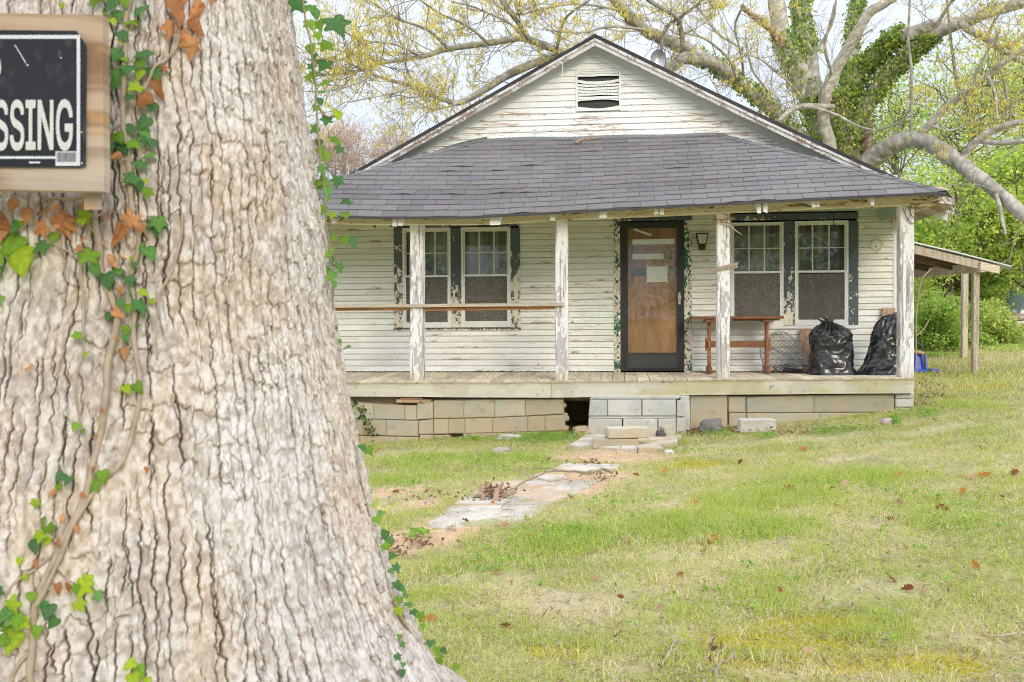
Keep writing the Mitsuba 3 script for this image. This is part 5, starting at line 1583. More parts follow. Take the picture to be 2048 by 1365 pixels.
def ivy_leaf(par, px, py, spx, kind, where=None, face=.7):
    if where is None:
        c, n = on_oak(px, py, rg.uniform(.012, .035))
    else:
        c, n = where
    dist = np.linalg.norm(c - EYE)
    size = spx / FOCAL * dist
    nn = n * face + rg.normal(0, .28, 3) + np.array([0, -.15, .35]) * (1 if kind != 'dead' else .2)
    tip = np.array([rg.normal(0, .55), 0, -1.0]) + rg.normal(0, .2, 3)
    v, f = leaf_mesh(c, nn, tip, size, rg, kind == 'dead', rg.random() < (.75 if kind == 'dead' else .5))
    part(par, 'dead_leaf' if kind == 'dead' else 'leaf', (v, f), 'foliage', smooth=True, color=edged(v, leaf_col(kind, rg), rg))


for lst, sc_, ox, oy in ((C1, 2.968, 0, 0), (C2, 2.968, 0, 440), (C3_, 2.048, 0, 900)):
    for a, b, s_, k in lst:
        ivy_leaf(ivy, a / sc_ + ox, b / sc_ + oy, s_ / sc_ * 1.05, k)
for lst, sc_, ox, oy in ((D1_, 2.968, 0, 0), (D2_, 2.968, 0, 440), (D3_, 2.048, 0, 900)):
    for a, b, s_ in lst:
        ivy_leaf(ivy, a / sc_ + ox, b / sc_ + oy, s_ / sc_ * 1.05, 'dead')


def vine(par, pts, w, lift=.012, col=(.42, .34, .26)):
    P_ = smooth_path([on_oak(a, b, lift + .006 * math.sin(a + b))[0] for a, b in pts], 8)
    P_ = P_ + (meshkit.fbm(P_ * 13, 2, 3)[:, None] - .5) * .012
    rad = w / FOCAL * 2.1 / 2 * .82 * (.85 + .4 * meshkit.noise(P_ * 25))
    v, f = tube(P_, rad, 8)
    part(par, 'stem', (v, f), 'matte', smooth=True, color=np.array(col) * (.75 + .5 * meshkit.fbm(v * 60, 2, 5))[:, None])


for pts, w in (([(185, 385), (190, 450), (204, 530), (224, 600), (232, 660), (216, 720), (212, 800), (200, 860), (185, 945), (165, 1010), (140, 1060), (115, 1110), (86, 1180), (69, 1250), (66, 1330), (70, 1380)], 15),
               ([(258, 378), (266, 440), (274, 490), (262, 560), (265, 640), (275, 720), (277, 800), (262, 880), (240, 930), (202, 965), (160, 1030), (112, 1140), (80, 1210)], 11), ([(163, 490), (169, 600), (166, 690), (152, 780), (160, 850), (178, 900)], 6),
               ([(262, -20), (252, 60), (248, 195), (244, 230), (252, 300), (262, 390)], 12), ([(86, 410), (92, 402), (130, 404), (178, 396)], 9), ([(362, 430), (356, 470), (343, 540), (318, 590), (310, 640), (314, 720)], 6), ([(345, 20), (352, 90), (330, 122), (308, 140), (280, 200)], 7), ([(208, 318), (236, 320), (262, 326)], 6),
               ([(178, 455), (196, 480), (214, 500)], 5), ([(20, 1190), (40, 1160), (96, 1120), (150, 1050)], 7), ([(66, 1300), (40, 1330), (20, 1380)], 9), ([(190, 440), (215, 425), (232, 430)], 5), ([(130, 1160), (160, 1172), (175, 1180)], 4), ([(100, 490), (130, 500), (160, 520)], 4)):
    vine(ivy, pts, w)

# ivy hanging along the right-hand edge of the trunk
ivy2 = thing('ivy_vine', 'green ivy trailing down the right edge of the oak trunk', 'ivy')
E4 = [(110, 30, 100, 'g'), (160, 50, 105, 'g'), (210, 70, 100, 'g'), (340, 150, 150, 'g'), (235, 150, 75, 'm'), (180, 145, 75, 'm'), (270, 270, 95, 'm'), (180, 290, 75, 'm'), (260, 390, 95, 'g'), (190, 400, 50, 'g'), (200, 450, 60, 'm'), (230, 500, 60, 'm'), (275, 490, 50, 'm'), (250, 545, 50, 'g'), (240, 600, 60, 'g'), (210, 640, 50, 'm'), (345, 680, 75, 'y'), (275, 720, 75, 'g'), (205, 770, 60, 'g'),
      (335, 840, 95, 'm'), (245, 900, 70, 'm'), (275, 940, 75, 'm'), (350, 890, 60, 'g'), (260, 1080, 100, 'm'), (340, 1080, 75, 'g'), (235, 1100, 70, 'm'), (280, 1140, 70, 'g'), (390, 1200, 75, 'g'), (280, 1190, 60, 'm'), (310, 1280, 60, 'y'), (260, 1250, 60, 'm'), (390, 1280, 60, 'm'), (225, 215, 60, 'm'), (205, 340, 55, 'g'), (170, 470, 60, 'm'), (230, 850, 55, 'g'), (250, 1010, 60, 'g')]
for a, b, s_, k in E4:
    px, py = a / 2.968 + 560, b / 2.968
    ivy_leaf(ivy2, px, py, s_ / 2.968 * 1.05, k, (at(px, py, 2.56 + rg.normal(0, .05)), np.array([.25, -1, .1]) + rg.normal(0, .35, 3)), .9)
for a, b, s_, k in [(190, 230, 90, 'm'), (260, 250, 100, 'g'), (95, 300, 70, 'm'), (80, 380, 80, 'g'), (150, 440, 90, 'g'), (60, 460, 95, 'g'), (90, 500, 90, 'g'), (110, 560, 65, 'g'), (60, 340, 60, 'm'), (150, 1000, 45, 'g'), (205, 1040, 65, 'g'), (130, 900, 55, 'g'), (100, 210, 60, 'm'), (70, 520, 60, 'm')]:
    px, py = a / 3.792 + 640, b / 3.792 + 420
    ivy_leaf(ivy2, px, py, s_ / 3.792 * 1.05, k, (at(px, py, 2.54 + rg.normal(0, .05)), np.array([.25, -1, .1]) + rg.normal(0, .35, 3)), .9)
for a, b, k in [(1450, -5, 'g'), (1480, 10, 'm'), (1495, 230, 'y'), (1510, 290, 'm'), (1525, 262, 'g'), (1540, 350, 'g'), (1545, 400, 'm'), (1570, 440, 'g'), (1590, 490, 'g'), (1610, 570, 'g'), (1625, 600, 'g'), (1590, 560, 'g'), (1600, 665, 'y'), (1660, 672, 'g'), (1600, 770, 'm'), (1612, 800, 'g'), (1615, 880, 'g'), (1610, 915, 'g'), (1595, 850, 'g'), (1700, 730, 'm'), (1730, 800, 'g'), (1788, 830, 'g'), (1770, 870, 'm'), (1760, 830, 'm'), (1640, 640, 'g'), (1690, 690, 'm'), (1565, 500, 'g'), (1600, 620, 'm'), (1840, 900, 'm'), (1560, 380, 'g')]:
    px, py = a / 2.048, b / 2.048 + 900
    c, n = on_oak(px - 6, py, .03)
    if abs(np.linalg.norm(c[:2] - OAK) - oak_r(math.atan2(c[1] - OAK[1], c[0] - OAK[0]), c[2])) > .2: c = at(px, py, 2.45)
    ivy_leaf(ivy2, px, py, 19 * rg.uniform(.7, 1.25), k, (c, np.array([.3, -.8, .3])))
for pts, Yv in (([(606, 0), (616, 60), (628, 130), (634, 220), (640, 300), (648, 400), (655, 470), (662, 560), (668, 620)], 2.54), ([(640, 215), (655, 232), (672, 232)], 2.55), ([(628, 120), (650, 118), (668, 124)], 2.54), ([(640, 330), (658, 322), (672, 290)], 2.54)):
    P_ = smooth_path([at(a, b, Yv) for a, b in pts], 6)
    part(ivy2, 'stem', tube(P_ + (meshkit.fbm(P_ * 13, 2, 3)[:, None] - .5) * .01, .0028, 6), 'matte', smooth=True, color=(.30, .26, .17))
P_ = smooth_path([on_oak(a - 14, b, .008)[0] for a, b in [(712, 880), (728, 960), (748, 1040), (770, 1120), (792, 1200), (830, 1270), (880, 1330)]], 6)
part(ivy2, 'stem', tube(P_, .004, 6), 'matte', smooth=True, color=(.30, .26, .17))

# ---------------------------------------------------------------- sign board on the oak
YS = 1.905
sgn = thing('warning_sign', 'black NO TRESPASSING sign with silver lettering on a wooden board fixed to the oak', 'sign')
S = lambda px, py, dy=0: at(px, py, YS + dy)
a, b, c, d = S(-352, 374), S(208, 383), S(205, 30), S(-352, 20)
th_ = np.array([0, .03, 0])
brd, f = hexa([a, b, c, d], [p + th_ for p in (a, b, c, d)])
part(sgn, 'board', (brd, f), 'sign_board', uv=(.5, .5))
part(sgn, 'batten', hexa([S(168, 420, .035), S(204, 420, .035), S(204, 376, .035), S(168, 376, .035)], [S(168, 420, .06), S(204, 420, .06), S(204, 376, .06), S(168, 376, .06)]), 'sign_board', uv=(.2, .5))
pts = [(-318, 333), (160, 335.5), (171.5, 333), (173, 92), (153, 62), (-305, 58), (-318, 75)]
fr = np.array([S(x, y, -.006) for x, y in pts]); bk = np.array([S(x, y, -.0005) for x, y in pts])
n = len(pts); ii = np.arange(n); jj = (ii + 1) % n
f = [np.stack([0 * ii[1:-1], ii[1:-1], jj[1:-1]], 1), np.stack([ii, ii + n, jj + n], 1), np.stack([ii, jj + n, jj], 1)]
part(sgn, 'panel', (np.vstack([fr, bk]), np.vstack(f)), 'sign_panel', uv=(.5, .5))
P2 = lambda x, y: S(x, y, -.0075)
def flat_quad(x0, y0, x1, y1, dy=-.0078, th=.001):
    f4 = [S(x0, y1, dy), S(x1, y1, dy), S(x1, y0, dy), S(x0, y0, dy)]
    return hexa(f4, [p + np.array([0, th, 0]) for p in f4])
m = MB().add(*flat_quad(-300, 70.5, 160, 78)).add(*flat_quad(-300, 313, 112, 318)).add(*flat_quad(153.5, 78, 160, 304)).add(*flat_quad(-300, 78, -294, 313))
part(sgn, 'border', m, 'sign_silver')
def sign_text(text, x0, x1, yb, yt, name, mat='sign_white'):
    tm = meshkit.text_mesh(text, .1, .0012, True)
    v = np.array(tm.vertices); lo, hi = v.min(0), v.max(0)
    px = x0 + (x1 - x0) * (v[:, 0] - lo[0]) / (hi[0] - lo[0]); py = yb + (yt - yb) * (v[:, 1] - lo[1]) / (hi[1] - lo[1])
    P_ = np.array([S(a_, b_, -.0072) for a_, b_ in zip(px, py)]); P_[:, 1] -= v[:, 2]
    part(sgn, name, (P_, np.array(tm.faces)), mat)
sign_text('TRESPASSING', -205, 146, 302, 199, 'lettering')
sign_text('NO', -140, 2.5, 172, 98, 'lettering')
bar0 = flat_quad(111, 303, 160, 332)
part(sgn, 'barcode', bar0, 'sign_silver')
m = MB(); x = 114
for w_ in (1.2, .6, 1.8, .6, .6, 1.4, .6, 2.0, .8, 1.2, .6, 1.6, .6, 1.0, 1.8, .6):
    m.add(*flat_quad(x, 305, x + w_, 324, -.0088)); x += w_ + 1.35
part(sgn, 'barcode_line', m, 'kick_metal', kind='stuff')
part(sgn, 'small_print', flat_quad(58, 323.5, 80, 327), 'sign_silver')
for k, (x, y) in enumerate(((55, 131), (122, 116), (163, 265), (164, 327), (30, 92))):
    v, f = tube([S(x, y, -.009), S(x, y, -.005)], .0016 if k else .0018, 8)
    part(sgn, 'nail', (v, f), 'sign_silver')
part(sgn, 'scratch', bar(S(31, 92, -.0072), S(52, 127, -.0072), .0006, .0016), 'sign_silver')


# ---------------------------------------------------------------- the old ivy-clad oak behind the house
rg = np.random.default_rng(31)
big = thing('oak_tree', 'old spreading oak behind the house with ivy covered limbs and yellow catkins', 'tree')
BY = 23.5
bark_m, twig_m, cat_m, ivy_m = MB(), MB(), MB(), MB()
BARK, BARKB = np.array((.40, .37, .32)), np.array((.27, .21, .16))


def limb_path(pts, y0, y1, m=10):
    n = len(pts)
    P_ = np.array([at(a, b, y0 + (y1 - y0) * k / max(n - 1, 1)) for k, (a, b) in enumerate(pts)])
    return smooth_path(P_, m)


def bark_color(v, base):
    n = .6 * meshkit.fbm(v * [5, 5, 2], 3, 6) + .4 * meshkit.fbm(v * 24, 2, 8); s = meshkit.fbm(v * 15, 3, 7)
    return np.clip(base * (.30 + 1.4 * n)[:, None] + np.clip((s - .52) * 2.0, 0, .3)[:, None] * np.array((.8, .85, .75)), 0, 1)


def limb(pts, w0, w1, y0=BY, y1=BY, name='limb', base=BARK, sides=12, ivy=0, ivy_to=1.0, spread=.07, label=None):
    P_ = limb_path(pts, y0, y1)
    L = len(P_)
    rad = np.linspace(w0, w1, L) / FOCAL * P_[:, 1] / 2 * (1 + .12 * (meshkit.noise(P_ * 1.6, 3) - .5))
    P_ = P_ + (meshkit.fbm(P_ * 1.3, 2, 2)[:, None] - .5) * .16 * np.array([1, .6, .4])
    v, f = tube(P_, rad, sides)
    v = v + (meshkit.fbm(v * [6, 6, 3], 3, 4)[:, None] - .5) * np.repeat(rad, sides)[:len(v), None] * .5 + (meshkit.fbm(v * 16, 2, 5)[:, None] - .5) * np.repeat(rad, sides)[:len(v), None] * .25
    part(big, name, (v, f), 'matte', smooth=True, color=bark_color(v, base), label=label)
    if ivy:
        n = int(ivy)
        t = rg.random(n) * (L - 1) * ivy_to
        k = np.minimum(t.astype(int), L - 2); fr = (t - k)[:, None]
        c = P_[k] * (1 - fr) + P_[k + 1] * fr; r_ = (rad[k] * (1 - fr[:, 0]) + rad[k + 1] * fr[:, 0])
        tg = P_[k + 1] - P_[k]; tg /= np.linalg.norm(tg, axis=1, keepdims=True)
        d = rg.normal(0, 1, (n, 3)); d -= tg * (d * tg).sum(1, keepdims=True); d /= np.linalg.norm(d, axis=1, keepdims=True)
        lump = .4 + 1.3 * meshkit.fbm(c * 1.5, 3, 9)
        pos = c + d * (r_ + np.abs(rg.normal(0, spread, n)) * lump)[:, None]
        keep_ = meshkit.fbm(pos * 1.1, 2, 21) > .36
        leaves(ivy_m, pos[keep_], d[keep_], rg.uniform(.055, .10, keep_.sum()), IVYC)
    return P_, rad


IVYC = [((0.178, 0.289, 0.087), 0.26), ((0.276, 0.427, 0.102), 0.32), ((0.412, 0.552, 0.133), 0.22), ((0.658, 0.678, 0.133), 0.13), ((0.792, 0.753, 0.133), 0.07)]


def leaves(m, pos, nrm, size, cols, jitter=.55, aspect=.75, fold=True):
    """Many small leaves: two triangles each, folded along the midrib."""
    n = len(pos)
    nn = nrm + rg.normal(0, jitter, (n, 3)); nn /= np.linalg.norm(nn, axis=1, keepdims=True)
    t = rg.normal(0, 1, (n, 3)) + [0, 0, -.5]; t -= nn * (t * nn).sum(1, keepdims=True); t /= np.linalg.norm(t, axis=1, keepdims=True)
    s = np.cross(t, nn)
    sz = size[:, None] / 2
    v = np.stack([pos - t * sz, pos + s * sz * aspect - nn * sz * .25 - t * sz * .1, pos + t * sz, pos - s * sz * aspect - nn * sz * .25 - t * sz * .1], 1).reshape(-1, 3)
    i = np.arange(n)[:, None] * 4
    f = np.vstack([i + [0, 1, 2], i + [0, 2, 3]])
    C = np.array([c for c, _ in cols]); w = np.array([w for _, w in cols]); w = w / w.sum()
    col = C[rg.choice(len(C), n, p=w)] * rg.uniform(.75, 1.25, (n, 1))
    m.add(v, f, np.clip(np.repeat(col, 4, 0), 0, 1))


# trunk and limbs
limb([(1712, 700), (1706, 520), (1694, 380), (1684, 300), (1676, 235), (1668, 190)], 120, 92, name='trunk', base=BARKB, sides=18, ivy=9000, spread=.16)
limb([(1736, 520), (1733, 330), (1733, 262), (1728, 215)], 26, 22, y0=BY - .6, y1=BY - .5, name='trunk', base=np.array((.24, .15, .11)))
limb([(1668, 330), (1640, 230), (1612, 175), (1585, 128), (1566, 88), (1556, 40), (1548, -30)], 54, 30, name='limb', ivy=1500, ivy_to=.75)
limb([(1660, 300), (1640, 220), (1622, 150), (1610, 80), (1603, 0), (1600, -60)], 46, 30, BY, BY + 1, ivy=4200, ivy_to=1)
stub, _ = limb([(1562, 92), (1545, 64), (1522, 44), (1500, 26), (1484, 12)], 20, 10, BY - .2, BY - 1, base=np.array((.36, .24, .15)), label='brown broken limb stub')
limb([(1668, 330), (1650, 250), (1652, 186), (1676, 130), (1704, 82), (1734, 30), (1766, 8), (1800, -14)], 26, 18, BY - .9, BY - 1.6)
limb([(1676, 260), (1684, 200), (1728, 136), (1764, 102), (1792, 74), (1833, 65), (1872, 50), (1922, 46), (1971, 27), (2060, 2)], 38, 22, BY, BY - 2.4, ivy=3000, ivy_to=.5, spread=.06)
limb([(1700, 290), (1734, 205), (1770, 156), (1811, 117), (1850, 84), (1879, 64), (1908, 52)], 36, 22, BY - .3, BY - 2, ivy=2800, ivy_to=.8, spread=.06)
limb([(1690, 230), (1699, 140), (1708, 60), (1718, -20)], 30, 18, BY + .5, BY + 1, ivy=2600)
limb([(1918, 46), (1945, 66), (1971, 78), (2007, 102), (2060, 132)], 16, 12, BY - 2.2, BY - 3)
limb([(2005, 100), (2020, 92), (2052, 66)], 12, 8, BY - 2.6, BY - 3)
limb([(1706, 360), (1742, 322), (1777, 296), (1814, 280), (1857, 288), (1900, 312), (1935, 342), (1963, 361), (2018, 406), (2070, 446)], 40, 27, BY - .6, BY - 4.5, label='low grey limb bending over the carport')
limb([(1822, 280), (1860, 251), (1898, 208), (1935, 184), (1976, 152), (2002, 128), (2048, 98)], 17, 11, BY - 1.8, BY - 3)
limb([(1918, 326), (1947, 288), (1983, 263), (2019, 249), (2060, 242)], 16, 12, BY - 3, BY - 4)
limb([(1952, 281), (1995, 287), (2060, 282)], 12, 9, BY - 3.2, BY - 4)
limb([(1990, 390), (2006, 440), (2012, 470)], 10, 5, BY - 4, BY - 4.4)
limb([(1668, 214), (1636, 212), (1601, 214), (1574, 227), (1556, 244)], 11, 9, BY - 1.2, BY - 2.4)
limb([(1601, 214), (1640, 219), (1669, 230), (1710, 251), (1753, 262)], 8, 4, BY - 2, BY - 2.6)
for pts in ([(1822, 290), (1824, 180), (1816, 60), (1822, -10)], [(1920, 190), (1908, 120), (1896, 60), (1893, 0)], [(2010, 240), (2012, 190), (1992, 60)], [(1662, 150), (1648, 90), (1668, 10)], [(1600, 200), (1625, 120), (1660, 50), (1672, 0)]):
    limb(pts, 7, 4, BY - 1.5, BY - 2.2)
A1, _ = limb([(1672, 330), (1590, 268), (1543, 222), (1510, 192), (1472, 158), (1428, 127), (1367, 95), (1334, 82), (1290, 59), (1257, 35), (1240, 12), (1218, -20)], 34, 18, BY, BY - 5, ivy=1500, ivy_to=.5, spread=.05)
A2, _ = limb([(1470, 156), (1432, 128), (1400, 119), (1366, 117), (1343, 134), (1290, 148), (1240, 140), (1180, 120), (1112, 99), (1048, 77), (981, 86), (897, 98), (840, 114), (762, 126), (705, 145), (661, 149), (632, 142)], 27, 4, BY - 2.1, BY - 7)
A3, _ = limb([(1180, 122), (1100, 118), (1025, 146), (974, 176), (924, 204), (880, 199), (823, 175), (779, 162), (728, 145), (690, 118)], 20, 3, BY - 4, BY - 7)
A4, _ = limb([(1060, 82), (1046, 62), (1028, 36), (1001, 0), (990, -20)], 13, 9, BY - 5.8, BY - 6.5)
others = [limb(p, a, b, y, y - 1.2)[0] for p, a, b, y in (
    ([(1321, 118), (1332, 62), (1351, 40), (1373, 24), (1400, 5), (1420, -20)], 8, 5, BY - 4), ([(1369, 96), (1362, 50), (1351, 33), (1299, 0), (1280, -14)], 11, 8, BY - 4), ([(1485, 150), (1485, 114), (1470, 50), (1485, 10)], 6, 4, BY - 2.5),
    ([(1472, 158), (1462, 128), (1440, 100), (1406, 76), (1370, 66)], 6, 3, BY - 3), ([(1240, 20), (1150, 8), (1080, 20), (1040, 30)], 6, 3, BY - 5), ([(1290, 59), (1220, 54), (1160, 66), (1090, 62)], 6, 3, BY - 5),
    ([(897, 98), (850, 60), (800, 40), (740, 0)], 7, 3, BY - 6.5), ([(981, 86), (930, 50), (880, 30), (830, -10)], 7, 3, BY - 6.3), ([(840, 114), (790, 90), (730, 80), (690, 60)], 5, 3, BY - 6.8), ([(823, 175), (790, 186), (740, 196), (700, 205)], 5, 2.5, BY - 6.8),
    ([(924, 204), (890, 215), (860, 222)], 4, 2, BY - 6.4), ([(1048, 77), (1010, 40), (960, 20), (900, 4)], 6, 3, BY - 6), ([(1112, 99), (1130, 40), (1180, 0)], 7, 4, BY - 5), ([(762, 126), (720, 110), (680, 100), (650, 88)], 4, 2, BY - 7), ([(705, 145), (690, 170), (668, 182)], 3.5, 2, BY - 7))]
RIGHT = [limb(p, a, b, BY - 3, BY - 3.5)[0] for p, a, b in (([(1976, 152), (1990, 190), (1996, 240)], 6, 4), ([(2019, 249), (2030, 200), (2052, 170)], 6, 4), ([(1935, 184), (1960, 130), (2000, 60)], 6, 4), ([(1860, 251), (1900, 262), (1940, 244)], 5, 3), ([(1872, 50), (1900, 10), (1916, -10)], 8, 5), ([(1971, 78), (1990, 40), (2030, -10)], 6, 4))]
FORK = [limb(p, a, b, BY - 1, BY - 2)[0] for p, a, b in (([(1485, 100), (1430, 60), (1400, 20), (1380, -20)], 5, 3), ([(1543, 222), (1530, 180), (1500, 130), (1490, 60)], 6, 3), ([(1600, 190), (1560, 150), (1520, 120), (1490, 110)], 4, 2.5), ([(1640, 230), (1650, 170), (1690, 100), (1740, 60)], 5, 3), ([(1753, 262), (1790, 250), (1830, 226)], 4, 2))]

# twigs: each grows from a limb and forks, catkins hang from the ends
def twig(p, d, L, r_, level, cden, sides=4):
    n = 6
    pts = [p]
    for k in range(n):
        d = d + rg.normal(0, .20, 3) + np.array([0, 0, .05]); d /= np.linalg.norm(d)
        pts.append(pts[-1] + d * L / n)
    pts = np.array(pts)
    v, f = tube(pts, np.linspace(r_, r_ * .45, n + 1), sides, cap=False)
    tone = BARK * rg.uniform(.6, 1.15) * np.array([1, .99, .93])
    twig_m.add(v, f, tone)
    if level > 0:
        for _ in range(rg.integers(3, 6)):
            k = rg.integers(1, n + 1)
            dd = (pts[k] - pts[k - 1]); dd /= np.linalg.norm(dd)
            dd = dd + rg.normal(0, .62, 3); dd /= np.linalg.norm(dd)
            twig(pts[k], dd, L * rg.uniform(.4, .7), r_ * .6, level - 1, cden, 3)
    else:
        k = rg.poisson(cden)
        if k:
            t = rg.integers(1, n + 1, k)
            catk.append(np.c_[pts[t] + rg.normal(0, .035, (k, 3)) * [1, 1, .4]])


catk = []


def twigs_on(P_, n, L, lo=.1, hi=1.0, bias=(0, 0, .25), cden=1.5, r_=.011, level=2):
    for _ in range(n):
        k = int(rg.uniform(lo, hi) * (len(P_) - 2)) + 1
        tg = P_[min(k + 1, len(P_) - 1)] - P_[k - 1]; tg /= np.linalg.norm(tg) + 1e-9
        d = tg * rg.uniform(.1, .9) + rg.normal(0, .75, 3) * [1, .6, 1] + np.array(bias); d /= np.linalg.norm(d)
        twig(P_[k], d, L * rg.uniform(.6, 1.25), r_, level, cden)


twigs_on(A2, 38, 1.15, .42, 1.0, (-.25, 0, .1), 2.6, .010)
twigs_on(A3, 26, .95, .2, 1.0, (-.3, 0, 0), 2.0, .010)
twigs_on(A4, 10, 1.2, .2, 1.0, (-.1, 0, .1), 2.8)
twigs_on(A1, 30, 1.3, .45, 1.0, (-.1, 0, .3), 2.0)
for o in others: twigs_on(o, 8, .85, .15, 1.0, (-.1, 0, .15), 2.6, .008)
twigs_on(A1, 14, 1.0, .1, .5, (0, 0, .5), .7)
for o in RIGHT: twigs_on(o, 8, .9, .1, 1.0, (.05, 0, -.05), 3.2, .008)
for o in FORK: twigs_on(o, 9, 1.1, .2, 1.0, (0, 0, .3), .5, .008)
Q = limb_path([(1822, 280), (1860, 251), (1898, 208), (1935, 184), (1976, 152), (2002, 128)], BY - 1.8, BY - 3)
twigs_on(Q, 9, 1.0, .2, 1, (.2, 0, .1), 3.0)
Q = limb_path([(1918, 330), (1963, 361), (2018, 406), (2070, 446)], BY - 3.5, BY - 4.5)
twigs_on(Q, 8, 1.0, 0, 1, (-.2, 0, -.5), .5)
Q = limb_path([(1833, 65), (1872, 50), (1922, 46), (1971, 27), (2060, 2)], BY - 1.5, BY - 2.4)
twigs_on(Q, 14, 1.1, 0, 1, (0, 0, .2), 2.0)
Q = limb_path([(1636, 212), (1574, 227), (1556, 244)], BY - 1.6, BY - 2.4)
twigs_on(Q, 8, .9, 0, 1, (-.1, 0, .3), .6)
part(big, 'twig', twig_m, 'matte', kind='stuff')
cp = np.vstack(catk)
n = len(cp)
kk = rg.integers(1, 4, n); cp = np.repeat(cp, kk, 0) + rg.normal(0, .018, (kk.sum(), 3)) * [1, 1, .4]
n = len(cp)
ln = rg.uniform(.04, .10, n); sw = rg.normal(0, .015, (n, 2)); w_ = rg.uniform(.006, .009, n)
top_ = cp; bot_ = cp + np.c_[sw, -ln]; mid = (top_ + bot_) / 2
a0 = rg.uniform(0, 6.28, n)
rr_ = [mid + np.c_[w_ * np.cos(a0 + q_), w_ * np.sin(a0 + q_), 0 * w_] for q_ in (0, 2.09, 4.19)]
v = np.stack([top_, *rr_, bot_], 1).reshape(-1, 3)
i = np.arange(n)[:, None] * 5
f = np.vstack([i + q_ for q_ in ([0, 1, 2], [0, 2, 3], [0, 3, 1], [4, 2, 1], [4, 3, 2], [4, 1, 3])])
C_ = np.array([(.95, .83, .16), (.92, .83, .24), (.88, .82, .34)])[rg.integers(0, 3, n)] * rg.uniform(.8, 1.15, (n, 1))
part(big, 'catkin', MB().add(v, f, np.clip(np.repeat(C_, 5, 0), 0, 1)), 'foliage', kind='stuff')
iv = thing('ivy_vine', 'dense dark green ivy covering the trunk and limbs of the old oak behind the house', 'ivy')
part(iv, 'foliage', ivy_m, 'foliage', kind='stuff')


# ---------------------------------------------------------------- trees and bushes beyond the carport
SPRING = [((0.477, 0.633, 0.125), 0.3), ((0.578, 0.726, 0.141), 0.34), ((0.705, 0.797, 0.189), 0.2), ((0.325, 0.492, 0.109), 0.16)]
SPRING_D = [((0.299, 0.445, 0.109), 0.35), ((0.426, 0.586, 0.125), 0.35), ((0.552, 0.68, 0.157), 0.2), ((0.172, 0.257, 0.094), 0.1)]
YELLOWISH = [((0.679, 0.726, 0.189), 0.4), ((0.552, 0.656, 0.157), 0.35), ((0.781, 0.726, 0.316), 0.25)]


def leafy_tree(name, label, cat, px, Yd, clumps, nleaf, lsize, cols, trunk_w=.2, group=None, spread=(.55, .55, .42), stem_to=None, lean=0.0):
    """clumps: (px, py, dY) centres of the crown's leaf clusters."""
    t = thing(name, label, cat, group)
    bxy = at(px, 700, Yd); base = np.array([bxy[0], Yd, float(ground_z(bxy[0], Yd)) - .05])
    C_ = np.array([at(a, b, Yd + dy) for a, b, dy in clumps])
    topz = np.percentile(C_[:, 2], 80)
    top = np.array([C_[:, 0].mean() * .6 + base[0] * .4 + lean, Yd, topz])
    tp = smooth_path([base, base + (top - base) * .35 + [.08, .05, 0], base + (top - base) * .7 + [-.06, 0, 0], top], 6)
    v, f = tube(tp, np.linspace(trunk_w, trunk_w * .25, len(tp)), 9)
    part(t, 'trunk', (v, f), 'matte', smooth=True, color=bark_color(v, np.array((.22, .18, .14))))
    bm = MB()
    for c in C_:
        k = int(np.clip(np.searchsorted(tp[:, 2], c[2] - .9 - .3 * rg.random()), 2, len(tp) - 2))
        p0 = tp[k]
        q = smooth_path([p0, p0 + (c - p0) * .5 + rg.normal(0, .12, 3), c], 4)
        bm.add(*tube(q, np.linspace(trunk_w * .22, .012, len(q)), 5), np.array((.20, .17, .13)) * rg.uniform(.7, 1.3))
        for _ in range(5):
            e = c + rg.normal(0, 1, 3) * spread * 1.1
            bm.add(*tube(smooth_path([c - (c - p0) * .2, (c + e) / 2 + rg.normal(0, .05, 3), e], 3), np.linspace(.014, .005, 7), 3, cap=False), np.array((.24, .20, .15)) * rg.uniform(.7, 1.3))
    part(t, 'branch', bm, 'matte', kind='stuff')
    k = rg.integers(0, len(C_), nleaf)
    rad = np.cbrt(rg.random(nleaf)) * rg.uniform(.75, 1.3, len(C_))[k]
    d = rg.normal(0, 1, (nleaf, 3)); d /= np.linalg.norm(d, axis=1, keepdims=True)
    pos = C_[k] + d * rad[:, None] * np.array(spread) * 1.5
    pos = pos + (meshkit.fbm(pos * 1.7, 2, 3)[:, None] - .5) * .5
    keep_ = meshkit.fbm(pos * 2.1, 3, 14) > .435
    m = MB(); pos = pos[keep_]
    leaves(m, pos, np.tile([0, -.35, .75], (len(pos), 1)), rg.uniform(.7, 1.3, len(pos)) * lsize, cols, .7)
    part(t, 'crown', m, 'foliage', kind='stuff')
    return t


def scatter(x0, x1, y0, y1, n, dY=1.6):
    return [(rg.uniform(x0, x1), rg.uniform(y0, y1), rg.normal(0, dY)) for _ in range(n)]


# the dense fresh green trees right of the house, near to far
leafy_tree('young_tree', 'fresh green tree crown directly above the carport roof', 'tree', 1890, 27, scatter(1815, 2000, 330, 520, 46, 1.3), 15000, .105, SPRING, .16)
leafy_tree('young_tree', 'bright green tree at the right edge above the neighbouring shed', 'tree', 2080, 26, scatter(1960, 2130, 300, 560, 46, 1.4), 14000, .10, SPRING, .17)
leafy_tree('tall_tree', 'tall airy green tree rising behind the low grey oak limb', 'tree', 1930, 33, scatter(1850, 2060, 90, 330, 48, 1.8), 9000, .11, SPRING, .2, spread=(.7, .7, .6))
leafy_tree('tall_tree', 'thin leaved pale green tree at the far upper right', 'tree', 2060, 36, scatter(1930, 2120, 120, 420, 40, 1.8), 8000, .12, YELLOWISH, .2, spread=(.8, .8, .7))
leafy_tree('tall_tree', 'yellow green tree top showing beside the oak trunk above the roof edge', 'tree', 1790, 36, scatter(1745, 1860, 170, 330, 26, 1.6), 4500, .12, SPRING, .18, spread=(.7, .7, .6))
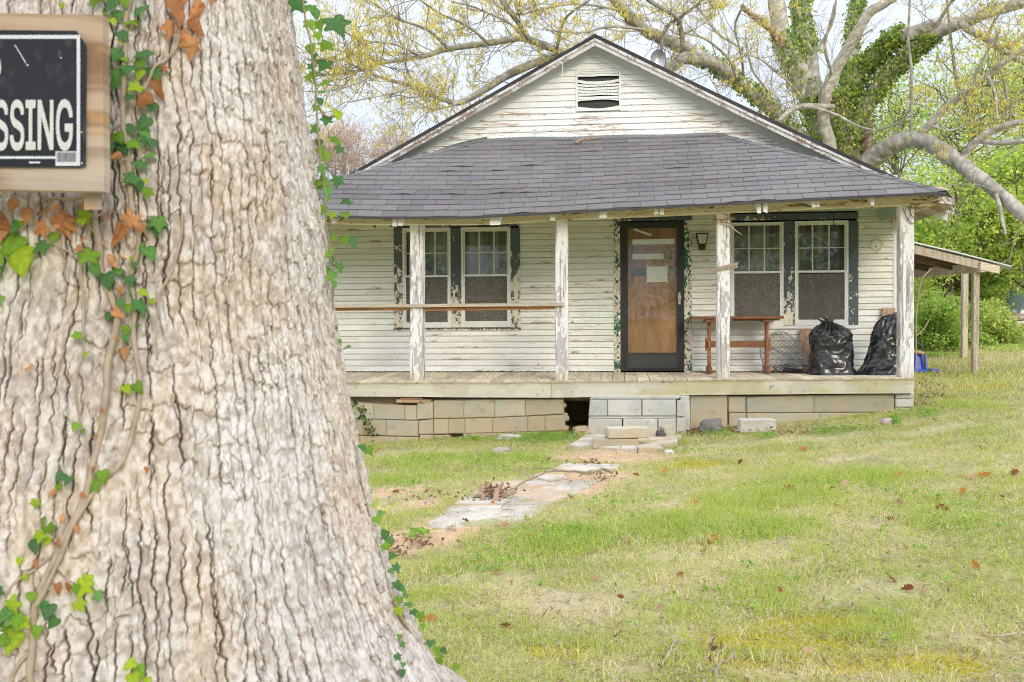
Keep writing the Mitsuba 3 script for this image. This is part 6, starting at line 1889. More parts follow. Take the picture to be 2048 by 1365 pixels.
leafy_tree('young_tree', 'deep green tree standing behind the carport posts', 'tree', 1900, 29, scatter(1815, 1990, 480, 690, 52, 1.2), 16000, .11, SPRING_D, .17)
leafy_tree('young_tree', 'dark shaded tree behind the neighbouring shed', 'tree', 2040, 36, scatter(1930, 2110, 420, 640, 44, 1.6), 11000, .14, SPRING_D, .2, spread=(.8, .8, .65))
FAR = [((0.35, 0.468, 0.157), 0.5), ((0.477, 0.586, 0.189), 0.5)]
for k, (px, y0, y1, Yd, lab) in enumerate(((1840, 430, 690, 48, 'distant tree filling the gap below the carport roof'), (1960, 330, 680, 52, 'distant tree behind the carport posts in the far wood'), (2090, 300, 680, 50, 'distant tree at the far right edge of the wood'), (1760, 380, 690, 55, 'distant tree hidden mostly by the house corner'))):
    leafy_tree('far_tree', lab, 'tree', px, Yd, scatter(px - 80, px + 80, y0, y1, 34, 1.5), 7000, .24, FAR if k != 1 else SPRING_D, .25, spread=(1.3, 1.2, 1.1))


def bush(label, px, py0, py1, Yd, w, n, cols, lsize=.07, name='bush'):
    t = thing(name, label, 'bush')
    b = at(px, 700, Yd); gz_ = float(ground_z(b[0], Yd))
    zt_ = at(px, py0, Yd)[2]
    wd = w / FOCAL * Yd
    cl = np.c_[b[0] + rg.uniform(-.5, .5, 16) * wd, Yd + rg.normal(0, .5, 16), gz_ + (zt_ - gz_) * rg.uniform(.12, .92, 16)]
    bm = MB()
    for c in cl:
        p0 = np.array([b[0] + (c[0] - b[0]) * .5, Yd, gz_ - .02])
        bm.add(*tube(smooth_path([p0, (p0 + c) / 2 + rg.normal(0, .08, 3), c], 4), np.linspace(.016, .005, 9), 4, cap=False), np.array((.24, .19, .13)) * rg.uniform(.7, 1.2))
    part(t, 'stem', bm, 'matte', kind='stuff')
    k = rg.integers(0, 16, n)
    d = rg.normal(0, 1, (n, 3)); d /= np.linalg.norm(d, axis=1, keepdims=True)
    sp = np.array([wd * .22, .5, (zt_ - gz_) * .2])
    pos = cl[k] + d * (np.cbrt(rg.random(n)))[:, None] * sp * rg.uniform(.8, 1.3, (n, 1))
    pos[:, 2] = np.maximum(pos[:, 2], gz_ + .03)
    m = MB(); leaves(m, pos, np.tile([0, -.4, .7], (n, 1)), rg.uniform(.7, 1.3, n) * lsize, cols, .7)
    part(t, 'foliage', m, 'foliage', kind='stuff')


LOW = [((0.401, 0.563, 0.125), 0.4), ((0.503, 0.656, 0.141), 0.35), ((0.274, 0.398, 0.109), 0.25)]
LOWY = [((0.528, 0.633, 0.157), 0.4), ((0.654, 0.703, 0.22), 0.35), ((0.35, 0.468, 0.109), 0.25)]
bush('green bush right behind the blue bin', 1865, 590, 740, 20.5, 90, 5200, LOW)
bush('tall light green bush left of the carport posts', 1840, 500, 740, 22.5, 90, 5200, LOWY)
bush('green bush between the blue bin and the left carport post', 1905, 610, 740, 21.5, 90, 5200, LOW)
bush('bush behind the two carport posts', 1960, 600, 740, 22, 100, 5200, LOWY)
bush('low weedy bush in front of the lumber pile', 1995, 690, 742, 20.5, 90, 3000, LOWY, .06)
bush('leafy bush at the right edge beside the shed', 2062, 690, 742, 20.5, 90, 3200, LOW, .06)
bush('bright bush in front of the shed wall', 1990, 640, 740, 25, 80, 3800, LOWY)
bush('low bush along the edge of the lawn below the bin', 1890, 715, 744, 19.5, 80, 2200, LOW, .05)
# thin bare sapling by the corner post
sp = thing('sapling', 'bare thin sapling rising beside the right corner post', 'sapling')
for pts in ([(1834, 745), (1832, 660), (1836, 600), (1844, 560), (1862, 538)], [(1833, 672), (1848, 658), (1858, 640)]):
    part(sp, 'stem', tube(limb_path(pts, 15.0, 15.1, 4), .010, 6), 'matte', smooth=True, color=(.40, .33, .24))

# hazy pinkish trees far beyond the house on the left
PINK = [((.56, .36, .27), .4), ((.62, .44, .36), .35), ((.50, .42, .26), .25)]
for lab, px, Yd, cl in (('distant tree with pinkish spring buds nearest the trunk edge', 690, 75, scatter(640, 735, 262, 345, 34, 2)), ('distant pinkish tree just above the left roof slope', 775, 78, scatter(740, 815, 280, 340, 26, 2)), ('distant budding tree low behind the oak trunk', 620, 76, scatter(560, 660, 262, 380, 30, 2))):
    t = thing('budding_tree', lab, 'tree')
    b = at(px, 640, Yd); b[2] = float(ground_z(b[0], Yd))
    bm, lm = MB(), MB()
    C_ = np.array([at(a, c, Yd + d) for a, c, d in cl])
    tp = smooth_path([b, b + [0, 0, (C_[:, 2].mean() - b[2]) * .5], [b[0], Yd, C_[:, 2].mean()]], 5)
    part(t, 'trunk', tube(tp, np.linspace(.3, .1, len(tp)), 8), 'matte', smooth=True, color=(.36, .30, .27))
    for c in C_:
        p0 = tp[rg.integers(3, len(tp))]
        bm.add(*tube(smooth_path([p0, (p0 + c) / 2 + rg.normal(0, .3, 3), c], 4), np.linspace(.07, .02, 9), 4, cap=False), (.42, .36, .33))
        for _ in range(14):
            e = c + rg.normal(0, .75, 3) + [0, 0, .5]
            bm.add(*tube(np.array([c, (c + e) / 2 + rg.normal(0, .1, 3), e]), np.linspace(.02, .010, 3), 3, cap=False), np.array((.50, .42, .39)) * rg.uniform(.8, 1.2))
            pos = c + (e - c) * rg.uniform(.2, 1.1, (9, 1)) + rg.normal(0, .13, (9, 3))
            leaves(lm, pos, np.tile([0, -.3, .5], (9, 1)), rg.uniform(.07, .15, 9), PINK)
    part(t, 'branch', bm, 'matte', kind='stuff'); part(t, 'crown', lm, 'foliage', kind='stuff')

# ---------------------------------------------------------------- carport, shed, lumber
cpt = thing('carport', 'lean-to carport with corrugated tin roof on two weathered posts beside the house', 'carport')
YC0, YC1 = 15.3, 19.5
n = 46
u = np.linspace(0, 1, n)
x0, x1 = at(1800, 0, YC0)[0], at(2030, 0, YC0)[0]
zl, zr = at(1828, 484, YC0)[2], at(2030, 533, YC0)[2]
slope_ = (zr - zl) / (x1 - at(1828, 0, YC0)[0])
pts = [x0 + (x1 - x0) * k for k in u]
m = MB()
ribs = np.arange(60); yy = np.linspace(YC0, YC1, 60)
V = np.array([[[x, y, zl + slope_ * (x - at(1828, 0, YC0)[0]) + .012 * math.cos(k * 1.6) + .006 * math.sin(x * 3)] for x in (x0, (x0 + x1) / 2, x1)] for k, y in enumerate(yy)])
idx = np.arange(180).reshape(60, 3)
q = np.stack([idx[:-1, :-1], idx[:-1, 1:], idx[1:, 1:], idx[1:, :-1]], -1).reshape(-1, 4)
V = V.reshape(-1, 3)
m.add(V, q); m.add(V - [0, 0, .018], q[:, ::-1])
e = idx[0]; m.add(np.vstack([V[e] - [0, 0, .018], V[e]]), np.array([[0, 1, 4, 3], [1, 2, 5, 4]]))
part(cpt, 'tin_roof', m, 'tin')
zz_ = lambda px, dz=0: zl + slope_ * (at(px, 0, YC0)[0] - at(1828, 0, YC0)[0]) + dz
X_ = lambda px: at(px, 0, YC0)[0]
part(cpt, 'rafter', hexa([[X_(1800), YC0 + .05, zz_(1800, -.16)], [X_(2004), YC0 + .05, zz_(2004, -.15)], [X_(2004), YC0 + .05, zz_(2004, -.03)], [X_(1800), YC0 + .05, zz_(1800, -.03)]], [[X_(1800), YC0 + .10, zz_(1800, -.16)], [X_(2004), YC0 + .10, zz_(2004, -.15)], [X_(2004), YC0 + .10, zz_(2004, -.03)], [X_(1800), YC0 + .10, zz_(1800, -.03)]]), 'post_grey_wood', uv=(.3, .5))
for k in range(1, 6):
    yb = YC0 + .05 + k * .8
    part(cpt, 'rafter', hexa([[X_(1800), yb, zz_(1800, -.16)], [X_(1990), yb, zz_(1990, -.15)], [X_(1990), yb, zz_(1990, -.04)], [X_(1800), yb, zz_(1800, -.04)]], [[X_(1800), yb + .05, zz_(1800, -.16)], [X_(1990), yb + .05, zz_(1990, -.15)], [X_(1990), yb + .05, zz_(1990, -.04)], [X_(1800), yb + .05, zz_(1800, -.04)]]), 'dark_wood', uv=(.1 * k, .5))
for k in range(7):
    xa, xb = 1800 + k * 28, 1824 + k * 28
    part(cpt, 'lath', hexa([[X_(xa), YC0 + .11, zz_(xa, -.038)], [X_(xb), YC0 + .11, zz_(xb, -.038)], [X_(xb), YC0 + .11, zz_(xb, -.02)], [X_(xa), YC0 + .11, zz_(xa, -.02)]], [[X_(xa), YC1 - .1, zz_(xa, -.038)], [X_(xb), YC1 - .1, zz_(xb, -.038)], [X_(xb), YC1 - .1, zz_(xb, -.02)], [X_(xa), YC1 - .1, zz_(xa, -.02)]]), 'dark_wood', uv=(.13 * k, .5))
xbm = X_(1966)
zb_ = at(1980, 549, YC0 + .2)[2]
part(cpt, 'beam', bar([xbm + .05, YC0 + .0, zb_ + .10], [xbm - .28 + .05, YC1 - .1, zb_ + .10], .09, .15), 'post_grey_wood', uv=(.8, .5))
part(cpt, 'eave_board', hexa([[X_(1966), YC0 - .02, zz_(1966, -.17)], [X_(2004), YC0 - .02, zz_(2004, -.16)], [X_(2004), YC0 - .02, zz_(2004, -.05)], [X_(1966), YC0 - .02, zz_(1966, -.05)]], [[X_(1966), YC0 + .045, zz_(1966, -.17)], [X_(2004), YC0 + .045, zz_(2004, -.16)], [X_(2004), YC0 + .045, zz_(2004, -.05)], [X_(1966), YC0 + .045, zz_(1966, -.05)]]), 'rail_wood', uv=(.6, .5))
for px0, px1, yy_, lab in ((1947.5, 1959.5, YC0 + .12, 'nearer pale carport post'), (1926, 1937, YC0 + 2.9, None)):
    a, b = at(px0, 600, yy_)[0], at(px1, 600, yy_)[0]
    gz_ = float(ground_z(a, yy_)) - .1
    part(cpt, 'post', bx(a, b, yy_, yy_ + (b - a), gz_, zb_ + (.03 if lab else .20), .008), 'post_grey_wood', label=lab, uv=(.2 if lab else .75, .5))
shd = thing('shed', 'neighbouring shed with grey green roof and pale siding at the right edge', 'shed')
YH = 31
a = lambda px, py, dy=0: at(px, py, YH + dy)
gz_ = float(ground_z(a(2040, 700)[0], YH)) - .2
xl, xr = a(2036, 0)[0], a(2036, 0)[0] + 5
zt_ = a(0, 620)[2]
part(shd, 'end_wall', bx(xl, xr, YH, YH + .1, gz_, zt_), 'white_wood')
for k in range(14):
    z0 = gz_ + .25 + k * .16
    if z0 < zt_ - .1: part(shd, 'siding_board', bx(xl - .01, xr, YH - .02, YH - .001, z0, z0 + .15), 'white_wood')
part(shd, 'side_wall', bx(xl - .01, xl + .08, YH + .101, YH + 6, gz_, zt_ - .1), 'dark_room')
rf = [a(1962, 646, 6), a(2038, 632, -.3), a(2070, 560, -.3), a(2000, 588, 6)]
part(shd, 'roof', hexa(rf, [p + np.array([0, .02, .08]) for p in rf]), 'shingle', color=(.17, .23, .21))
part(shd, 'eave_wall', bx(a(1968, 0)[0], xl - .05, YH + 3, YH + 3.1, gz_, a(0, 655)[2]), 'kick_metal')
lum = thing('lumber_pile', 'heap of old brown boards stacked in the bushes at the right edge', 'lumber pile')
YL = 23.5
zg = float(ground_z(at(2030, 700, YL)[0], YL))
for k in range(12):
    px = 2000 + rg.uniform(-14, 10); z0 = zg + .12 + .055 * k
    p0, p1 = np.array([at(px, 0, YL)[0], YL - .3 + rg.uniform(0, .7), z0]), np.array([at(px + 110, 0, YL)[0], YL - .3 + rg.uniform(0, .7), z0 + rg.uniform(-.02, .06)])
    part(lum, 'plank', bar(p0, p1, .2, .04), 'old_wood', uv=(rg.random(), .5))
jk = thing('scrap_bench', 'low grey scrap timber frame in the weeds left of the carport posts', 'scrap wood')
YJ = 21
for pts in ([(1893, 722), (1932, 726)], [(1902, 724), (1901, 744)], [(1926, 726), (1927, 745)], [(1896, 735), (1930, 737)]):
    part(jk, 'board', bar(at(*pts[0], YJ), at(*pts[1], YJ), .06, .05, (0, 1, 0)), 'post_grey_wood', uv=(rg.random(), .5))

# the trees across the road, behind the camera: seen only in the window panes
for k, (px_, dpt_, lab) in enumerate(((-14, -24, 'broad green tree across the road on the far left'), (-6, -26, 'green tree across the road left of centre'), (2, -25, 'green tree across the road at the centre'), (9, -27, 'green tree across the road right of centre'), (17, -25, 'broad green tree across the road on the far right'))):
    t = thing('roadside_tree', lab, 'tree')
    b = np.array([px_, dpt_, float(ground_z(px_, dpt_)) - .1])
    tp = smooth_path([b, b + [.1, 0, 2], b + [-.1, .1, 4.5], b + [.1, 0, 7]], 5)
    part(t, 'trunk', tube(tp, np.linspace(.35, .1, len(tp)), 9), 'matte', smooth=True, color=(.24, .20, .16))
    C_ = b + np.c_[rg.uniform(-4, 4, 30), rg.uniform(-2.5, 2.5, 30), rg.uniform(1.2, 8.0, 30)]
    bm = MB()
    for c in C_: bm.add(*tube(smooth_path([tp[rg.integers(4, len(tp))], (tp[8] + c) / 2, c], 4), np.linspace(.08, .02, 9), 4, cap=False), (.24, .20, .16))
    part(t, 'branch', bm, 'matte', kind='stuff')
    i_ = rg.integers(0, 30, 4500); d = rg.normal(0, 1, (4500, 3)); d /= np.linalg.norm(d, axis=1, keepdims=True)
    m = MB(); leaves(m, C_[i_] + d * np.cbrt(rg.random(4500))[:, None] * [1.4, 1.3, 1.1], np.tile([0, .4, .7], (4500, 1)), rg.uniform(.16, .3, 4500), SPRING_D)
    part(t, 'crown', m, 'foliage', kind='stuff')


# ---------------------------------------------------------------- the lawn: grass blades, moss, weeds, litter
rg = np.random.default_rng(77)
houseP = Polygon([H([XL, DF + .05, 0])[:2], H([DXR, DF + .05, 0])[:2], H([DXR, 9, 0])[:2], H([XL, 9, 0])[:2]])
import shapely


def lawn_points(n):
    """Points of the lawn, denser near the camera, where single blades can be told apart."""
    y = 3.0 + (rg.random(n) ** 1.75) * 11.5
    x0, x1 = -.53 * y - .3, .53 * y + .6
    x = x0 + (x1 - x0) * rg.random(n)
    return x, y


def ok_mask(x, y, clay=1.0, slabs=True):
    k = np.hypot(x - OAK[0], y - OAK[1]) > .95
    pts = shapely.points(x, y)
    k &= ~shapely.contains(houseP, pts)
    if slabs: k &= ~shapely.contains(SLAB_U.buffer(-.05), pts)
    if clay: k &= rg.random(len(x)) > clay * patch(x, y, CLAY)
    return k


def blades(m, x, y, hgt, wid, lean, col, segs=2):
    n = len(x)
    z = ground_z(x, y) - .006
    a, b = rg.uniform(0, 2 * np.pi, n), rg.uniform(0, 2 * np.pi, n)
    base = np.c_[x, y, z]
    side = np.c_[np.cos(a), np.sin(a), 0 * a] * (wid / 2)[:, None]
    ld = np.c_[np.cos(b), np.sin(b), 0 * b] * (lean * hgt)[:, None]
    up = np.c_[0 * a, 0 * a, hgt]
    if segs == 1:
        v = np.stack([base - side, base + side, base + up + ld], 1)
        f = np.arange(n)[:, None] * 3 + [0, 1, 2]; k = 3
    else:
        mid = base + up * .6 + ld * .35
        v = np.stack([base - side, base + side, mid + side * .75, mid - side * .75, base + up * np.clip(1 - .3 * lean, .3, 1)[:, None] + ld], 1)
        i = np.arange(n)[:, None] * 5; k = 5
        f = np.vstack([i + [0, 1, 2], i + [0, 2, 3], i + [3, 2, 4]])
    m.add(v.reshape(-1, 3), f, np.repeat(col, k, 0))


def grass_cols(x, y):
    p = np.stack([x, y, 0 * x], -1)
    n1 = meshkit.fbm(p * .9, 3, 41); n2 = meshkit.fbm(p * 3.2, 3, 42)
    dry, lush, moss = patch(x, y, DRY), patch(x, y, LUSH), patch(x, y, MOSS)
    straw = np.clip(.40 + .24 * dry - .30 * lush + 1.1 * (n2 - .5) + .6 * (n1 - .5), .07, .93)
    s = rg.random(len(x)) < straw
    g = mixc((.50, .60, .12), (.68, .72, .22), rg.random(len(x)) * .75 + .25 * n1)
    g = mixc(g, (.42, .60, .12), lush * .55 * rg.random(len(x)))
    g = mixc(g, (.62, .60, .10), moss * .7)
    st = mixc((.78, .68, .42), (.93, .86, .60), rg.random(len(x)))
    return np.where(s[:, None], st, g) * rg.uniform(.8, 1.15, (len(x), 1)), s


x, y = lawn_points(620000)
dens = meshkit.fbm(np.stack([x * 2.4, y * 2.4, 0 * x], -1), 3, 51)
k = ok_mask(x, y, .93) & (rg.random(len(x)) < np.clip(.35 + 1.6 * (dens - .3) - .12 * patch(x, y, DRY) + .3 * patch(x, y, LUSH) - .5 * patch(x, y, MOSS), .12, 1))
x, y = x[k], y[k]
col, s = grass_cols(x, y)
lush = patch(x, y, LUSH)
tuft = meshkit.fbm(np.stack([x * 3.5, y * 3.5, 0 * x], -1), 3, 52)
h = (.024 + .055 * np.clip(tuft - .25, 0, 1) + .030 * lush) * rg.uniform(.6, 1.5, len(x)) * np.where(s, .85, 1)
lean = np.where(s, rg.uniform(.5, 2.4, len(x)), rg.uniform(.1, 1.1, len(x)))
w_ = (.0026 + .00022 * y) * rg.uniform(.7, 1.4, len(x))
m = MB()
near = y < 7.0
blades(m, x[near], y[near], h[near], w_[near], lean[near], col[near], 2)
blades(m, x[~near], y[~near], h[~near], w_[~near] * 1.25, lean[~near], col[~near], 1)
# longer tufts
tx, ty_ = lawn_points(1500)
kt = ok_mask(tx, ty_, .9); tx, ty_ = tx[kt], ty_[kt]
kt = rg.random(len(tx)) < .35 + .65 * patch(tx, ty_, LUSH); tx, ty_ = tx[kt], ty_[kt]
nb = rg.integers(12, 34, len(tx)); rad_ = np.repeat(rg.uniform(.015, .06, len(tx)), nb)
bxx, byy = np.repeat(tx, nb) + rg.normal(0, 1, nb.sum()) * rad_, np.repeat(ty_, nb) + rg.normal(0, 1, nb.sum()) * rad_
ct, st_ = grass_cols(bxx, byy)
ht_ = np.repeat(rg.uniform(.045, .10, len(tx)), nb) * rg.uniform(.55, 1.2, nb.sum())
blades(m, bxx, byy, ht_, (.0034 + .0003 * byy) * rg.uniform(.7, 1.3, len(bxx)), rg.uniform(.15, 1.1, len(bxx)), ct, 2)
# the lawn goes on past the house on the right, and a fringe at its far edge
n = 30000
xf, yf = rg.uniform(5.0, 14, n), 12.5 + 9.0 * rg.random(n) ** 1.2
kf = ~shapely.contains(houseP, shapely.points(xf, yf)); xf, yf = xf[kf], yf[kf]
cf, sf = grass_cols(xf, yf)
blades(m, xf, yf, rg.uniform(.04, .12, len(xf)), rg.uniform(.008, .014, len(xf)), rg.uniform(.1, .9, len(xf)), cf, 1)
put(thing('grass', kind='stuff', label='short patchy spring grass mixed with straw covering the lawn', cat='grass'), m, 'foliage')

# moss cushions
n = 26000
x, y = lawn_points(n * 6)
k = (rg.random(len(x)) < patch(x, y, MOSS) * (.25 + .9 * meshkit.fbm(np.stack([x * 5, y * 5, 0 * x], -1), 3, 61))) & ok_mask(x, y, .3)
x, y = x[k][:n], y[k][:n]
m = MB()
for _ in range(3):
    blades(m, x + rg.normal(0, .006, len(x)), y + rg.normal(0, .006, len(x)), rg.uniform(.008, .022, len(x)), rg.uniform(.008, .014, len(x)), rg.uniform(0, 1.2, len(x)), mixc((.66, .62, .07), (.82, .74, .14), rg.random(len(x))), 1)
put(thing('moss', kind='stuff', label='yellow green moss cushions in the worn lawn', cat='moss'), m, 'foliage')

# straw, bark crumbs and small twigs lying flat
n = 26000
x, y = lawn_points(n); k = ok_mask(x, y, .35, False); x, y = x[k], y[k]
a = rg.uniform(0, np.pi, len(x)); L = rg.uniform(.008, .035, len(x)); w_ = rg.uniform(.0015, .004, len(x)) + .0002 * y
z = ground_z(x, y) + rg.uniform(.008, .026, len(x))
inslab = shapely.contains(SLAB_U, shapely.points(x, y)); z = z + inslab * .02
d = np.c_[np.cos(a), np.sin(a), rg.normal(0, .2, len(x))] * L[:, None]; s_ = np.c_[-np.sin(a), np.cos(a), 0 * a] * w_[:, None]
c = np.c_[x, y, z]
v = np.stack([c - d, c + s_, c + d, c - s_], 1).reshape(-1, 3); i = np.arange(len(x))[:, None] * 4
cc = np.array([(.62, .52, .36), (.40, .30, .20), (.50, .30, .16), (.70, .64, .54), (.22, .16, .12)])[rg.integers(0, 5, len(x))]
put(thing('plant_litter', kind='stuff', label='fine straw and bark litter strewn over the lawn and walk', cat='litter'), MB().add(v, np.vstack([i + [0, 1, 2], i + [0, 2, 3]]), np.repeat(cc, 4, 0)), 'foliage')

# broad-leaved weeds
m = MB()
spots = []
for px, py, w, h_, n in ((1090, 872, 120, 16, 420), (1060, 880, 160, 14, 200), (850, 925, 200, 30, 120), (1010, 925, 150, 26, 120), (880, 876, 40, 10, 60), (950, 880, 40, 10, 50), (1430, 1060, 400, 60, 60), (1720, 980, 380, 40, 60), (1140, 1075, 200, 40, 60), (840, 1075, 50, 16, 40), (1650, 868, 60, 10, 70), (1720, 862, 120, 12, 60), (1440, 872, 80, 8, 50), (1530, 876, 50, 8, 40), (1880, 1040, 250, 80, 40), (980, 1130, 160, 60, 40), (800, 975, 120, 40, 70), (1560, 1200, 600, 200, 30), (1850, 830, 60, 16, 80), (1260, 1010, 200, 40, 60), (1350, 905, 100, 10, 30), (1790, 845, 14, 14, 60)):
    for _ in range(n):
        spots.append((px + rg.normal(0, w / 3), py + rg.normal(0, h_ / 3)))
for px, py in spots:
    c = on_ground(px, py)
    if shapely.contains(houseP, shapely.points(c[0], c[1])) or np.hypot(*(c[:2] - OAK)) < .9: continue
    k = rg.integers(4, 8)
    a = rg.uniform(0, 2 * np.pi, k); up = rg.uniform(.2, 1.1, k)
    d = np.c_[np.cos(a), np.sin(a), up]; L = rg.uniform(.012, .030, k)
    p = c + [0, 0, .012] + d * L[:, None] * .8 + [0, 0, rg.uniform(0, .03)]
    leaves(m, p, np.c_[-np.cos(a) * .5, -np.sin(a) * .5, 0 * a + 1], L * 1.1, [((.24, .46, .08), .4), ((.34, .55, .10), .4), ((.44, .62, .14), .2)], .35, .6)
put(thing('weeds', kind='stuff', label='bright green broad leaved weeds growing in clumps in the lawn', cat='weeds'), m, 'foliage')

# drifts of brown leaves against the foundation
m = MB(); P_ = []
for px, py, w, h_, n in ((1400, 862, 40, 12, 170), (1470, 862, 40, 12, 120), (1385, 868, 30, 8, 50), (1170, 870, 20, 8, 20), (1845, 800, 50, 24, 130), (1860, 775, 40, 20, 90), (1560, 866, 100, 8, 60), (1650, 862, 120, 8, 40), (990, 988, 40, 16, 120), (1200, 962, 60, 8, 30), (1180, 930, 60, 6, 40), (820, 1090, 120, 14, 60), (780, 1110, 60, 14, 60), (1390, 1320, 180, 60, 10), (1880, 752, 60, 10, 50), (900, 1000, 120, 16, 40)):
    for _ in range(n): P_.append(on_ground(px + rg.normal(0, w / 2.2), py + rg.normal(0, h_ / 2.4), rg.uniform(.01, .05)))
P_ = np.array(P_)
leaves(m, P_, np.tile([0, -.3, 1.0], (len(P_), 1)), rg.uniform(.02, .055, len(P_)), [((.30, .17, .11), .4), ((.42, .26, .17), .3), ((.20, .11, .08), .3)], .6, .55)
put(thing('leaf_litter', kind='stuff', label='drifts of crumpled brown leaves along the foundation and the walk', cat='leaf litter'), m, 'foliage')

# single fallen leaves
OAKL = np.array([(0, -.5), (.06, -.35), (.16, -.36), (.14, -.2), (.30, -.16), (.22, 0), (.38, .1), (.24, .2), (.26, .34), (.12, .34), (0, .5)]); OAKL = np.vstack([OAKL, OAKL[-2:0:-1] * [-1, 1]])
sing = [(1418, 1091, 46, 'o'), (1800, 957, 24, 'o'), (1605, 903, 18, 'o'), (1330, 948, 16, 'o'), (1272, 955, 14, 'r'), (1388, 1012, 22, 'o'), (1690, 976, 26, 'p'), (1576, 988, 34, 'r'), (1625, 986, 24, 'p'), (1665, 982, 16, 'r'), (1672, 1018, 18, 'o'), (1800, 1014, 22, 'p'), (1870, 1010, 18, 'o'), (1925, 990, 20, 'o'), (1968, 958, 28, 'o'), (1940, 960, 22, 'p'), (2028, 955, 24, 'r'), (2004, 1000, 16, 'r'), (1885, 1026, 30, 'r'), (1780, 1045, 16, 'r'),
        (1950, 1138, 20, 'o'), (1780, 1165, 26, 'r'), (1815, 1186, 24, 'r'), (1405, 1110, 16, 'r'), (1242, 1204, 18, 'r'), (1614, 1312, 26, 'p'), (1255, 1090, 24, 'p'), (1370, 1077, 16, 'r'), (1360, 1158, 18, 'r'), (1560, 1190, 16, 'r'), (1500, 1066, 16, 'o'), (905, 1062, 26, 'p'), (1010, 1058, 22, 'p'), (1186, 1085, 22, 'o'), (1060, 1080, 18, 'o'), (1080, 1118, 18, 'r'), (930, 1052, 20, 'r'), (995, 1150, 20, 'o'), (880, 893, 12, 'o'), (1038, 895, 10, 'r'), (891, 937, 14, 'p'), (857, 947, 12, 'o'), (755, 905, 16, 'o'), (790, 990, 18, 'r'), (880, 990, 14, 'r'), (985, 1012, 10, 'o'), (948, 970, 12, 'p'), (1325, 885, 14, 'o'), (1560, 873, 12, 'r'), (1745, 858, 12, 'o'), (1870, 845, 12, 'r'), (2020, 838, 14, 'o'), (1960, 900, 14, 'r'), (1480, 930, 14, 'r'), (1850, 1192, 22, 'p'), (1320, 1226, 22, 'p'), (860, 1250, 30, 'o'), (1010, 1262, 22, 'r'), (1190, 1165, 18, 'p'), (1720, 1068, 18, 'p'), (1140, 1000, 14, 'r')]
for px, py, s_, k in sing:
    c = on_ground(px, py, .022)
    inside = shapely.contains(SLAB_U, shapely.points(c[0], c[1]))
    if inside: c[2] += .012
    size = s_ / FOCAL * np.linalg.norm(c - EYE) * 1.1
    nrm = np.array([rg.normal(0, .35), -.45 + rg.normal(0, .3), 1.0]); nrm /= np.linalg.norm(nrm)
    t_ = np.array([rg.normal(), rg.normal() * .6, 0]); t_ -= nrm * (t_ @ nrm); t_ /= np.linalg.norm(t_); s2 = np.cross(t_, nrm)
    ring = np.vstack([OAKL, [[0, 0]]]) * [.9, 1]
    zc = .35 * np.abs(ring[:, 0]) + rg.uniform(.0, .5) * ring[:, 1] ** 2 + rg.normal(0, .05, len(ring))
    v = c + size * (ring[:, :1] * s2 + ring[:, 1:] * t_ + zc[:, None] * nrm)
    nn_ = len(OAKL); i = np.arange(nn_)
    base = {'o': np.array((.60, .28, .08)), 'r': np.array((.30, .12, .06)), 'p': np.array((.62, .42, .28))}[k] * rg.uniform(.85, 1.15)
    kind_ = {'o': ('orange dry leaf lying on the lawn', 'orange leaves lying on the lawn'), 'r': ('dark reddish brown dry leaf lying on the lawn', 'dark reddish leaves lying on the lawn'), 'p': ('pale pinkish brown dry leaf lying on the lawn', 'pale brown leaves lying on the lawn')}[k]
    if (px, py) == (1418, 1091): kind_ = ('largest bright orange oak leaf in the middle of the lawn', None)
    put(thing('fallen_leaf', kind_[0], 'leaf', kind_[1]), (v, np.stack([i, (i + 1) % nn_, 0 * i + nn_], 1)), 'foliage', smooth=True, color=np.clip(base * rg.uniform(.85, 1.1, (len(v), 1)), 0, 1))


# fallen branches and sticks
def stick(name, label, px_paths, r0, col, lift=.03):
    t = thing(name, label, 'branch')
    for k, (pts, ra) in enumerate(px_paths):
        P_ = smooth_path([on_ground(a, b, lift + lf) for a, b, lf in pts], 5)
        P_ = P_ + rg.normal(0, .004, P_.shape)
        v, f = tube(P_, np.linspace(r0 * ra, r0 * ra * .45, len(P_)), 6)
        part(t, 'stem' if k == 0 else 'twig', (v, f), 'matte', smooth=True, color=np.array(col) * rg.uniform(.8, 1.2))


stick('fallen_branch', 'long thin forked dead branch lying across the concrete walk', [([(1225, 961, .03), (1205, 958, .05), (1188, 967, .06), (1140, 967, .07), (1100, 966, .06), (1060, 979, .05), (1030, 990, .03), (1005, 1000, .01)], 1), ([(1188, 967, .06), (1184, 980, .01)], .8), ([(1060, 979, .05), (1040, 972, .12), (1020, 975, .08)], .6), ([(1140, 967, .07), (1080, 950, .03), (1065, 946, 0)], .5), ([(1030, 990, .03), (1022, 1010, .01), (1005, 1025, 0), (1030, 1030, 0)], .5)], .012, (.42, .33, .25))
t = thing('rotten_wood', 'heap of splintered reddish rotten wood at the left edge of the walk', 'wood')
for k in range(15):
    c = on_ground(978 + rg.uniform(-30, 30), 995 + rg.normal(0, 7), .012)
    d = np.array([rg.normal(.35, .4), rg.normal(0, .3), abs(rg.normal(.1, .16))]); d /= np.linalg.norm(d); L = rg.uniform(.04, .15)
    v, f = bar(c - d * L * .2, c + d * L, rg.uniform(.012, .035), rg.uniform(.006, .018), (0, .3, 1))
    v = v + rg.normal(0, .006, v.shape)
    part(t, 'splinter', (v, f), 'matte', color=np.array((.52, .36, .27)) * rg.uniform(.55, 1.25))
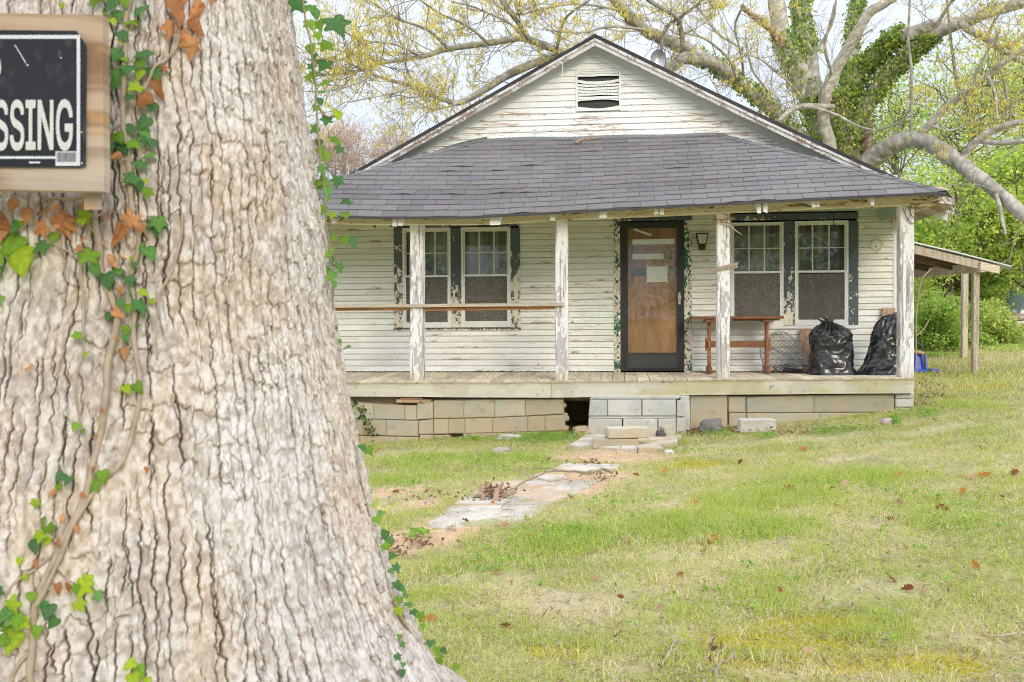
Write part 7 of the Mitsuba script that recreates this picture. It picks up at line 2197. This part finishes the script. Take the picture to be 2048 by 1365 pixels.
for lab, pts in (('grey forked stick in the moss at the bottom of the lawn', [([(1427, 1363, 0), (1445, 1340, .01), (1465, 1322, .0), (1469, 1317, .02)], 1)]), ('thin pale curved stick left of the moss patch', [([(1325, 1338, 0), (1340, 1315, .02), (1350, 1302, .02), (1372, 1290, .01)], .8), ([(1340, 1315, .02), (1352, 1312, .01)], .5)]), ('straw coloured stick at the right edge of the lawn', [([(1990, 1281, 0), (2010, 1284, .01), (2060, 1282, .02)], 1)]), ('short pale twig in the middle of the lawn', [([(1716, 1185, 0), (1722, 1195, .02), (1728, 1202, .0)], .8)]),
                 ('long thin grey twig lying in dry grass', [([(1650, 1230, .01), (1680, 1227, .02), (1712, 1232, .01)], .6)]), ('pale twig lying right of centre in dry grass', [([(1760, 1128, .01), (1790, 1126, .02), (1806, 1130, .01)], .6)]), ('thin twig slanting in the left part of the lawn', [([(1255, 1212, 0), (1280, 1200, .02), (1306, 1192, .01)], .6)])):
    stick('stick', lab, pts, .0055, (.50, .43, .35), .015)
for lab, px, py, c_ in (('yellow dandelion flower at the left of the walk', 771, 1033, (.80, .62, .02)), ('yellow dandelion flower by the foundation', 717, 884, (.80, .62, .02)), ('tiny violet flower beside the dandelion', 760, 1037, (.22, .2, .6)), ('tiny violet flower near the end of the walk', 851, 1018, (.22, .2, .6)), ('small violet flower left of the walk', 778, 1006, (.22, .2, .6))):
    t = thing('wildflower', lab, 'flower')
    c = on_ground(px, py, .045)
    a = np.linspace(0, 2 * np.pi, 10, endpoint=False)
    ring = np.vstack([[c + [.014 * math.cos(q_), .014 * math.sin(q_), .004 * (k % 2)] for k, q_ in enumerate(a)], [c + [0, 0, .006]], [c - [0, 0, .006]]])
    i = np.arange(10); f = np.vstack([np.stack([i, (i + 1) % 10, 0 * i + 10], 1), np.stack([(i + 1) % 10, i, 0 * i + 11], 1)])
    part(t, 'petals', (ring, f), 'matte', color=c_)
    part(t, 'stem', tube([c - [0, 0, .05], c], .002, 5), 'matte', color=(.2, .3, .06))
# ivy sprig creeping over the left blocks
t = thing('ivy_sprig', 'thin ivy sprig hanging over the left end of the block foundation', 'ivy')
pts = [(700, 802), (712, 812), (728, 828), (732, 842), (738, 856), (747, 870)]
P_ = smooth_path([H([hp(a, b, FY - .02)[0], FY - .02, hp(a, b, FY - .02)[1]]) for a, b in pts], 6)
part(t, 'stem', tube(P_, .004, 5), 'matte', smooth=True, color=(.2, .2, .1))
m = MB(); k = rg.integers(0, len(P_), 60)
leaves(m, P_[k] + rg.normal(0, .035, (60, 3)) * [1, .3, 1] + [0, -.02, 0], np.tile([0, -1, .3], (60, 1)), rg.uniform(.025, .05, 60), [((.05, .12, .03), .7), ((.16, .26, .05), .3)], .4, .9)
part(t, 'foliage', m, 'foliage', kind='stuff')
